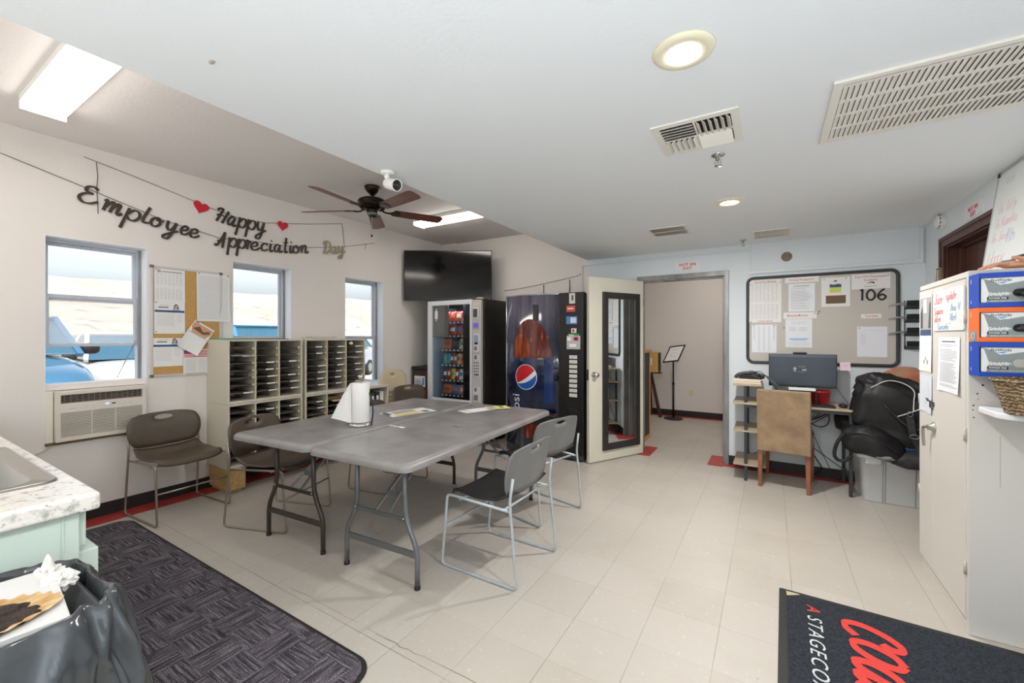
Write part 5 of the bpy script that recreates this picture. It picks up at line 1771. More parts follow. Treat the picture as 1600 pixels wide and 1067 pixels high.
# curved front: x from PX0_ to PXC, sagging out by 0.10 towards the room
fw = PXC - PX0_
fxc = (PX0_ + PXC) / 2 - pcx
def front(x, z, off=0.0):
    t = (x - fxc) / (fw / 2)
    return Vector((x, -0.012 - 0.085 * (1 - t * t) - off, z))
g = MB()
n = 24
xs = [fxc - fw / 2 + fw * i / (n - 1) for i in range(n)]
V = [front(x, 0.10) for x in xs] + [front(x, PZ) for x in xs] + [(xs[-1], 0.0, 0.10), (xs[0], 0.0, 0.10), (xs[-1], 0.0, PZ), (xs[0], 0.0, PZ)]
F = [(i, i + 1, n + i + 1, n + i) for i in range(n - 1)] + [tuple(range(n)) + (2 * n, 2 * n + 1), tuple(range(n, 2 * n)) + (2 * n + 2, 2 * n + 3)]
g.add(V, F, 0, True)
def sign_mat():
    m = bpy.data.materials.new('navy_picture_front')
    m.use_nodes = True
    nt = m.node_tree
    b = nt.nodes['Principled BSDF']
    tc = nt.nodes.new('ShaderNodeTexCoord')
    sep = nt.nodes.new('ShaderNodeSeparateXYZ')
    nt.links.new(tc.outputs['Object'], sep.inputs[0])
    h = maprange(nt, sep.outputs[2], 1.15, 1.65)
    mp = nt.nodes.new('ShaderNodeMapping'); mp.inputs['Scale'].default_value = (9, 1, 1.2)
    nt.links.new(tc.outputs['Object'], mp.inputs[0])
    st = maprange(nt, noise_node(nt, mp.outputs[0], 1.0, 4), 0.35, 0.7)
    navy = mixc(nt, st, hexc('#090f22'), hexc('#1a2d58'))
    top = mixc(nt, st, hexc('#3b3a4a'), hexc('#6f6c78'))  # grey room reflection painted into the upper front
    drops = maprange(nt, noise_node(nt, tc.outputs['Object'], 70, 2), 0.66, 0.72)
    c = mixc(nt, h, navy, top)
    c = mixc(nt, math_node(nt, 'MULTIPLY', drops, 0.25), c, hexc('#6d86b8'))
    nt.links.new(c, b.inputs['Base Color'])
    b.inputs['Roughness'].default_value = 0.12
    b.inputs['Coat Weight'].default_value = 0.5
    b.inputs['Coat Roughness'].default_value = 0.05
    return m
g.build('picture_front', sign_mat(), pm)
def amber_mat():
    m = bpy.data.materials.new('amber_bottle_print')
    m.use_nodes = True
    nt = m.node_tree
    b = nt.nodes['Principled BSDF']
    tc = nt.nodes.new('ShaderNodeTexCoord')
    mp = nt.nodes.new('ShaderNodeMapping'); mp.inputs['Scale'].default_value = (16, 1, 3.0)
    nt.links.new(tc.outputs['Object'], mp.inputs[0])
    st = maprange(nt, noise_node(nt, mp.outputs[0], 1.0, 5, 0.6), 0.3, 0.7)
    c = mixc(nt, st, hexc('#2a0e0e'), hexc('#7c2e20'))
    hi = maprange(nt, noise_node(nt, mp.outputs[0], 2.1, 4, 0.6), 0.62, 0.72)
    c = mixc(nt, hi, c, hexc('#c9774f'))
    nt.links.new(c, b.inputs['Base Color'])
    b.inputs['Roughness'].default_value = 0.12
    b.inputs['Coat Weight'].default_value = 0.4
    MATS['amber'] = m
    return m
AMB = amber_mat()
def bottle_patch(x0, x1, zlo, ztop, off, m, name, nn=20):
    gg = MB()
    gg.grid(lambda u, v: front(x0 + (x1 - x0) * u, zlo(u) + (ztop(u) - zlo(u)) * v, off), nn, 10)
    gg.build(name, m, pm)
X = lambda x: x - pcx
dome = lambda c, zt: (lambda u: c + (zt - c) * max(0.0, 1 - abs(2 * u - 1) ** 2.2) ** 0.62)
bottle_patch(X(-2.63), X(-2.12), lambda u: 1.13, dome(1.18, 1.575), 0.0012, AMB, 'bottle_print', 40)
bottle_patch(X(-2.62), X(-2.37), lambda u: 1.13, dome(1.20, 1.41), 0.0022, M('amber_front_print', '#571c17', 0.12, col2='#b25436', scale=1.0, coat=0.4, stretch=(16, 1, 3)), 'bottle_print', 40)
bottle_patch(X(-2.335), X(-2.265), lambda u: 1.56, lambda u: 1.74, 0.0026, M('bottle_neck_print', '#17161c', 0.15, coat=0.4), 'bottle_neck_print', 6)
base_ = lambda a, b: (lambda u: b - (b - a) * max(0.0, 1 - abs(2 * u - 1) ** 3) ** 0.5)
bottle_patch(X(-2.55), X(-2.30), base_(0.20, 0.28), lambda u: 0.50, 0.0012, AMB, 'bottle_print')
bottle_patch(X(-2.31), X(-2.06), base_(0.20, 0.28), lambda u: 0.50, 0.0022, AMB, 'bottle_print')
BLUEP = M('label_blue_print', '#1d3163', 0.15, var=0.3, scale=8, coat=0.4, stretch=(1, 1, 0.15))
bottle_patch(X(-2.20), X(-2.10), lambda u: 0.62, lambda u: 1.12, 0.0012, BLUEP, 'label_print', 8)
# roundel
gx, gz, gr = X(-2.43), 0.905, 0.140
gg = MB()
def dd(px, pz, off):
    return front(gx + px, gz + pz, off)
def region(lo, hi, off, m):
    nn = 26
    gg.grid(lambda u, v: dd((2 * u - 1) * gr * 0.9999, lo(u) + (hi(u) - lo(u)) * v, off), nn, 12, m)
cir = lambda u: gr * math.sqrt(max(0, 1 - (2 * u - 1) ** 2))
gg.grid(lambda u, v: dd((gr + 0.008) * math.cos(2 * math.pi * u) * v, (gr + 0.008) * math.sin(2 * math.pi * u) * v, 0.003), 40, 6, 0)
def rot_region(fn_lo, fn_hi, m, off):
    a = R(14)
    def f(u, v):
        x = (2 * u - 1) * gr
        lo, hi = fn_lo(u), fn_hi(u)
        lo = max(-cir(u), min(cir(u), lo)); hi = max(-cir(u), min(cir(u), hi))
        z = lo + (hi - lo) * v
        return dd(x * math.cos(a) - z * math.sin(a), x * math.sin(a) + z * math.cos(a), off)
    gg.grid(f, 40, 12, m)
s_up = lambda u: gr * (-0.30 + 0.66 * (u ** 1.9) * (1.25 - 0.25 * u))
s_dn = lambda u: gr * (-0.34 - 0.16 * math.sin(u * math.pi) + 0.32 * u * u)
rot_region(s_up, lambda u: gr, 1, 0.004)
rot_region(lambda u: -gr, s_dn, 2, 0.004)
gg.build('roundel', [M('roundel_white', '#dfe4ea', 0.2, coat=0.4), M('roundel_red', '#c8262e', 0.2, coat=0.4), M('roundel_blue', '#1f57a6', 0.2, coat=0.4)], pm)
gg = MB()
gg.text('pepsi', 0.165, frame((0, 0, 0), (1, 0, 0), (0, 1, 0)), align='LEFT', ext=0.0, res=4)
V = []
for p in gg.v:                        # written upwards along the left of the front and bent on to its curve
    V.append(tuple(front(X(-2.57) - p[1], 0.36 + p[0], 0.003)))
gg.v = V
gg.build('lettering', M('lettering_white', '#d3dbe6', 0.3), pm)
g = MB()
g.tube([front(xs[0] + 0.004, 0.10), front(xs[0] + 0.004, PZ)], 0.012, 8)
g.tube([front(xs[-1] - 0.006, 0.10), front(xs[-1] - 0.006, PZ)], 0.014, 8)
g.grid(lambda u, v: front(xs[0] + fw * u, PZ - 0.012 + 0.014 * v, 0.003), 16, 3)
g.build('edge_trim', M('edge_silver', '#8f959c', 0.25, metal=0.8), pm)
g = MB()
nn = 18
g.tube(smooth_path([front(X(-2.44), 0.44, 0.02), front(X(-2.41), 0.475, 0.03), front(X(-2.25), 0.478, 0.03), front(X(-2.09), 0.475, 0.03), front(X(-2.06), 0.44, 0.02)], 5), 0.014, 8)
g.grid(lambda u, v: front(X(-2.43) + 0.36 * u, 0.37 + 0.10 * v, 0.008), 12, 4)
g.build('dispensing_slot', BLACKP, pm)
# the black selection column
g = MB()
g.bx(PXC - pcx, PX1_ - pcx, -0.06, 0.0, 0.075, PZ)
g.bx(PXC - pcx + 0.245, PX1_ - pcx, -0.066, 0.0, 0.075, PZ - 0.01)
g.build('selection_column', BODYB, pm, bevel=0.004)
MB().bx(PX0_ - pcx + 0.02, PX1_ - pcx - 0.01, -0.045, 0.0, 0.02, 0.095).build('kick_plate', M('kick_grey', '#3a3c3e', 0.4), pm, bevel=0.004)
yc = -0.061
g = MB()
k0 = X(-1.895)
for i in range(9):
    z = 1.150 - i * 0.0525
    g.bx(k0, k0 + 0.092, yc - 0.006, yc + 0.002, z - 0.019, z + 0.019)
g.build('selection_button', M('button_ivory', '#cfcdc6', 0.4), pm, bevel=0.003)
g = MB()
for i in range(9):
    z = 1.150 - i * 0.0525
    g.bx(k0 + 0.012, k0 + 0.080, yc - 0.0066, yc - 0.004, z + 0.006, z + 0.009)
    g.bx(k0 + 0.012, k0 + 0.060, yc - 0.0066, yc - 0.004, z - 0.009, z - 0.007)
g.build('button_print', INK, pm)
g = MB(); g.bx(X(-1.925), X(-1.925) + 0.16, yc - 0.010, yc, 1.235, 1.385)
g.build('coin_plate', M('coin_plate', '#b9bcc0', 0.35, metal=0.4), pm, bevel=0.004)
g = MB(); g.bx(k0 + 0.005, k0 + 0.085, yc - 0.013, yc, 1.262, 1.295); g.bx(X(-1.915), X(-1.875), yc - 0.012, yc, 1.33, 1.365)
g.bx(X(-1.84), X(-1.785), yc - 0.012, yc, 1.33, 1.372, 1); g.bx(X(-1.83), X(-1.80), yc - 0.0125, yc, 1.345, 1.36, 2)
g.build('coin_marks', [WHITE, M('coin_red', '#b4353a', 0.4), BLACKP], pm)
g = MB(); g.bx(X(-1.925), X(-1.775), yc - 0.004, yc, 0.51, 0.66); g.bx(X(-1.90), X(-1.80), yc - 0.010, yc, 0.54, 0.58)
g.build('coin_return', M('return_black', '#1f1e1e', 0.3), pm, bevel=0.002)
def sticker(x, z, w_, h_, col, label, sub=()):
    g = MB()
    g.bx(-w_ / 2, w_ / 2, -0.0012, 0, -h_ / 2, h_ / 2)
    ms = [M('sticker_' + col, col, 0.4)]
    for (a, b, c, d, cc) in sub:
        g.bx(a * w_, b * w_, -0.0016, 0, c * h_, d * h_, len(ms))
        ms.append(M('sticker_' + cc, cc, 0.4))
    tag(g.build('sticker', ms, loc=(x, PY + yc + 0.0, z)), label, 'sticker', 'stickers on the cola machine')
sticker(-1.862, 1.795, 0.070, 0.115, '#cfcbc4', 'white notice sticker at the top of the cola machine column', [(-0.1, 0.2, -0.2, 0.3, '#4a4642')])
sticker(-1.878, 1.682, 0.105, 0.070, '#c24a44', 'red sticker second from the top on the cola machine column', [(-0.38, 0.3, -0.1, 0.16, '#e5c6c2')])
sticker(-1.868, 1.555, 0.130, 0.085, '#4f7fb8', 'blue and white sticker third from the top on the cola machine column', [(-0.1, 0.42, -0.35, 0.35, '#c9d6e6')])
sticker(-1.842, 1.440, 0.060, 0.050, '#d8d4d0', 'small white and red sticker above the green one on the cola machine', [(-0.3, 0.1, -0.3, 0.3, '#b43c3c')])
sticker(-1.845, 1.352, 0.135, 0.110, '#3f8a52', 'green and yellow sticker above the coin plate of the cola machine', [(-0.45, 0.3, -0.3, 0.15, '#d9c53a'), (-0.4, 0.0, 0.2, 0.42, '#bfc9b0')])
# ------------------------------------------------------------------ bulletin board over the desk
bb = thing('bulletin_board', 'wide grey fabric bulletin board with a rounded black frame above the computer desk', 'bulletin board', (0.387, YB, 1.546))
BW_, BH_ = 1.218, 0.904
MB().prism(rrect(BW_ - 0.03, BH_ - 0.03, 0.05), 0.014, frame((0, 0, 0), (1, 0, 0), (0, 0, 1))).build('fabric_panel', GREYFAB, bb)
MB().tube([frame((0, 0, 0), (1, 0, 0), (0, 0, 1)) @ Vector((p[0], p[1], 0.012)) for p in rrect(BW_ - 0.03, BH_ - 0.03, 0.055, 8)], 0.015, 10, closed=True).build('frame', M('frame_charcoal', '#35383a', 0.45), bb)
d = 0.014
def heading(txt, w_, h_, sx=0.9):
    def ex(g, off, line):
        g.text(txt, h_ * 0.52, off @ Matrix.Translation((0, 0, 0.0)), 3, sx=sx, bold=0.0006)
    return ex
def rtext(items):
    def ex(g, off, line):
        for (s, size, x, y, mi) in items:
            g.text(s, size, off @ Matrix.Translation((x, y, 0)), mi, sx=0.92, bold=0.0004)
    return ex
sheet(bw(-0.052, 1.741, d), 0.286, 0.44, 'tall schedule sheet with a pink heading at the top left of the bulletin board', 'table', pins=((-0.46, 0.40, PINK_), (0.46, 0.42, PINK_), (-0.44, -0.48, PINK_)), paper=PAPER, extra=rtext([('Operations Meeting', 0.026, 0, 0.198, 3), ('Operations Meeting', 0.018, 0, -0.207, 3)]))
sheet(bw(-0.060, 1.354, d), 0.220, 0.288, 'sheet of pale columns at the lower left of the bulletin board', 'columns', pins=((-0.42, 0.47, PINK_), (0.40, 0.47, PINK_)), paper=PAPERB)
sheet(bw(0.260, 1.763, d), 0.217, 0.277, 'printed letter under the Driving Recognition heading on the bulletin board', 'letter', paper=PAPERB)
sheet(bw(0.260, 1.941, d + 0.001), 0.275, 0.056, 'paper strip headed Driving Recognition at the top of the bulletin board', 'none', name='heading_strip', curl=0.001, extra=rtext([('Driving Recognition', 0.027, 0, 0, 3)]))
sheet(bw(0.236, 1.408, d), 0.220, 0.283, 'printed page with a blue band under the Meeting Minutes heading', 'none', paper=PAPERB,
      extra=lambda g, o, l: ([l(-0.07 + 0.01 * (i % 2), 0.07, 0.115 - i * 0.018, 0.002) for i in range(2)], [l(-0.08, -0.02, 0.06 - i * 0.009) for i in range(5)], [l(0.0, 0.07, 0.06 - i * 0.009) for i in range(5)], l(-0.08, 0.08, -0.055, 0.010, 6), l(-0.065, 0.065, -0.068, 0.008, 6), [l(-0.085, 0.085, -0.09 - i * 0.016, 0.0016, 3 if i == 0 else 1) for i in range(3)]))
sheet(bw(0.245, 1.585, d + 0.001), 0.274, 0.064, 'paper strip headed Meeting Minutes in the middle of the bulletin board', 'none', name='heading_strip', curl=0.001, pins=((0.44, 0.3, PINK_),), extra=rtext([('Meeting Minutes', 0.028, -0.02, 0.0, 3)]))
def poster(g, off, line):
    line(-0.012, 0.012, 0.105, 0.012, 2)
    line(-0.045, 0.045, 0.03, 0.070, 8)
    g.prism([(-0.045, 0.045), (0.045, 0.045), (0.045, 0.07), (0.02, 0.078), (-0.01, 0.07), (-0.045, 0.077)], 0.0006, off, 5)
    line(-0.075, 0.078, -0.075, 0.072, 9)
    line(-0.058, 0.056, -0.058, 0.036, 0)
    line(-0.078, 0.080, -0.036, 0.006, 7)
    g.prism([(-0.048, -0.07), (-0.03, -0.058), (-0.036, -0.042), (-0.05, -0.045)], 0.0006, off, 7)
    line(-0.02, 0.05, -0.058, 0.008, 1)
sheet(bw(0.529, 1.804, d), 0.220, 0.282, 'white page with a yellow-green picture and a brown banner photo on the bulletin board', 'none', pins=((-0.4, 0.44, PINB), (0.36, 0.45, PINB)), extra=poster)
sheet(bw(0.789, 1.888, d), 0.278, 0.138, 'white card headed Days W/O Preventable Accidents on the bulletin board', 'none', name='heading_card', curl=0.001, pins=((0.44, 0.36, PINK_),), extra=lambda g, o, l: (g.text('Days W/O Preventable', 0.0255, o @ Matrix.Translation((0, 0.045, 0)), 3, sx=0.95, bold=0.0004), g.text('Accidents', 0.0255, o @ Matrix.Translation((0, 0.014, 0)), 3, sx=0.95, bold=0.0004), g.text('Southwest RTA', 0.014, o @ Matrix.Translation((0, -0.045, 0)), 5), g.prism([(-0.03, -0.02), (0.0, -0.012), (0.03, -0.022), (0.025, -0.005), (-0.005, -0.004)], 0.0004, o, 11), None)[-1])
NUMB = M('number_black', '#17171a', 0.5)
for (ch, x, w_, lab) in (('1', 0.724, 0.03, 'black cut-out digit 1 on the bulletin board below the accident-days card'), ('0', 0.790, 0.064, 'black cut-out digit 0 in the middle of the day count on the bulletin board'), ('6', 0.868, 0.064, 'black cut-out digit 6 at the end of the day count on the bulletin board')):
    g = MB()
    st = {'1': [[(-0.008, 0.040), (0.006, 0.050), (0.004, 0.0), (0.004, -0.050)]], '0': [[(0.0, 0.048), (-0.026, 0.02), (-0.026, -0.024), (0.0, -0.048), (0.026, -0.024), (0.026, 0.02)]], '6': [[(0.018, 0.052), (-0.014, 0.022), (-0.028, -0.018), (0.0, -0.048), (0.028, -0.022), (0.004, 0.002), (-0.02, -0.014)]]}[ch]
    for s in st:
        P = smooth_path([(p[0], p[1], 0) for p in s], 6, closed=(ch == '0'))
        fr = bw(x, 1.762, d + 0.003)
        g.tube([fr @ p for p in P], 0.0075, 8, closed=(ch == '0'))
    tag(g.build('digit', NUMB), lab, 'number')
sheet(bw(0.793, 1.566, d), 0.147, 0.040, 'small paper strip with a pink heading above the lower right sheet of the bulletin board', 'none', name='heading_strip', curl=0.001, extra=rtext([('Road Safety', 0.021, 0.004, 0, 3)]))
sheet(bw(0.799, 1.327, d), 0.216, 0.282, 'mostly blank form at the lower right of the bulletin board', 'none', pins=((-0.43, 0.45, PINK_),), paper=PAPERB, extra=lambda g, o, l: ([l(-0.085, -0.045, 0.07 - i * 0.012) for i in range(9)], [l(-0.06, 0.085, 0.105, 0.0012)]))
for (x, z, lab) in ((0.392, 1.60, 'black push pin alone on the board right of the Meeting Minutes strip'), (0.112, 1.463, 'black push pin alone on the board left of the blue-banded page'), (0.402, 1.62, 'second black push pin just above the one right of the Meeting Minutes strip')):
    g = MB(); g.lathe([(0.003, 0), (0.003, 0.005), (0.005, 0.009), (0.0, 0.011)], 12, mat=bw(x, z, d))
    tag(g.build('push_pin', PINK_), lab, 'push pin')

# wall pockets beside the cabinet
wp = thing('wall_file', 'black mesh wall file with papers sticking out, in the corner beside the tall cabinet', 'wall file', (1.082, YB, 1.26))
g = MB()
for zz in (0.0, 0.12, 0.24, 0.36):
    g.add([(-0.055, -0.002, zz), (0.06, -0.002, zz), (0.06, -0.075, zz + 0.03), (-0.055, -0.075, zz + 0.03), (-0.055, -0.002, zz + 0.004), (0.06, -0.002, zz + 0.004), (0.06, -0.075, zz + 0.034), (-0.055, -0.075, zz + 0.034)], [(0, 3, 2, 1), (4, 5, 6, 7), (0, 1, 5, 4), (1, 2, 6, 5), (2, 3, 7, 6), (3, 0, 4, 7)])
    g.bx(-0.055, 0.06, -0.078, -0.074, zz + 0.03, zz + 0.075)
g.bx(0.056, 0.06, -0.006, 0.0, 0.0, 0.44); g.bx(-0.055, 0.06, -0.004, 0.0, 0.0, 0.03)
g.bx(-0.058, -0.054, -0.012, 0.0, 0.0, 0.44)
g.build('pocket_frame', BLACKM, wp)
for i, (zz, rz) in enumerate(((0.385, 4), (0.265, -3), (0.14, 6))):
    g = MB(); g.grid(lambda u, v: Vector((-0.17 + 0.2 * u, -0.012 - 0.05 * v, 1.26 + zz + 0.012 * math.sin(3 * u) + 0.02 * v - 0.012 * (1 - u) * (i == 2))), 8, 4)
    tag(g.build('paper_sheet', PAPERB, loc=(1.082, YB, 0)), ('white paper sticking out of the top pocket of the black wall file', 'white paper sticking out of the middle pocket of the black wall file', 'white paper drooping from the lower pocket of the black wall file')[i], 'paper')

# ------------------------------------------------------------------ computer desk with side shelves
OAK = wood('pale_oak', '#a3927a', '#bdae96', 0.5, (2.0, 22, 22))
DSKM = M('desk_steel', '#3d4347', 0.45, metal=0.4)
dk = thing('computer_desk', 'narrow oak-topped computer desk with dark metal legs and side shelves', 'desk', (0.14, 4.82, 0))
X0, X1, Y0, Y1 = -0.345, 0.445, -0.215, 0.215
def leg(x, y, zt):
    MB().bx(x - 0.0125, x + 0.0125, y - 0.0125, y + 0.0125, 0, zt).build('leg', DSKM, dk, bevel=0.002)
leg(X1, Y0, 0.725); leg(X1, Y1, 0.725); leg(X0, Y0, 0.905); leg(X0, Y1, 0.905)
MB().bx(X0 - 0.11, X1 + 0.015, Y0 - 0.02, Y1 + 0.03, 0.728, 0.746).build('desktop', OAK, dk, bevel=0.002)
MB().bx(X0 - 0.105, X0 + 0.135, Y0 - 0.02, Y1 + 0.03, 0.905, 0.922).build('shelf', OAK, dk, bevel=0.002)
for z in (0.465, 0.145):
    MB().bx(X0 - 0.105, X0 + 0.165, Y0 - 0.02, Y1 + 0.03, z, z + 0.016).build('shelf', OAK, dk, bevel=0.002)
g = MB()
g.bx(X0, X1, Y0 - 0.012, Y0 + 0.012, 0.700, 0.726); g.bx(X0, X1, Y1 - 0.012, Y1 + 0.012, 0.700, 0.726)
g.bx(X1 - 0.012, X1 + 0.012, Y0, Y1, 0.700, 0.726); g.bx(X1 - 0.010, X1 + 0.010, Y0, Y1, 0.13, 0.155)
g.bx(X0 - 0.012, X0 + 0.012, Y0, Y1, 0.700, 0.726)
g.tube([(X0 + 0.01, Y1, 0.13), (X1 - 0.01, Y1, 0.70)], 0.004, 6); g.tube([(X0 + 0.01, Y1 - 0.004, 0.70), (X1 - 0.01, Y1 - 0.004, 0.13)], 0.004, 6)
g.build('frame_rails', DSKM, dk)
# things on the little top shelf
bk = MB()
bk.bx(-0.115, 0.115, -0.14, 0.14, 0.0, 0.014); bk.bx(-0.118, 0.112, -0.145, 0.135, 0.015, 0.030, 1); bk.bx(-0.11, 0.116, -0.135, 0.14, 0.031, 0.04)
tag(bk.build('paper_stack', [M('cream_paper', '#e0d6c5', 0.7), M('cream_paper2', '#d3c7b3', 0.7)], loc=(-0.195, 4.80, 0.922), bevel=0.001), 'cream stack of papers on the small shelf at the left end of the desk', 'papers')
ph = thing('desk_phone', 'black desk phone with a tangle of cords on top of the cream paper stack', 'telephone', (-0.165, 4.78, 0.962), R(-12))
MB().prism([(-0.09, 0.0), (0.10, 0.0), (0.10, 0.02), (0.02, 0.045), (-0.09, 0.03)], 0.16, frame((0, 0.08, 0), (1, 0, 0), (0, 0, 1))).build('body', BLACKP, ph, bevel=0.006)
MB().tube(smooth_path([(-0.13, -0.05, 0.006), (-0.10, -0.05, 0.035), (-0.05, -0.04, 0.052), (0.01, -0.03, 0.055), (0.06, -0.02, 0.045), (0.09, -0.02, 0.038)], 5), 0.018, 10).build('handset', M('handset_grey', '#3b3f41', 0.45), ph)
g = MB()
rr = random.Random(11)
for k in range(4):
    P = [Vector((-0.03 + 0.13 * t + rr.uniform(-0.012, 0.012), -0.05 + rr.uniform(-0.02, 0.05), 0.055 + 0.02 * math.sin(t * 3 + k) + rr.uniform(-0.006, 0.01))) for t in [i / 5 for i in range(6)]]
    P += [Vector((0.14, -0.02 + 0.02 * k, 0.02)), Vector((0.19 + 0.01 * k, 0.02, -0.06)), Vector((0.24, 0.06, -0.17)), Vector((0.27 + 0.02 * k, 0.10, -0.215))]
    g.tube(smooth_path(P, 5), 0.004, 6)
g.build('cord', M('cord_grey', '#55585a', 0.5), ph)

# ------------------------------------------------------------------ computer
mon = thing('monitor', 'large dark computer monitor facing the room on the desk', 'monitor', (0.25, 4.87, 0.746), R(1))
g = MB(); g.bx(-0.268, 0.268, -0.02, 0.025, 0.150, 0.462)
g.build('bezel', M('monitor_case', '#23272c', 0.35), mon, bevel=0.004)
MB().bx(-0.262, 0.262, -0.0215, -0.019, 0.166, 0.434).build('screen', emit('monitor_screen', '#4a5560', 0.62) if False else M('monitor_glass', '#38424c', 0.22, var=0.2, scale=2.5, spec=0.6), mon)
MB().bx(-0.262, 0.262, -0.0225, -0.019, 0.434, 0.459).build('top_bar', M('monitor_bar', '#5a5f6c', 0.4), mon)
g = MB()
fr = frame((-0.055, -0.0222, 0.325), (1, 0, 0), (0, 0, 1))
g.prism([(0.013 * math.cos(R(a)), 0.013 * math.sin(R(a))) for a in range(0, 360, 24)], 0.0003, fr)
g.prism(rrect(0.020, 0.010, 0.003, 2, 0, -0.022), 0.0003, fr)
for i in range(2):
    for j in range(3):
        g.prism(rrect(0.010, 0.008, 0.001, 1, 0.062 + j * 0.012, -0.006 - i * 0.010), 0.0003, fr)
g.prism(rrect(0.06, 0.003, 0.001, 1, 0.055, 0.018), 0.0003, fr); g.prism(rrect(0.05, 0.002, 0.001, 1, 0.05, -0.032), 0.0003, fr)
g.build('screen_icons', M('screen_icon', '#9eabb6', 0.5), mon)
g = MB(); g.bx(-0.03, 0.03, 0.025, 0.045, 0.01, 0.32); g.bx(-0.11, 0.07, -0.08, 0.10, 0.0, 0.012)
g.build('stand', BLACKP, mon, bevel=0.003)
wc = thing('webcam', 'small black webcam clipped on top of the monitor', 'webcam', (0.235, 4.855, 1.208))
MB().bx(-0.055, 0.055, -0.012, 0.016, 0.001, 0.019).build('body', BLACKP, wc, bevel=0.006)
MB().cyl((0, -0.0125, 0.010), (0, -0.016, 0.010), 0.006, n=14).build('lens', MATS['black_glass'], wc)
g = MB(); g.tube(smooth_path([(-0.24, 4.90, 1.212), (-0.1, 4.905, 1.216), (0.05, 4.90, 1.222), (0.12, 4.88, 1.212)], 5), 0.004, 6)
g.box((-0.005, 4.885, 1.16), (0.03, 0.03, 0.10))
sheet(frame((0.575, 4.843, 1.105), (1, 0, 0), (0, 0, 1)) @ Matrix.Rotation(R(3), 4, 'Z'), 0.076, 0.076, 'pink sticky note on the right edge of the monitor', 'none', cat='sticky note', name='sticky_note', paper=M('sticky_pink', '#e3c9d6', 0.7), curl=0.004, extra=lambda g, o, l: (l(-0.02, 0.02, 0.01, 0.002), l(-0.02, 0.015, -0.002, 0.002)))
rs_ = thing('paper_riser', 'small dark stand under the monitor holding a strip of white papers', 'stand', (0.245, 4.72, 0.746))
MB().bx(-0.11, 0.11, -0.05, 0.05, 0.125, 0.135).bx(-0.11, -0.10, -0.05, 0.05, 0, 0.13).bx(0.10, 0.11, -0.05, 0.05, 0, 0.13).build('frame', BLACKM, rs_)
MB().bx(-0.105, 0.10, -0.056, 0.045, 0.1365, 0.155).build('papers', PAPER, rs_, bevel=0.002)
kb = thing('keyboard', 'black keyboard on the desk behind the tan chair', 'keyboard', (0.265, 4.665, 0.746))
MB().bx(-0.19, 0.22, -0.055, 0.075, 0.0, 0.014).build('base', BLACKP, kb, bevel=0.003)
g = MB()
for i in range(20):
    for j in range(5):
        g.bx(-0.183 + i * 0.0198, -0.183 + i * 0.0198 + 0.0165, -0.048 + j * 0.0235, -0.048 + j * 0.0235 + 0.019, 0.014, 0.019)
g.build('keys', M('key_black', '#222226', 0.5), kb)
ms = thing('computer_mouse', 'black computer mouse at the right end of the desk', 'mouse', (0.545, 4.72, 0.746))
MB().blob((0, 0, 0.016), (0.033, 0.055, 0.018), 2.3, 20, 12).build('shell', BLACKP, ms)
MB().cyl((-0.003, 0.03, 0.031), (0.003, 0.03, 0.031), 0.008, n=14).build('wheel', GREYD, ms)
rb = thing('red_tub', 'bright red plastic tub on the desk below the monitor', 'tub', (0.395, 4.90, 0.746))
MB().lathe([(0.0, 0.0), (0.066, 0.0), (0.078, 0.11), (0.084, 0.112), (0.084, 0.120), (0.075, 0.120), (0.064, 0.006), (0.0, 0.006)], 32).build('body', M('red_plastic', '#c9252f', 0.35), rb)
MB().lathe([(0.086, 0.108), (0.088, 0.112), (0.086, 0.116)], 32).build('rim', M('red_plastic2', '#b51f29', 0.35), rb)
g = MB()
def cbl(P, r, m=0):
    g.tube(smooth_path(P, 6), r, 6, m=m)
cbl([(0.50, 4.98, 0.71), (0.30, 5.03, 0.66), (0.14, 5.02, 0.62), (0.24, 5.0, 0.48), (0.31, 5.0, 0.36), (0.36, 5.01, 0.22), (0.42, 5.03, 0.10), (0.36, 5.04, 0.03)], 0.005)
cbl([(0.20, 5.0, 0.70), (0.28, 5.0, 0.60), (0.33, 5.0, 0.52), (0.32, 5.0, 0.35), (0.30, 5.02, 0.20), (0.34, 5.03, 0.10)], 0.006)
cbl([(0.52, 4.97, 0.70), (0.40, 5.01, 0.60), (0.30, 5.02, 0.56), (0.20, 5.02, 0.58)], 0.006)
cbl([(0.33, 5.0, 0.50), (0.40, 5.0, 0.30), (0.47, 5.01, 0.14), (0.50, 5.03, 0.02)], 0.003)
tag(g.build('cable_bundle', BLACKP), 'black cables hanging in a tangle under the desk', 'cables')
g = MB()
cbl([(0.42, 4.99, 0.71), (0.47, 5.0, 0.62), (0.46, 5.0, 0.54), (0.40, 5.0, 0.51), (0.33, 5.0, 0.54), (0.27, 5.01, 0.62)], 0.005)
tag(g.build('cable', M('blue_cable', '#2b4a63', 0.5)), 'blue cable looping under the desk top', 'cable')
g = MB()
cbl([(0.25, 5.03, 0.70), (0.23, 5.03, 0.63), (0.28, 5.03, 0.58), (0.38, 5.03, 0.60), (0.42, 5.03, 0.68)], 0.007)
tag(g.build('cable', M('beige_cable', '#a49a87', 0.6)), 'coiled beige cable hanging under the desk top', 'cable')
g = MB()
cbl([(0.52, 4.89, 0.90), (0.56, 4.92, 0.83), (0.60, 4.98, 0.775), (0.63, 5.04, 0.70)], 0.0022)
tag(g.build('cable', BLACKP), 'thin black cable running from the monitor over the right end of the desk', 'cable')

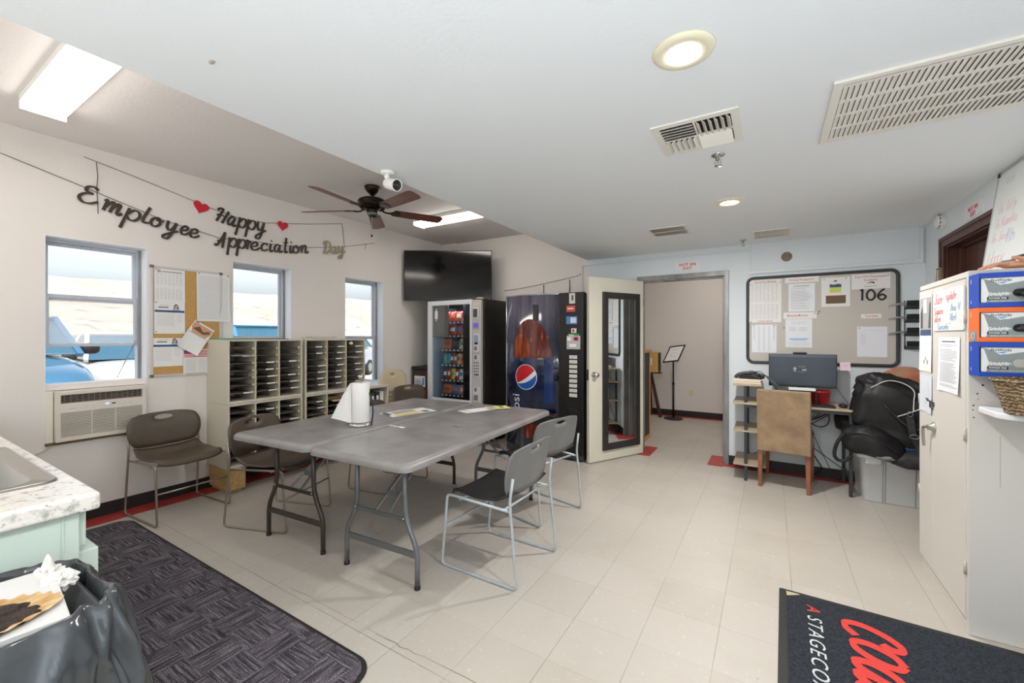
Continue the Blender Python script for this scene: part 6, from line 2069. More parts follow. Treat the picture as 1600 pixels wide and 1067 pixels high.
# ------------------------------------------------------------------ tan dining chair at the desk
SUEDE = M('tan_suede', '#86705a', 0.95, col2='#9e8668', scale=9, bump=0.2, bscale=300, spec=0.1, sheen=0.3)
LEGW = wood('red_brown_wood', '#7a4a33', '#99634a', 0.5, (16, 16, 2))
tc_ = thing('dining_chair', 'tan suede dining chair with brown wooden legs pushed in at the computer desk', 'chair', (0.125, 4.72, 0), R(-7))
# local +y faces the desk
g = MB()
nn = 12
def bpt(u, v, s):
    x = (u - 0.5) * 0.405
    z = 0.335 + 0.560 * v
    y = -0.232 - 0.035 * v * v + s * 0.034 + 0.004 * s * math.sin(math.pi * u) * math.sin(math.pi * v)
    return Vector((x, y, z))
V = [bpt(i / (nn - 1), j / (nn - 1), s) for s in (-1, 1) for i in range(nn) for j in range(nn)]
F = []
S = nn * nn
for i in range(nn - 1):
    for j in range(nn - 1):
        a = i * nn + j
        F.append((a, a + nn, a + nn + 1, a + 1)); F.append((S + a, S + a + 1, S + a + nn + 1, S + a + nn))
rim = [i * nn for i in range(nn)] + [(nn - 1) * nn + j for j in range(1, nn)] + [i * nn + nn - 1 for i in range(nn - 2, -1, -1)] + [j for j in range(nn - 2, 0, -1)]
for i in range(len(rim)):
    a, b = rim[i], rim[(i + 1) % len(rim)]
    F.append((a, b, S + b, S + a))
g.add(V, F, 0, False)
g.build('backrest', SUEDE, tc_, bevel=0.012, bseg=3)
MB().bx(-0.205, 0.205, -0.20, 0.235, 0.37, 0.47).build('seat', SUEDE, tc_, bevel=0.02, bseg=3)
for (sx, sy) in ((-1, -1), (1, -1), (-1, 1), (1, 1)):
    g = MB()
    a, b = 0.021, 0.014
    xt, yt = sx * 0.180, sy * 0.215
    xb, yb = sx * 0.183, sy * (0.235 if sy < 0 else 0.222)
    V = [(xb - b, yb - b, 0), (xb + b, yb - b, 0), (xb + b, yb + b, 0), (xb - b, yb + b, 0), (xt - a, yt - a, 0.375), (xt + a, yt - a, 0.375), (xt + a, yt + a, 0.375), (xt - a, yt + a, 0.375)]
    g.add(V, [(0, 3, 2, 1), (4, 5, 6, 7), (0, 1, 5, 4), (1, 2, 6, 5), (2, 3, 7, 6), (3, 0, 4, 7)])
    g.build('leg', LEGW, tc_, bevel=0.002)

# ------------------------------------------------------------------ tote full of bags
TOTE = M('tote_grey', '#c6cac9', 0.45, var=0.05, scale=5)
to = thing('storage_tote', 'large light grey storage tote overflowing with black bags in the corner', 'storage tote', (0.885, 4.78, 0))
def ring(w_, l_, r, z):
    return [(p[0], p[1], z) for p in rrect(w_, l_, r, 6)]
prof = [(0.44, 0.43, 0.05, 0.0), (0.445, 0.435, 0.05, 0.01), (0.50, 0.50, 0.055, 0.36), (0.535, 0.535, 0.06, 0.365), (0.54, 0.54, 0.06, 0.395), (0.505, 0.505, 0.055, 0.398), (0.495, 0.495, 0.05, 0.37), (0.44, 0.43, 0.05, 0.015)]
g = MB()
rings_ = [ring(*p) for p in prof]
n = len(rings_[0])
V = [p for r_ in rings_ for p in r_]
F = []
for i in range(len(rings_) - 1):
    for j in range(n):
        k = (j + 1) % n
        F.append((i * n + j, i * n + k, (i + 1) * n + k, (i + 1) * n + j))
g.add(V, F, 0, True)
o = 0
g.f.append([j for j in reversed(range(n))]); g.m.append(0); g.s.append(False)
g.f.append([(len(rings_) - 1) * n + j for j in range(n)]); g.m.append(0); g.s.append(False)
g.build('tub', TOTE, to)
g = MB()
for x in (-0.10, -0.085, 0.10):
    g.add([(x - 0.004, -0.219, 0.01), (x + 0.004, -0.219, 0.01), (x + 0.004, -0.252, 0.36), (x - 0.004, -0.252, 0.36), (x - 0.004, -0.212, 0.01), (x + 0.004, -0.212, 0.01), (x + 0.004, -0.245, 0.36), (x - 0.004, -0.245, 0.36)], [(0, 1, 2, 3), (4, 7, 6, 5), (0, 4, 5, 1), (1, 5, 6, 2), (2, 6, 7, 3), (3, 7, 4, 0)])
g.build('rib', M('tote_rib', '#8d9090', 0.45), to)
g = MB(); g.bx(-0.215, -0.115, -0.272, -0.255, 0.325, 0.372)
g.build('handle', TOTE, to, bevel=0.006)
NYL = M('black_nylon', '#1b1b1d', 0.5, var=0.3, scale=9, bump=0.9, bscale=13, spec=0.4)
NYL2 = M('charcoal_nylon', '#2a2a2b', 0.55, var=0.25, scale=8, bump=0.8, bscale=15, spec=0.35)
PIPING = M('white_piping', '#d8d8d6', 0.5)
du = thing('duffel_bag', 'big black duffel bag with white piping on top of the pile in the grey tote', 'bag', (0.885, 4.70, 0.42), R(-14))
def duf(p):
    # flop the near-right end down and pull the top-left corner up
    return (p.x + 0.10 * max(0, p.z), p.y + 0.04 * p.x, p.z - 0.42 * max(0, p.x) ** 1.2 + 0.12 * max(0, -p.x) - 0.05 * math.sin(p.x * 14) * 0.3)
MB().blob((0, 0, 0.34), (0.275, 0.20, 0.275), 4.2, 56, 38, 0.13, 7.0, 4.0, fn=duf).build('body', NYL, du)
def onduf(x, y, z):
    q = Vector((x, y, z))
    r_ = duf(q)
    return Vector((r_[0], r_[1], r_[2] + 0.34))
g = MB()
def pipe(pts, r=0.004):
    g.tube(smooth_path([onduf(*p) for p in pts], 6), r, 6)
pipe([(-0.15, -0.19, 0.16), (-0.06, -0.175, 0.235), (0.03, -0.165, 0.255), (0.10, -0.18, 0.23), (0.11, -0.20, 0.15), (0.115, -0.222, 0.08)])
pipe([(0.02, -0.232, -0.02), (0.12, -0.235, 0.08), (0.24, -0.225, 0.19)])
pipe([(0.13, -0.12, 0.285), (0.19, -0.15, 0.25), (0.25, -0.16, 0.20), (0.285, -0.15, 0.13)])
pipe([(-0.275, -0.17, 0.10), (-0.26, -0.185, 0.15)])
g.build('piping', PIPING, du)
g = MB()
P = smooth_path([onduf(-0.05, -0.215, 0.04), onduf(0.05, -0.235, -0.03), onduf(0.12, -0.240, -0.06), onduf(0.20, -0.235, -0.04)], 6)
g.tube(P, 0.010, 6)
P = smooth_path([onduf(0.10, -0.245, 0.03), onduf(0.12, -0.262, -0.09), onduf(0.16, -0.262, -0.19), onduf(0.19, -0.275, -0.28)], 6)
for i in range(len(P) - 1):
    g.bar(P[i], P[i + 1], 0.044, 0.006, up=(0, -1, 0))
g.build('strap', NYL2, du)
g = MB()
g.tube([onduf(0.10, -0.25, 0.05) + Vector((0.016 * math.cos(R(a)), -0.008, 0.020 * math.sin(R(a)))) for a in range(0, 360, 30)], 0.0035, 6, closed=True)
g.tube([onduf(0.13, -0.27, -0.11) + Vector((0.027 * math.cos(R(a)), -0.004, 0.016 * math.sin(R(a)))) for a in range(0, 360, 30)], 0.003, 6, closed=True)
g.build('buckle', M('buckle_steel', '#8d9092', 0.3, metal=0.9), du)
b2 = thing('backpack', 'black backpack hanging over the left rim of the grey tote', 'bag', (0.70, 4.60, 0.38), R(-8))
MB().blob((0.02, 0.0, 0.13), (0.20, 0.16, 0.125), 3.0, 40, 26, 0.10, 7.0, 9.0, fn=lambda p: (p.x, p.y, p.z - 0.35 * max(0, p.x) ** 1.1 + 0.05 * max(0, -p.x))).build('body', NYL, b2)
g = MB()
g.tube(smooth_path([(-0.14, -0.08, 0.20), (-0.20, -0.09, 0.10), (-0.225, -0.08, -0.01), (-0.20, -0.07, -0.065), (-0.145, -0.06, -0.06), (-0.11, -0.06, -0.01)], 7), 0.014, 8)
g.tube(smooth_path([(-0.12, -0.14, 0.19), (-0.02, -0.165, 0.20), (0.08, -0.165, 0.15), (0.17, -0.16, 0.08)], 6), 0.005, 6)
g.build('strap', NYL2, b2)
b3 = thing('bag', 'black soft bag standing between the desk legs and the duffel bag', 'bag', (0.60, 4.83, 0.50), R(10))
MB().blob((0.06, 0.04, 0.10), (0.15, 0.13, 0.10), 2.6, 32, 22, 0.14, 8.0, 2.0).build('body', NYL2, b3)
MB().tube(smooth_path([(-0.05, -0.06, 0.12), (0.0, -0.08, 0.19), (0.07, -0.08, 0.22), (0.12, -0.06, 0.20)], 6), 0.008, 8).build('handle', NYL, b3)
g = MB(); g.blob((0, 0, 0.05), (0.17, 0.15, 0.07), 2.8, 36, 20, 0.12, 8.0, 6.0, fn=lambda p: (p.x, p.y, p.z + 0.10 * p.x - 0.22 * max(0, -p.y - 0.05)))
o = tag(g.build('bag', NYL2, loc=(0.985, 4.56, 0.36)), 'dark grey folded bag draped over the front rim of the tote', 'bag')
g = MB(); g.blob((0, 0, 0.0), (0.13, 0.05, 0.035), 2.6, 28, 16, 0.15, 12, 3)
tag(g.build('garment', M('blue_cloth', '#23406b', 0.8), loc=(0.97, 4.55, 0.475)), 'crumpled blue cloth tucked between the bags in the tote', 'cloth')
g = MB(); g.blob((0, 0, 0.0), (0.07, 0.05, 0.025), 2.6, 24, 14, 0.18, 16, 5)
tag(g.build('garment', M('grey_cloth', '#85888a', 0.8), loc=(0.79, 4.485, 0.405), rot=(0, 0, R(-20))), 'small crumpled grey cloth on the front rim of the tote', 'cloth')
g = MB(); g.blob((0, 0, 0.0), (0.16, 0.12, 0.16), 2.6, 36, 24, 0.10, 6, 8)
tag(g.build('bag', M('tan_orange_bag', '#9c7d60', 0.7, col2='#c9775a', scale=5), loc=(0.98, 4.90, 0.95)), 'brown and orange soft bag behind the big duffel bag in the corner', 'bag')
# ------------------------------------------------------------------ framed mirror on the open door
mi = thing('wall_mirror', 'tall black-framed mirror hanging on the open cream door', 'mirror', (-1.283, 5.045, 0), ang)
ux0, ux1, mz0, mz1 = 0.075, 0.645, 0.12, 1.868
# local x from the hinge along the leaf, front at +y
g = MB()
w_ = 0.072
g.bx(ux0, ux0 + w_, 0.002, 0.026, mz0, mz1); g.bx(ux1 - w_, ux1, 0.002, 0.026, mz0, mz1)
g.bx(ux0 + w_, ux1 - w_, 0.002, 0.026, mz0, mz0 + w_); g.bx(ux0 + w_, ux1 - w_, 0.002, 0.026, mz1 - w_, mz1)
g.build('frame', M('mirror_frame', '#2b2a2a', 0.38), mi, bevel=0.004)
MB().bx(ux0 + w_ - 0.004, ux1 - w_ + 0.004, 0.004, 0.012, mz0 + w_ - 0.004, mz1 - w_ + 0.004).build('mirror_glass', M('mirror_silver', '#e6eaec', 0.015, metal=1.0), mi)
# ------------------------------------------------------------------ room beyond the door
PODW = wood('podium_maple', '#b98a4e', '#c99c62', 0.5, (12, 12, 1.4))
pd = thing('podium', 'maple podium with a dark side just beyond the open door', 'podium', (-1.625, 5.66, 0))
g = MB()
g.bx(0.185, 0.225, -0.235, -0.205, 0.0, 1.19); g.bx(0.185, 0.225, 0.205, 0.235, 0.0, 1.19); g.bx(-0.225, -0.185, -0.235, -0.205, 0.0, 1.19); g.bx(-0.225, -0.185, 0.205, 0.235, 0.0, 1.19)
g.bx(-0.235, 0.235, -0.245, 0.245, 1.16, 1.20); g.bx(-0.225, 0.225, -0.235, 0.235, 0.0, 0.06)
g.build('body', PODW, pd, bevel=0.003)
g = MB(); g.bx(-0.20, 0.20, -0.228, -0.216, 0.06, 1.16); g.bx(-0.20, 0.215, 0.216, 0.228, 0.06, 1.16); g.bx(-0.218, -0.206, -0.20, 0.20, 0.06, 1.16); g.bx(0.206, 0.218, -0.20, 0.20, 0.06, 1.16)
g.build('panel', M('podium_black', '#2a2724', 0.5), pd)
ez_ = thing('easel', 'dark brown wooden easel holding a tan box by the far wall', 'easel', (-1.80, 7.43, 0))
for (sx) in (-1, 1):
    MB().bar((sx * 0.20, 0.0, 0.0), (sx * 0.02, 0.06, 0.78), 0.05, 0.025, up=(0, 1, 0)).build('leg', DW1, ez_)
MB().bar((0.0, 0.22, 0.0), (0.0, 0.07, 0.76), 0.045, 0.025, up=(0, 1, 0)).build('leg', DW1, ez_)
MB().bx(-0.2, 0.2, -0.05, 0.14, 0.745, 0.765).build('ledge', DW1, ez_)
bxo = thing('display_box', 'tan box with a small white card standing on the dark easel', 'box', (-1.82, 7.45, 0.766))
MB().bx(-0.2, 0.19, -0.06, 0.10, 0.0, 0.345).build('body', M('tan_box', '#cfa765', 0.6, var=0.05, scale=4), bxo, bevel=0.003)
MB().bx(0.19, 0.205, -0.05, 0.09, 0.02, 0.33).build('black_edge', BLACKP, bxo)
g = MB(); g.bx(0.03, 0.09, -0.063, -0.060, 0.12, 0.24); g.bx(-0.02, 0.0, -0.063, -0.060, 0.11, 0.16, 1)
g.build('card', [PAPER, BLACKP], bxo)
ss = thing('sign_stand', 'black pedestal sign stand with a tilted framed notice by the far wall', 'sign stand', (-1.39, 7.42, 0))
MB().lathe([(0.0, 0.0), (0.15, 0.0), (0.152, 0.012), (0.14, 0.02), (0.02, 0.026), (0.0, 0.026)], 36).build('base', BLACKM, ss)
MB().cyl((0, 0, 0.02), (0, 0, 0.60), 0.016).cyl((0, 0, 0.58), (0, 0, 1.0), 0.012).lathe([(0.02, 0.57), (0.022, 0.59), (0.02, 0.61)], 16).build('pole', BLACKM, ss)
fr = frame((0.02, -0.03, 1.085), (1, 0.0, 0.14), (0.25, 0.55, 0.80))
g = MB()
for (a, b, c, d_) in ((-0.125, 0.125, -0.165, -0.145), (-0.125, 0.125, 0.145, 0.165), (-0.125, -0.107, -0.165, 0.165), (0.107, 0.125, -0.165, 0.165)):
    g.add([(a, c, 0), (b, c, 0), (b, d_, 0), (a, d_, 0), (a, c, 0.014), (b, c, 0.014), (b, d_, 0.014), (a, d_, 0.014)], [(0, 3, 2, 1), (4, 5, 6, 7), (0, 1, 5, 4), (1, 2, 6, 5), (2, 3, 7, 6), (3, 0, 4, 7)], 0, False, fr)
g.build('frame', BLACKM, ss)
g = MB()
g.prism([(-0.11, -0.15), (0.11, -0.15), (0.11, 0.15), (-0.11, 0.15)], 0.008, fr)
g.tube([fr @ Vector((0.05 * math.cos(R(a)), -0.02 + 0.05 * math.sin(R(a)) * 0.8, 0.0085)) for a in range(0, 340, 20)], 0.002, 5, m=1)
g.prism([(-0.06, 0.08), (0.06, 0.08), (0.06, 0.088), (-0.06, 0.088)], 0.0085, fr, 1)
g.build('notice', [PAPER, INK], ss)
ot = thing('wall_outlet', 'ivory wall outlet on the far wall beyond the door', 'outlet', (-1.16, 7.75, 0.415))
MB().bx(-0.037, 0.037, -0.006, 0, -0.058, 0.058).build('plate', M('ivory', '#e2d8bf', 0.4), ot, bevel=0.003)
g = MB()
for z in (-0.02, 0.02):
    g.bx(-0.016, 0.016, -0.008, -0.004, z - 0.014, z + 0.014)
    g.bx(-0.008, -0.005, -0.0085, -0.006, z - 0.005, z + 0.007, 1); g.bx(0.005, 0.008, -0.0085, -0.006, z - 0.005, z + 0.007, 1)
g.build('receptacle', [MATS['ivory'], DARK], ot)

# ------------------------------------------------------------------ tall steel cabinet at the right
CABM = M('cabinet_putty', '#d6d3cc', 0.42, spec=0.45)
CX0, CX1, CY0, CY1, CZ = 0.776, 1.160, 2.760, 3.497, 1.680
cab = thing('steel_cabinet', 'tall putty steel cabinet with two doors against the right wall', 'cabinet', (CX0, (CY0 + CY1) / 2, 0))
cyc = (CY0 + CY1) / 2
g = MB(); g.bx(0.012, CX1 - CX0, CY0 - cyc, CY1 - cyc, 0.0, CZ)
g.bx(0.0, 0.02, CY0 - cyc, CY1 - cyc, CZ - 0.028, CZ)
g.bx(0.0, 0.02, CY0 - cyc, CY0 - cyc + 0.022, 0.0, CZ)
g.build('body', CABM, cab, bevel=0.004)
SPL = 3.240
for (ya, yb) in ((CY0 + 0.025, SPL - 0.0015), (SPL + 0.0015, CY1 - 0.006)):
    MB().bx(-0.004, 0.012, ya - cyc, yb - cyc, 0.065, CZ - 0.034).build('door', CABM, cab, bevel=0.003)
g = MB()
for z in (1.47, 0.92, 0.30):
    g.cyl((-0.004, CY0 - cyc + 0.020, z - 0.03), (-0.004, CY0 - cyc + 0.020, z + 0.03), 0.006, n=10)
for z in (1.0, 0.45):
    g.cyl((-0.004, CY1 - cyc - 0.004, z - 0.03), (-0.004, CY1 - cyc - 0.004, z + 0.03), 0.005, n=10)
g.build('hinge', M('hinge_putty', '#b8b4a8', 0.4), cab)
hd = MB()
hd.lathe([(0.030, 0.0), (0.030, 0.006), (0.018, 0.012), (0.016, 0.028), (0.0, 0.030)], 20, mat=frame((-0.004, 3.215 - cyc, 0.872), (0, -1, 0), (0, 0, 1)))
hd.tube(smooth_path([(-0.026, 3.215 - cyc, 0.872), (-0.034, 3.245 - cyc, 0.868), (-0.036, 3.275 - cyc, 0.855), (-0.034, 3.283 - cyc, 0.81), (-0.030, 3.288 - cyc, 0.755)], 6), 0.0075, 9)
hd.build('handle', M('satin_chrome', '#b9b7b1', 0.28, metal=0.9), cab)
hs = MB()
hs.bx(-0.008, -0.003, 3.210 - cyc, 3.270 - cyc, 0.990, 1.010); hs.bx(-0.016, -0.007, 3.226 - cyc, 3.256 - cyc, 0.978, 1.016)
hs.tube(fillet([(-0.02, 3.225 - cyc, 1.012), (-0.03, 3.225 - cyc, 1.03), (-0.03, 3.255 - cyc, 1.03), (-0.02, 3.255 - cyc, 1.012)], 0.008), 0.003, 7)
hs.build('hasp', M('hasp_steel', '#77787a', 0.35, metal=0.9), cab)
for (x, z, r_) in ((0.035, 1.155, 0.0045), (0.018, 1.115, 0.0032), (0.005, 1.06, 0.0035), (0.003, 1.04, 0.0025), (0.02, 1.09, 0.0018), (0.006, 1.005, 0.003)):
    MB().cyl((x + 0.012, CY0 - cyc - 0.0006, z), (x + 0.012, CY0 - cyc + 0.002, z), r_, n=10).build('screw_hole', DARK, cab)
MB().bx(0.10, 0.103, CY0 - cyc - 0.0005, CY0 - cyc, 0.70, 0.93).build('scratch', M('scratch', '#b9b6ac', 0.5), cab)
def cf(y, z, d_=0.0055):      # frame on the cabinet's door side, looking from the room
    return frame((CX0 - d_, y, z), (0, -1, 0), (0, 0, 1))
def cal(g, off, line):
    line(-0.10, 0.10, 0.115, 0.185, 1)
    g.prism([(-0.095, 0.03), (-0.05, 0.03), (-0.05, 0.16), (-0.095, 0.12)], 0.0004, off, 2)
    g.prism([(-0.04, 0.12), (0.02, 0.12), (0.02, 0.20), (-0.04, 0.20)], 0.0004, off, 0)
    line(-0.02, 0.0, 0.165, 0.03, 2)
    g.prism([(0.05, 0.03), (0.095, 0.03), (0.095, 0.18), (0.07, 0.17)], 0.0004, off, 2)
    line(-0.10, 0.10, 0.005, 0.034, 5)
    line(-0.06, 0.09, 0.195 + 0.01, 0.002, 1); line(-0.07, -0.04, 0.2, 0.012, 2)
    line(-0.01, 0.01, -0.145, 0.02, 1); line(-0.04, -0.015, -0.165, 0.02, 1); line(0.02, 0.045, -0.165, 0.025, 1)
sheet(cf(3.357, 1.394), 0.225, 0.44, 'tall flyer with grey photo and blue band on the far door of the steel cabinet', 'none', extra=cal, paper=PAPER)
sheet(cf(2.985, 1.233), 0.30, 0.28, 'printed letter taped on the near door of the steel cabinet, under the small whiteboard', 'letter', paper=PAPERB, curl=0.008)
sheet(cf(3.357, 1.045), 0.22, 0.215, 'faded pale blue sheet low on the far door of the steel cabinet', 'none', paper=M('pale_blue_sheet', '#d5dde6', 0.6), extra=lambda g, o, l: (g.prism([(-0.06, -0.03), (0.0, -0.06), (0.07, 0.0), (0.03, 0.07), (-0.03, 0.05)], 0.0004, o, 4), g.prism([(-0.02, -0.09), (0.08, -0.08), (0.09, -0.04), (0.0, -0.05)], 0.0004, o, 4)))
RMARK = M('red_marker', '#eba39f', 0.6)
BMARK = M('blue_marker', '#b3c7de', 0.6)
wbd = thing('whiteboard', 'small whiteboard with red and blue handwriting on the near door of the steel cabinet', 'whiteboard', (CX0 - 0.005, 2.993, 1.512))
MB().prism(rrect(0.43, 0.212, 0.010), 0.006, frame((0, 0, 0), (0, -1, 0), (0, 0, 1))).build('board', M('board_white', '#e6e9ea', 0.25), wbd, bevel=0.0015)
HW = {
 'J': [[(0.0, 1), (.7, 1)], [(.45, 1), (.45, .15), (.2, 0), (0, .2)]], 'u': [[(0, .6), (.05, .1), (.3, 0), (.5, .3), (.5, .6)], [(.5, .3), (.55, 0)]], 'n': [[(0, .6), (0, 0)], [(0, .4), (.25, .6), (.45, .4), (.45, 0)]],
 'e': [[(0, .3), (.4, .35), (.3, .6), (.05, .45), (.05, .1), (.4, .05)]], 'p': [[(0, .6), (0, -.4)], [(0, .5), (.35, .55), (.35, .1), (0, .05)]], 'd': [[(.4, .5), (.1, .55), (.05, .05), (.4, .1)], [(.42, 1), (.42, 0)]],
 'a': [[(.4, .55), (.1, .5), (.05, .05), (.4, .15)], [(.42, .6), (.45, 0)]], 't': [[(.2, 1), (.2, .1), (.4, 0)], [(0, .65), (.42, .65)]], 'G': [[(.7, .85), (.3, 1), (0, .5), (.3, 0), (.7, .2), (.7, .45), (.4, .45)]],
 'r': [[(0, .6), (0, 0)], [(0, .4), (.2, .6), (.35, .5)]], 'm': [[(0, .6), (0, 0)], [(0, .4), (.2, .6), (.3, .4), (.3, 0)], [(.3, .4), (.5, .6), (.6, .4), (.6, 0)]], 's': [[(.35, .55), (.1, .55), (.1, .35), (.35, .25), (.3, 0), (0, .05)]],
 'o': [[(.2, .6), (0, .3), (.2, 0), (.45, .3), (.2, .6)]], 'i': [[(.05, .6), (.05, 0)], [(.05, .85), (.06, .9)]], 'l': [[(.05, 1), (.05, .1), (.2, 0)]], 'K': [[(0, 1), (0, 0)], [(.6, 1), (0, .45), (.6, 0)]], 'v': [[(0, .6), (.2, 0), (.45, .6)]],
 'V': [[(0, 1), (.3, 0), (.65, 1)]], 'P': [[(0, 1), (0, 0)], [(0, 1), (.5, .9), (.45, .5), (0, .45)]], 'I': [[(.1, 1), (.1, 0)]], 'C': [[(.6, .85), (.3, 1), (0, .5), (.3, 0), (.6, .15)]], 'c': [[(.38, .5), (.1, .58), (.05, .05), (.4, .1)]], '"': [[(.1, 1), (.1, .8)], [(.25, 1), (.25, .8)]],
 'T': [[(0, 1), (.7, 1)], [(.35, 1), (.35, 0)]], 'N': [[(0, 0), (0, 1), (.5, 0), (.5, 1)]], 'f': [[(.4, .95), (.2, .9), (.2, 0)], [(0, .55), (.4, .55)]], 'y': [[(0, .6), (.2, .1)], [(.42, .6), (.2, .05), (0, -.4)]], 'h': [[(0, 1), (0, 0)], [(0, .35), (.25, .6), (.42, .35), (.42, 0)]], 'R': [[(0, 0), (0, 1), (.5, .9), (.45, .55), (0, .5)], [(.2, .5), (.6, 0)]],
 'S': [[(.5, .9), (.2, 1), (.05, .75), (.45, .4), (.4, .05), (0, .1)]], 'A': [[(0, 0), (.35, 1), (.65, 0)], [(.12, .4), (.52, .4)]],
 'H': [[(0, 1), (0, 0)], [(.6, 1), (.6, 0)], [(0, .5), (.6, .5)]], '4': [[(.4, 0), (.4, 1), (0, .35), (.6, .35)]], 'b': [[(0, 1), (0, 0), (.35, .05), (.4, .5), (0, .5)]],
}
def hand(g, s, fr, size, x, y, m, r=0.0022, slant=0.15, sp=0.75):
    par, mats_ = g
    g = MB()
    r = r * 0.38
    for ch in s:
        if ch == ' ':
            x += size * 0.5
            continue
        wmax = 0
        for st in HW[ch]:
            P = smooth_path([(p[0] * size + x + slant * p[1] * size, p[1] * size + y, 0.0004) for p in st], 4)
            g.tube([fr @ p for p in P], r, 5, m=m)
            wmax = max(wmax, max(p[0] for p in st))
        x += size * (wmax + 0.22) * sp
    g.build('handwritten_word', mats_[m], par)
fr = frame((-0.0065, 0, 0), (0, -1, 0), (0, 0, 1))
g = (wbd, [RMARK, BMARK])
hand(g, 'June', fr, 0.050, -0.185, 0.038, 0, 0.0040, sp=0.80); hand(g, 'update', fr, 0.040, -0.005, 0.050, 0, 0.0034, sp=0.85)
hand(g, 'Samara', fr, 0.036, -0.190, -0.018, 0, 0.0034, sp=0.9); hand(g, 'Ana', fr, 0.036, 0.055, -0.008, 1, 0.0034, sp=0.9); hand(g, 'V', fr, 0.036, 0.152, -0.006, 1, 0.0034)
hand(g, 'Idler', fr, 0.038, -0.185, -0.060, 0, 0.0034, sp=1.1); hand(g, 'Abel', fr, 0.036, 0.045, -0.054, 1, 0.0034, sp=1.0)
hand(g, 'Consuelo"', fr, 0.032, -0.14, -0.098, 1, 0.0034, sp=1.0)

# big whiteboard leaning on the wall behind the cabinet top
bwb = thing('whiteboard', 'big whiteboard with faded red handwriting leaning on the right wall above the cabinet', 'whiteboard', (1.072, 3.64, 1.684))
lean = Vector((0.082, 0.0, 0.646)).normalized()
fr = frame((0, 0, 0), (0, -1, 0), lean)
Wb, Hb = 1.25, 0.655
g = MB(); g.bx(0, Wb, 0, Hb, -0.012, 0.0, 0, fr)
g.build('board', MATS['board_white'], bwb)
g = MB()
for (a, b, c, d_) in ((0, Wb, 0, 0.010), (0, Wb, Hb - 0.010, Hb), (0, 0.008, 0, Hb), (Wb - 0.008, Wb, 0, Hb)):
    g.bx(a, b, c, d_, -0.014, 0.004, 0, fr)
g.build('frame', M('thin_silver', '#b9bcbd', 0.35, metal=0.6), bwb)
MB().bx(-0.004, 0.022, Hb - 0.022, Hb + 0.004, -0.016, 0.007, 0, fr).build('corner_cap', BLACKP, bwb, bevel=0.003)
g = (bwb, [M('faded_red_marker', '#dfa6aa', 0.6), M('faded_blue_marker', '#a9bdd6', 0.6)])
hand(g, 'To Tiffy', fr, 0.055, 0.075, 0.400, 0, 0.0022, 0.2); hand(g, 'To Rumella', fr, 0.05, 0.070, 0.315, 0, 0.0022, 0.2); hand(g, 'To Joe R', fr, 0.05, 0.055, 0.235, 0, 0.0022, 0.2)
hand(g, 'Happy', fr, 0.085, 0.045, 0.10, 0, 0.0022, 0.3); hand(g, '4th', fr, 0.07, 0.225, 0.21, 1, 0.003, 0.2)
hand(g, 'Vote', fr, 0.05, 0.11, 0.56, 1, 0.0015, 0.2)

# a hand and forearm stretched along the top of the cabinet, before the whiteboard
SKIN = M('skin', '#d59d7d', 0.55, var=0.06, scale=30)
arm = MB()
def limb(pts, rad, n=14):
    P = smooth_path(pts, 6)
    N = len(P)
    def rf(t):
        f_ = t * (len(rad) - 1); i = min(int(f_), len(rad) - 2); k = f_ - i
        return rad[i] * (1 - k) + rad[i + 1] * k
    arm.tube(P, 1, n, rfun=rf)
pr = thing('hand', 'bare hand and forearm resting on the cabinet top above the glove boxes', 'hand', (0.905, 2.84, 1.681))
# arm runs along +x away from the fingertips, which point to -x
limb([(0.36, 0.03, 0.075), (0.22, 0.02, 0.052), (0.115, 0.01, 0.036), (0.075, 0.008, 0.030)], [0.044, 0.041, 0.030, 0.026])
arm.blob((0.045, 0.006, 0.024), (0.046, 0.040, 0.017), 2.4, 22, 14)
for (y, a, L_, r_) in ((0.032, 8, 0.062, 0.0072), (0.014, 2, 0.072, 0.0078), (-0.005, -4, 0.068, 0.0076), (-0.023, -11, 0.052, 0.0066)):
    c_, s_ = math.cos(R(a)), math.sin(R(a))
    limb([(0.015, y, 0.026), (0.000 - 0.25 * L_ * c_, y + 0.25 * L_ * s_, 0.029), (-0.62 * L_ * c_, y + 0.62 * L_ * s_, 0.021), (-0.95 * L_ * c_, y + L_ * s_, 0.010)], [r_ * 1.15, r_ * 1.05, r_, r_ * 0.75], 10)
limb([(0.075, -0.026, 0.030), (0.055, -0.044, 0.040), (0.035, -0.052, 0.048), (0.016, -0.050, 0.050)], [0.012, 0.0105, 0.009, 0.0072], 10)
arm.build('skin', SKIN, pr)
g = MB(); g.tube(fillet([(0.0, 0, 0), (0.075, 0, 0)], 0.01), 0.006, 8)
tag(g.build('marker_pen', M('dark_marker', '#4a4350', 0.5), loc=(0.985, 2.95, 1.752), rot=(0, R(-16), 0)), 'dark marker pen above the hand against the leaning whiteboard', 'marker')
g = MB(); g.tube(fillet([(0.0, 0, 0), (0.045, 0, 0)], 0.01), 0.0065, 8)
tag(g.build('marker_pen', M('blue_grey_marker', '#7c97a6', 0.5), loc=(0.945, 2.96, 1.735), rot=(0, R(-4), 0)), 'blue grey marker pen beside the dark one above the hand', 'marker')
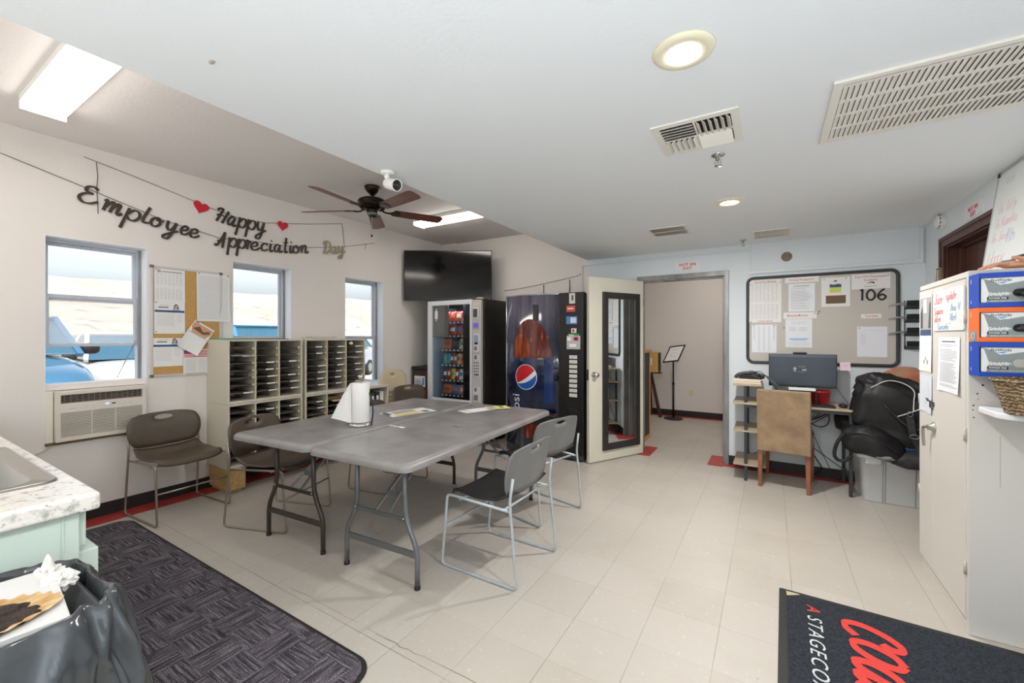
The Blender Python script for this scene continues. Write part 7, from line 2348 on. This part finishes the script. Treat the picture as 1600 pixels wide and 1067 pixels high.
# ------------------------------------------------------------------ glove boxes in coloured holders on the cabinet's near side
GREYBOX = M('box_grey', '#8d9596', 0.5)
BOXW = M('box_white', '#e6e7e6', 0.5)
HOLB = M('holder_blue', '#1246b4', 0.45)
HOLO = M('holder_orange', '#ee6c28', 0.45)
BLKG = M('black_nitrile', '#1c1c1d', 0.4, spec=0.5)
gw, gd, gh = 0.30, 0.110, 0.150
def glove_box(z, hm, colour, pos, glove):
    t = thing('glove_box', '%s-cased glove box, %s on the side of the steel cabinet' % (colour, pos), 'glove box', (CX0 + 0.001, CY0, z), 0, 'glove boxes on the cabinet side')
    # local: x away to the right, y towards the viewer is negative
    g = MB()
    b = 0.020
    g.bx(0, gw, -gd, -0.002, 0, b * 0.25); g.bx(0, gw, -gd, -0.002, gh - 0.004, gh)
    g.bx(0, 0.004, -gd, -0.002, 0, gh); g.bx(gw - 0.004, gw, -gd, -0.002, 0, gh)
    g.bx(0, gw, -0.006, -0.002, 0, gh)
    g.bx(0.0, gw, -gd, -gd + 0.003, 0, b); g.bx(0.0, gw, -gd, -gd + 0.003, gh - b * 1.05, gh)
    g.build('casing', hm, t, bevel=0.0015)
    bx_ = MB()
    q0, q1 = 0.012, gw - 0.006
    bx_.bx(q0, q1, -gd + 0.008, -0.01, 0.006, gh - 0.008)
    co = bx_.build('carton', GREYBOX, t)
    yf = -gd + 0.0078
    fr = frame((0, yf, 0), (1, 0, 0), (0, 0, 1))
    p = MB()
    zt, zb = gh - 0.024, 0.022
    p.prism([(q0 + 0.001, zt), (q0 + 0.20, zt), (q0 + 0.075, zt - 0.028), (q0 + 0.018, zt - 0.006)], 0.0006, fr, 0)
    p.prism([(q0 + 0.020, zt), (0.20, zt), (0.068, zt - 0.030)], 0.0007, fr, 0)
    p.prism([(0.055, zt - 0.020), (0.092, zt - 0.016), (0.075, zt - 0.025)], 0.0009, fr, 1)
    p.text('ProWorks', 0.0155, fr @ Matrix.Translation((0.069, zt - 0.010, 0.0009)), 2, sx=0.95, shear=0.25, bold=0.0003)
    p.text('GrizzlyNite', 0.0185, fr @ Matrix.Translation((0.066, 0.057, 0.0009)), 0, sx=0.80, bold=0.0010)
    p.prism([(0.028, 0.033), (0.092, 0.033), (0.092, 0.044), (0.028, 0.044)], 0.0007, fr, 3)
    p.text('POWDER FREE', 0.0085, fr @ Matrix.Translation((0.060, 0.0385, 0.0009)), 0, sx=0.95, bold=0.0003)
    p.text('NITRILE DISPOSABLE GLOVES', 0.008, fr @ Matrix.Translation((0.088, 0.026, 0.0009)), 0, sx=0.95)
    p.prism([(0.010, zb), (0.026, zb), (0.034, zb + 0.04), (0.019, zt - 0.006), (0.010, zt)], 0.0005, fr, 0)
    p.build('printing', [BOXW, M('print_sky', '#5aa0d6', 0.5), M('print_slate', '#3f454b', 0.5), M('print_black', '#17181a', 0.5)], t)
    op = MB()
    op.prism(rrect(0.17, 0.034, 0.0168, 8, 0.190, 0.060), 0.0012, fr)
    op.build('opening', M('opening_dark', '#29292a', 0.6) if glove else M('opening_film', '#b7b4ad', 0.3), t)
    if glove:
        gl = MB()
        gl.blob((0.190, -gd - 0.002, 0.060), (0.085, 0.016, 0.016), 2.4, 30, 16, 0.25, 30, glove)
        if glove == 1:
            gl.tube(smooth_path([(0.125, -gd - 0.008, 0.062), (0.140, -gd - 0.018, 0.040), (0.158, -gd - 0.022, 0.010), (0.170, -gd - 0.020, -0.012)], 5), 0.012, 10, rfun=lambda q: 0.008 + 0.010 * q)
            gl.tube(smooth_path([(0.165, -gd - 0.008, 0.060), (0.178, -gd - 0.022, 0.030), (0.190, -gd - 0.024, -0.004)], 5), 0.012, 10, rfun=lambda q: 0.010 + 0.010 * q)
        else:
            gl.blob((0.175, -gd - 0.006, 0.072), (0.035, 0.018, 0.022), 2.2, 24, 14, 0.2, 40, 3)
        gl.build('glove', BLKG, t)
    sd_ = MB()
    f2 = frame((-0.0004, 0, 0), (0, -1, 0), (0, 0, 1))
    sd_.prism([(0.03, 0.02), (0.034, 0.02), (0.034, 0.035), (0.03, 0.035)], 0.0006, f2, 0)
    sd_.prism([(0.03, 0.11), (0.034, 0.11), (0.034, 0.13), (0.03, 0.13)], 0.0006, f2, 0)
    sd_.build('side_print', BOXW, t)
    return t
glove_box(1.504, HOLB, 'blue', 'topmost of three', 1)
glove_box(1.353, HOLO, 'orange', 'middle one of three', 2)
glove_box(1.202, HOLB, 'blue', 'empty-looking, lowest of three', 0)
g = MB()
g.prism([(0, 0), (0.035, 0.008), (0.030, 0.052), (-0.004, 0.045)], 0.004, frame((CX0 - 0.008, CY0 - 0.07, 1.352), (0.5, -0.85, 0.0), (0, 0, 1)))
g.tube([frame((CX0 - 0.008, CY0 - 0.07, 1.352), (0.5, -0.85, 0.0), (0, 0, 1)) @ Vector(p) for p in fillet([(0.006, 0.014, 0.006), (0.016, 0.016, 0.006), (0.015, 0.040, 0.006), (0.004, 0.038, 0.006)], 0.004, 3, True)], 0.0012, 5, closed=True, m=1)
tag(g.build('carton_flap', [GREYBOX, BOXW]), 'torn grey carton flap sticking out beside the orange glove box', 'carton flap')

# woven basket on a small white wall shelf
def wicker():
    m = bpy.data.materials.new('seagrass_weave')
    m.use_nodes = True
    nt = m.node_tree
    b = nt.nodes['Principled BSDF']
    tc = nt.nodes.new('ShaderNodeTexCoord')
    w_ = nt.nodes.new('ShaderNodeTexWave')
    w_.bands_direction = 'Z'
    w_.inputs['Scale'].default_value = 22
    w_.inputs['Distortion'].default_value = 7
    w_.inputs['Detail'].default_value = 3
    w_.inputs['Detail Scale'].default_value = 3.5
    nt.links.new(tc.outputs['Object'], w_.inputs['Vector'])
    nt.links.new(mixc(nt, w_.outputs['Fac'], hexc('#5a452e'), hexc('#b39d78')), b.inputs['Base Color'])
    b.inputs['Roughness'].default_value = 0.85
    bp = nt.nodes.new('ShaderNodeBump'); bp.inputs['Strength'].default_value = 0.9; bp.inputs['Distance'].default_value = 0.006
    nt.links.new(w_.outputs['Fac'], bp.inputs['Height'])
    nt.links.new(bp.outputs[0], b.inputs['Normal'])
    return m
bs = thing('woven_basket', 'woven seagrass basket on the small white shelf below the glove boxes', 'basket', (0.930, 2.52, 1.065))
g = MB()
def bw_(u, v):
    a = 2 * math.pi * u
    r_ = 0.112 + 0.036 * v + 0.0025 * math.sin(a * 26 + (int(v * 9) % 2) * math.pi)
    return Vector((r_ * math.cos(a), r_ * 0.86 * math.sin(a), 0.135 * v))
g.grid(bw_, 96, 19, cu=True)
g.grid(lambda u, v: bw_(u, 0.04 + 0.96 * v) * 0.93 + Vector((0, 0, 0.006)), 48, 6, cu=True)
g.lathe([(0.0, 0.004), (0.112, 0.004), (0.112, 0.0), (0.0, 0.0)], 40)
g.build('body', wicker(), bs)
g = MB()
g.tube([bw_(i / 60, 1.0) for i in range(60)], 0.008, 8, closed=True)
g.build('rim', wicker(), bs)
sh = MB()
sh.prism(rrect(0.30, 0.25, 0.05, 8, 0.0, 0.0), 0.0, Matrix.Identity(4), h0=-0.026)
tag(sh.build('wall_shelf', WHITE_P, loc=(0.945, 2.53 + 0.10, 1.062), bevel=0.006, bseg=3), 'small rounded white shelf on the cabinet side carrying the woven basket', 'shelf')

# ------------------------------------------------------------------ floor mats
RUB = M('black_rubber', '#242321', 0.6)
cm = thing('carpet_mat', 'long dark patterned carpet mat with rounded corners in front of the sink counter', 'mat', (-2.76, 0.80, 0))
g = MB(); g.prism(rrect(2.74, 0.81, 0.11, 8), 0.006, Matrix.Identity(4))
g.build('border', RUB, cm, bevel=0.003)
g = MB(); g.prism(rrect(2.70, 0.77, 0.095, 8), 0.011, Matrix.Identity(4), h0=0.006)
g.build('pile', parquet_carpet(), cm)
LM = M('charcoal_pile', '#33363c', 0.95, var=0.4, scale=140, bump=0.5, bscale=350, spec=0.1)
lm = thing('logo_mat', 'charcoal entrance mat with red script Coach and white A STAGECOACH lettering', 'mat', (0.70, 1.95, 0), R(-1.2))
lm.location = (0.66, 1.82, 0)
g = MB(); g.prism(rrect(1.28, 1.80, 0.012, 3), 0.005, Matrix.Identity(4))
g.build('border', RUB, lm, bevel=0.002)
g = MB()
xa, xb, ya, yb = -0.605, 0.605, -0.865, 0.865
g.prism([(xa, ya), (xb, ya), (xb, yb), (xa + 0.055, yb), (xa + 0.004, yb - 0.030), (xa, yb - 0.05)], 0.010, Matrix.Identity(4), h0=0.004)
g.build('pile', LM, lm)
g = MB(); g.add([(xa + 0.0, yb - 0.04, 0.0112), (xa + 0.058, yb, 0.0112), (xa + 0.052, yb + 0.006, 0.0112), (xa - 0.004, yb + 0.004, 0.0112)], [(0, 1, 2, 3)])
g.build('worn_corner', M('bare_backing', '#b7ab8a', 0.9), lm)
fr = frame((0, 0, 0.0102), (0, -1, 0), (1, 0, 0))
def mf(x, y):
    return fr @ Matrix.Translation((1.82 - y, x - 0.66, 0))
g = MB()
REDP = M('red_pile', '#d2413a', 0.95, var=0.1, scale=200)
WHP = M('white_pile', '#c9cccb', 0.95, var=0.08, scale=200)
g.text('A', 0.079, mf(0.163, 2.612), 0, align='LEFT', sx=1.10, shear=0.22, ext=0.0004)
g.text('STAGECOACH COMPANY', 0.082, mf(0.163, 2.518), 1, align='LEFT', sx=1.08, shear=0.22, ext=0.0004, spacing=1.22)
CO = {
 'C': [[(.72, .66), (.86, .82), (.80, .98), (.56, 1.02), (.22, .78), (.02, .38), (.10, .06), (.40, .0), (.74, .18)]],
 'o': [[(.54, .98), (.20, .80), (.02, .36), (.14, .03), (.46, .06), (.74, .44), (.76, .82), (.54, .98)]],
 'a': [[(.66, .82), (.46, .98), (.14, .72), (.02, .30), (.16, .02), (.42, .16), (.66, .62)], [(.74, .96), (.58, .26), (.70, .0), (1.0, .26)]],
 'c': [[(.60, .74), (.56, .96), (.32, .94), (.06, .50), (.10, .08), (.38, .0), (.78, .28)]],
 'h': [[(.20, .3), (.58, 1.2), (.52, 1.46), (.36, 1.2), (.06, .0)], [(.12, .24), (.44, .82), (.66, .86), (.52, .24), (.62, .0), (.92, .22)]],
}
GL.update({k + '#': v for k, v in CO.items()})
for (ch, x, y, w_, h_) in (('C', 0.285, 2.565, 0.155, 0.185), ('o', 0.300, 2.425, 0.165, 0.165), ('a', 0.290, 2.285, 0.165, 0.150), ('c', 0.290, 2.135, 0.15, 0.15), ('h', 0.290, 2.005, 0.16, 0.15)):
    glyph(g, ch + '#', mf(x, y) @ Matrix.Translation((0, 0, 0.0002 * len(g.f) / 100)), w_ * 0.92, h_, th=0.0006, w0=0.020, w1=0.046, m=0)
g.build('lettering', [REDP, WHP], lm)

# ------------------------------------------------------------------ sink counter
MINT = M('mint_paint', '#c5d3c9', 0.45)
def granite():
    m = bpy.data.materials.new('speckled_laminate')
    m.use_nodes = True
    nt = m.node_tree
    b = nt.nodes['Principled BSDF']
    tc = nt.nodes.new('ShaderNodeTexCoord')
    a = maprange(nt, noise_node(nt, tc.outputs['Object'], 28, 6, 0.65), 0.52, 0.66)
    c = mixc(nt, a, hexc('#e2ddd5'), hexc('#a9a8a3'))
    d_ = maprange(nt, noise_node(nt, tc.outputs['Object'], 46, 5, 0.7), 0.60, 0.68)
    c = mixc(nt, d_, c, hexc('#56585a'))
    nt.links.new(c, b.inputs['Base Color'])
    b.inputs['Roughness'].default_value = 0.22
    return m
GRAN = granite()
SNK = (-2.78, -1.975, -0.12, 0.405)
g = MB()
tx0, tx1, ty0, ty1, tz0, tz1 = XL + 0.004, -1.742, -0.22, 0.442, 0.852, 0.905
ins = 0.02
g.bx(tx0, SNK[0] + ins, ty0, ty1, tz0, tz1); g.bx(SNK[1] - ins, tx1, ty0, ty1, tz0, tz1)
g.bx(SNK[0] + ins, SNK[1] - ins, ty0, SNK[2] + ins, tz0, tz1); g.bx(SNK[0] + ins, SNK[1] - ins, SNK[3] - ins, ty1, tz0, tz1)
ct = g.build('countertop', GRAN, bevel=0.010, bseg=3, weld=True)
tag(ct, 'speckled white laminate countertop with a rounded front edge along the sink counter', 'countertop')
bc = thing('base_cabinet', 'mint green base cabinet under the speckled sink counter', 'cabinet', (-3.0, 0.1, 0))
g = MB()
g.bx(tx0 + 3.0, -1.785 + 3.0, -0.30, 0.285, 0.10, 0.64); g.bx(tx0 + 3.0, -1.785 + 3.0, -0.30, 0.24, 0.0, 0.10)
g.bx(-1.79 + 3.0, -1.768 + 3.0, -0.30, 0.300, 0.0, 0.851); g.bx(tx0 + 3.0, -1.79 + 3.0, 0.278, 0.298, 0.60, 0.851); g.bx(tx0 + 3.0, -1.79 + 3.0, -0.30, -0.28, 0.60, 0.851)
g.bx(-1.770 + 3.0, -1.764 + 3.0, 0.262, 0.268, 0.0, 0.851)
g.build('carcass', MINT, bc, bevel=0.003)
for i in range(5):
    xa_ = -1.79 + 3.0 - 0.50 * (i + 1) + 0.01
    xb_ = -1.79 + 3.0 - 0.50 * i - 0.0
    dr = MB(); dr.bx(xa_, xb_, 0.298, 0.320, 0.738, 0.842)
    dr.build('drawer_front', MINT, bc, bevel=0.004)
    ex_ = 0.026 if i == 0 else 0.0
    dd_ = MB(); dd_.bx(xa_, xb_, 0.300, 0.322 + ex_, 0.12, 0.722)
    do = dd_.build('door', MINT, bc, bevel=0.004)
    MB().blob((xa_ + 0.05, 0.335 + ex_, 0.66), (0.014, 0.014, 0.014), 2, 14, 10).build('knob', CHROME, do)
g = MB(); g.cyl((-1.7675 + 3.0, -0.005 , 0.665), (-1.764 + 3.0, -0.005, 0.665), 0.005, n=10)
g.build('screw_hole', DARK, bc)
sk = thing('sink', 'stainless steel sink set into the speckled countertop', 'sink', ((SNK[0] + SNK[1]) / 2, (SNK[2] + SNK[3]) / 2, tz1))
STEEL = M('brushed_steel', '#b3b0ab', 0.28, metal=1.0, var=0.06, scale=3, stretch=(40, 2, 2))
sw, sl = SNK[1] - SNK[0], SNK[3] - SNK[2]
def rr3(w_, l_, r_, z):
    return [(p[0], p[1], z) for p in rrect(w_, l_, r_, 6)]
rs2 = [rr3(sw, sl, 0.045, 0.001), rr3(sw - 0.006, sl - 0.006, 0.044, 0.006), rr3(sw - 0.022, sl - 0.022, 0.04, 0.006), rr3(sw - 0.030, sl - 0.030, 0.04, 0.002), rr3(sw - 0.09, sl - 0.09, 0.075, 0.002), rr3(sw - 0.10, sl - 0.10, 0.07, -0.006), rr3(sw - 0.13, sl - 0.13, 0.07, -0.15), rr3(sw - 0.20, sl - 0.20, 0.06, -0.175)]
n = len(rs2[0])
V = [p for r_ in rs2 for p in r_]
F = []
for i in range(len(rs2) - 1):
    for j in range(n):
        k = (j + 1) % n
        F.append((i * n + j, i * n + k, (i + 1) * n + k, (i + 1) * n + j))
g = MB(); g.add(V, F, 0, True)
g.f.append([(len(rs2) - 1) * n + j for j in range(n)]); g.m.append(0); g.s.append(False)
g.build('basin', STEEL, sk)
MB().lathe([(0.045, 0.0), (0.04, 0.003), (0.03, 0.001), (0.0, -0.002)], 24, c=(0, 0, -0.173)).build('drain', CHROME, sk)
# ------------------------------------------------------------------ waste bin with a grey liner
TCX, TCY, TW, TL_ = -1.485, 0.085, 0.425, 0.555
tb = thing('trash_can', 'trash can in a wrinkled dark grey liner at the end of the sink counter', 'trash can', (TCX, TCY, 0))
g = MB()
rings_ = [rr3(TW - 0.12, TL_ - 0.12, 0.06, 0.0), rr3(TW - 0.02, TL_ - 0.02, 0.08, 0.73), rr3(TW - 0.04, TL_ - 0.04, 0.07, 0.73), rr3(TW - 0.13, TL_ - 0.13, 0.055, 0.02)]
n = len(rings_[0]); V = [p for r_ in rings_ for p in r_]; F = []
for i in range(3):
    for j in range(n):
        k = (j + 1) % n
        F.append((i * n + j, i * n + k, (i + 1) * n + k, (i + 1) * n + j))
g.add(V, F, 0, True)
g.f.append([j for j in reversed(range(n))]); g.m.append(0); g.s.append(False)
g.f.append([3 * n + j for j in range(n)]); g.m.append(0); g.s.append(False)
g.build('can', M('can_grey', '#4d5052', 0.5), tb)
LINER = M('liner_film', '#3f4245', 0.16, var=0.18, scale=7, bump=0.9, bscale=14, spec=0.7, stretch=(1, 1, 0.35))
def linr(u, v):
    # v: 0 deep inside, 0.3 rim, 1 hanging low outside
    a = 2 * math.pi * u
    def sq(wd, ln):
        c_, s_ = math.cos(a), math.sin(a)
        e = 2 / 4.2
        return math.copysign(abs(c_) ** e, c_) * wd / 2, math.copysign(abs(s_) ** e, s_) * ln / 2
    if v < 0.3:
        t = v / 0.3
        x, y = sq(TW - 0.05 + 0.05 * t, TL_ - 0.05 + 0.05 * t)
        z = 0.56 + 0.195 * t
        amp = 0.010 * (1 - t) + 0.004
    elif v < 0.4:
        t = (v - 0.3) / 0.1
        x, y = sq(TW + 0.03 * t, TL_ + 0.03 * t)
        z = 0.755 + 0.012 * math.sin(math.pi * t) - 0.012 * t
        amp = 0.006
    else:
        t = (v - 0.4) / 0.6
        x, y = sq(TW + 0.03 + 0.10 * math.sin(t * 1.7) , TL_ + 0.03 + 0.10 * math.sin(t * 1.7))
        z = 0.743 - 0.52 * t
        amp = 0.010 + 0.030 * t
    q = Vector((math.cos(a) * 2.2, math.sin(a) * 2.2, v * 1.6))
    k = noise.noise(q * 1.6 + Vector((5, 1, 2))) + 0.5 * noise.noise(q * 3.7)
    rid = 1 - abs(noise.noise(Vector((math.cos(a) * 4, math.sin(a) * 4, v * 1.1 + 3)))) * 2
    r_ = math.hypot(x, y)
    f = 1 + (amp * k * 1.3 + amp * 0.7 * rid) / max(0.1, r_)
    X_, Y_ = x * f, y * f
    if v > 0.28:
        k3 = min(1.0, (v - 0.28) / 0.2)
        fold = abs(math.sin(a * 7.5 + 2.2 * noise.noise(Vector((v * 2.2, a, 1))))) * 0.030 * k3 * (0.4 + 0.9 * abs(noise.noise(Vector((a * 1.7, 9, 0)))))
        crn = math.exp(-((a - 0.95) / 0.28) ** 2) * k3
        wr = crn * 0.035 * noise.noise(Vector((a * 9, v * 9, 2)))
        rd = (0.5 - abs(noise.noise(Vector((a * 3.1 + v * 2.0, v * 2.6, 11)))) * 2.4) * 0.030 * k3
        X_ += math.cos(a) * (fold + wr + rd + 0.05 * crn); Y_ += math.sin(a) * (fold * 0.6 + wr + rd * 0.6)
        z += crn * 0.030 * noise.noise(Vector((a * 8, v * 7, 6)))
    if math.cos(a) > 0 and 0.15 < v < 0.6:
        z += 0.026 * math.cos(a) ** 0.5 * math.sin(math.pi * (v - 0.15) / 0.45)
    X_ = max(X_, -0.268)
    return Vector((X_, Y_, z + 0.010 * noise.noise(q * 2.1 + Vector((0, 7, 0))) * (v > 0.25)))
g = MB(); g.grid(linr, 260, 80, cu=True)
g.build('liner', LINER, tb)
# white carton lid and coffee filter in the top of the bin
g = MB(); g.bx(-0.15, 0.15, -0.19, 0.19, -0.10, 0.0)
tag(g.build('carton', M('white_carton', '#d2d1ce', 0.6), loc=(-1.468, 0.107, 0.772), rot=(R(0.5), R(1.2), R(-6)), bevel=0.002), 'white carton jammed into the top of the trash can', 'carton')
g = MB()
nr = 64
def filt(u, v):
    a = 2 * math.pi * u
    r_ = 0.118 * v * (1 + 0.018 * math.sin(a * 22) * v + 0.10 * noise.noise(Vector((math.cos(a), math.sin(a), 4))))
    return Vector((r_ * 0.72 * math.cos(a), r_ * 1.05 * math.sin(a), 0.003 + 0.012 * max(0, v - 0.55) * (1 + 0.4 * math.sin(a * 22))))
g.grid(filt, 220, 8, cu=True)
cfil = thing('coffee_filter', 'used coffee filter full of wet grounds on the white carton in the trash can', 'coffee filter', (-1.398, 0.160, 0.773), R(8))
g.build('filter_paper', M('stained_filter', '#d9c39a', 0.8, col2='#a97a3c', scale=14), cfil)
g = MB(); g.blob((0.012, -0.012, 0.005), (0.062, 0.098, 0.013), 2.2, 60, 20, 0.30, 24, 5)
g.build('grounds', M('coffee_grounds', '#1f140f', 0.6, col2='#3a281c', scale=60, bump=0.8, bscale=180), cfil)
TIS = M('tissue', '#dcd9d4', 0.85, bump=0.3, bscale=60)
def crumple(s_, sd_):
    g = MB()
    def f(u, v):
        a, b = 2 * math.pi * u, math.pi * (v - 0.5)
        d_ = Vector((math.cos(b) * math.cos(a), math.cos(b) * math.sin(a), math.sin(b)))
        r_ = 1.0
        for o_ in range(3):
            r_ += (0.34 / 2 ** o_) * (0.5 - abs(noise.noise(d_ * (1.9 * 2 ** o_) + Vector((sd_, o_ * 5, 1)))) * 2.2)
        return Vector((d_.x * s_ * r_, d_.y * s_ * r_ * 0.85, d_.z * s_ * 0.55 * r_))
    g.grid(f, 40, 24, cu=True, smooth=False)
    return g
for (x, y, z, s_, sd_, lab) in ((-1.585, 0.300, 0.765, 0.034, 3.0, 'crumpled white paper napkin with a pointed tip at the back of the trash can'), (-1.512, 0.305, 0.768, 0.038, 8.0, 'larger crumpled white paper napkin beside the pointed one in the trash can')):
    g = crumple(s_, sd_)
    if sd_ == 3.0:
        g.tube(smooth_path([(0.0, 0.0, 0.015), (0.004, 0.0, 0.038), (0.0, 0.0, 0.052)], 4), 0.01, 8, rfun=lambda q: 0.013 * (1 - q) + 0.002)
    tag(g.build('napkin', TIS, loc=(x, y, z)), lab, 'napkin', 'napkins in the trash can')

# ------------------------------------------------------------------ outside the windows
def ground_mat():
    m = bpy.data.materials.new('gravel_ground')
    m.use_nodes = True
    nt = m.node_tree
    b = nt.nodes['Principled BSDF']
    tc = nt.nodes.new('ShaderNodeTexCoord')
    a = maprange(nt, noise_node(nt, tc.outputs['Object'], 0.9, 6, 0.6), 0.35, 0.7)
    nt.links.new(mixc(nt, a, hexc('#b3aca2'), hexc('#a29b91')), b.inputs['Base Color'])
    b.inputs['Roughness'].default_value = 0.95
    return m
GM = ground_mat()
struct(MB().bx(-40, XL - WT - 0.02, -30, 40, -0.5, -0.30).build('ground', GM))
struct(MB().bx(XL - WT - 0.02, 30, -40, -3.2, -0.5, -0.02).build('ground', GM))
def hill_mat():
    m = bpy.data.materials.new('dry_scrub_hill')
    m.use_nodes = True
    nt = m.node_tree
    b = nt.nodes['Principled BSDF']
    tc = nt.nodes.new('ShaderNodeTexCoord')
    a = maprange(nt, noise_node(nt, tc.outputs['Object'], 0.10, 6, 0.65), 0.35, 0.7)
    c = mixc(nt, a, hexc('#b1a99d'), hexc('#988f81'))
    s = maprange(nt, noise_node(nt, tc.outputs['Object'], 0.9, 6, 0.75), 0.54, 0.66)
    c = mixc(nt, math_node(nt, 'MULTIPLY', s, 0.65), c, hexc('#4a4439'))
    nt.links.new(c, b.inputs['Base Color'])
    b.inputs['Roughness'].default_value = 1.0
    return m
g = MB()
def hill(u, v):
    x = -24 - 110 * u
    y = -90 + 260 * v
    h = 15.5 * (1 - math.exp(-2.6 * u)) * (1 + 0.10 * math.sin(v * 9)) - 1.0
    h += 1.3 * noise.noise(Vector((x * 0.05, y * 0.05, 0))) * min(1, u * 4)
    return Vector((x, y, h - 0.3))
g.grid(hill, 60, 110)
struct(g.build('hill', hill_mat()))

TYRE = M('tyre_rubber', '#1c1c1d', 0.8)
CGLASS = M('car_glass', '#2f5568', 0.08, spec=0.7)
def car(label, loc, rz, paint, h=1.50, ln=4.6, wd=1.82, hood=1.02, pickup=False):
    t = thing('car', label, 'car', loc, rz)
    L2, W2_ = ln / 2, wd / 2
    def sec(x, zt, wy):
        return [(x, -wy, 0.30), (x, -wy * 1.02, 0.62), (x, -wy * 0.96, zt - 0.10), (x, -wy * 0.80, zt), (x, wy * 0.80, zt), (x, wy * 0.96, zt - 0.10), (x, wy * 1.02, 0.62), (x, wy, 0.30)]
    xs_ = [(-L2, 0.80, 0.84), (-L2 + 0.10, hood - 0.04, 0.93), (-L2 + 0.9, hood + 0.02, 1.0), (-0.2, hood + 0.02, 1.0), (L2 - 1.35, hood, 1.0), (L2 - 0.5, hood - 0.10, 0.96), (L2 - 0.10, hood - 0.24, 0.88), (L2, 0.60, 0.80)]
    V, F = [], []
    for (x, zt, k) in xs_:
        V += sec(x, zt, W2_ * k)
    for i in range(len(xs_) - 1):
        for j in range(8):
            k = (j + 1) % 8
            F.append((i * 8 + j, i * 8 + k, (i + 1) * 8 + k, (i + 1) * 8 + j))
    F += [tuple(reversed(range(8))), tuple((len(xs_) - 1) * 8 + j for j in range(8))]
    g = MB(); g.add(V, F, 0, True)
    g.build('body', paint, t, subsurf=2)
    # cabin: glass block under a painted roof
    xa, xb, xc, xd = -L2 + 0.35, -L2 + 0.95, 0.25, L2 - 1.35
    def cab_sec(x, z, k):
        return (x, -W2_ * k, z), (x, W2_ * k, z)
    pb = [(xa, hood), (xb, h - 0.05), (xc, h - 0.05), (xd, hood)]
    V = []
    for (x, z) in pb:
        k = 0.93 if z < hood + 0.05 else 0.74
        V += [(x, -W2_ * k, z - 0.01), (x, W2_ * k, z - 0.01)]
    g = MB(); g.add(V, [(0, 2, 4, 6), (1, 7, 5, 3), (0, 1, 3, 2), (2, 3, 5, 4), (4, 5, 7, 6), (0, 6, 7, 1)])
    g.build('windows', CGLASS, t, bevel=0.03)
    g = MB()
    g.grid(lambda u, v: Vector((xb - 0.08 + (xc - xb + 0.16) * u, (v - 0.5) * 2 * W2_ * 0.76, h - 0.055 + 0.055 * math.sin(math.pi * min(1, max(0, u))) ** 0.5 * (1 - abs(2 * v - 1) ** 3))), 12, 10)
    g.bx(xb - 0.06, xc + 0.06, -W2_ * 0.75, W2_ * 0.75, h - 0.085, h - 0.05)
    for s in (-1, 1):
        g.bar((xa, s * W2_ * 0.93, hood - 0.02), (xb, s * W2_ * 0.75, h - 0.06), 0.09, 0.07); g.bar((xd, s * W2_ * 0.93, hood - 0.02), (xc, s * W2_ * 0.75, h - 0.06), 0.07, 0.06)
        g.bar((-0.35, s * W2_ * 0.94, hood - 0.02), (-0.35, s * W2_ * 0.755, h - 0.06), 0.09, 0.05)
    g.build('roof', paint, t)
    for sx in (-L2 + 0.85, L2 - 0.88):
        for s in (-1, 1):
            wl_ = MB(); wl_.cyl((sx, s * (W2_ - 0.20), 0.33), (sx, s * (W2_ + 0.02), 0.33), 0.33, n=28)
            wo_ = wl_.build('wheel', TYRE, t)
            MB().cyl((sx, s * (W2_ + 0.015), 0.33), (sx, s * (W2_ + 0.03), 0.33), 0.20, n=20).build('hub_cap', M('hub_silver', '#9a9da0', 0.3, metal=0.8), wo_)
    for s in (-1, 1):
        MB().blob((xd - 0.35, s * (W2_ + 0.10), hood + 0.06), (0.07, 0.11, 0.08), 3, 16, 10).build('mirror', BLACKP, t)
        MB().blob((L2 - 0.16, s * W2_ * 0.68, 0.68), (0.09, 0.20, 0.08), 3, 16, 10).build('headlight', M('headlight_lens', '#d6dadd', 0.1), t)
    MB().bx(L2 - 0.10, L2 + 0.02, -W2_ * 0.50, W2_ * 0.50, 0.42, 0.64).build('grille', M('grille_dark', '#22262c', 0.5), t)
    MB().bx(-L2 - 0.01, -L2 + 0.05, -W2_ * 0.8, W2_ * 0.8, 0.40, 0.50).build('bumper', GREYD, t)
    return t
BLUECAR = M('blue_car_paint', '#3c6f90', 0.2, metal=0.3, coat=0.6)
car('metallic teal blue car parked close outside the leftmost window', (-9.0, 1.05, -0.30), R(-2), BLUECAR, h=2.00, ln=4.4, wd=1.78, hood=1.44)
car('metallic blue car parked outside the middle window', (-10.6, 5.6, -0.30), R(-4), M('blue_car_paint2', '#4684a6', 0.2, metal=0.3, coat=0.6), h=1.98, ln=4.8, wd=1.95, hood=1.25)
car('white car parked beyond the teal car outside the leftmost window', (-12.4, 3.62, -0.30), R(-3), M('white_car_paint', '#c4c4c2', 0.2, coat=0.6), h=1.78, ln=4.9, wd=1.95, hood=1.22)
car('silver truck-like car parked far outside the third window', (-15.0, 10.6, -0.30), R(-60), M('silver_car_paint', '#aeb9c4', 0.25, metal=0.4), h=1.75, ln=4.9, wd=1.95, hood=1.22)
g = MB()
P0, P1 = Vector((XL - WT + 0.10, 1.345, 1.34)), Vector((XL - WT + 0.06, 1.24, 1.045))
N = 22
for i in range(N):
    c_ = P0.lerp(P1, (i + 0.5) / N)
    dv = (P1 - P0).normalized()
    sd2 = Vector((1, 0, 0)) if i % 2 else dv.cross(Vector((1, 0, 0))).normalized()
    g.tube([c_ + dv * 0.0085 * math.cos(R(a)) + sd2 * 0.005 * math.sin(R(a)) for a in range(0, 360, 45)], 0.0013, 5, closed=True)
tag(g.build('chain', M('chain_steel', '#7b7f85', 0.3, metal=0.9)), 'short metal chain hanging slanted inside the leftmost window', 'chain')
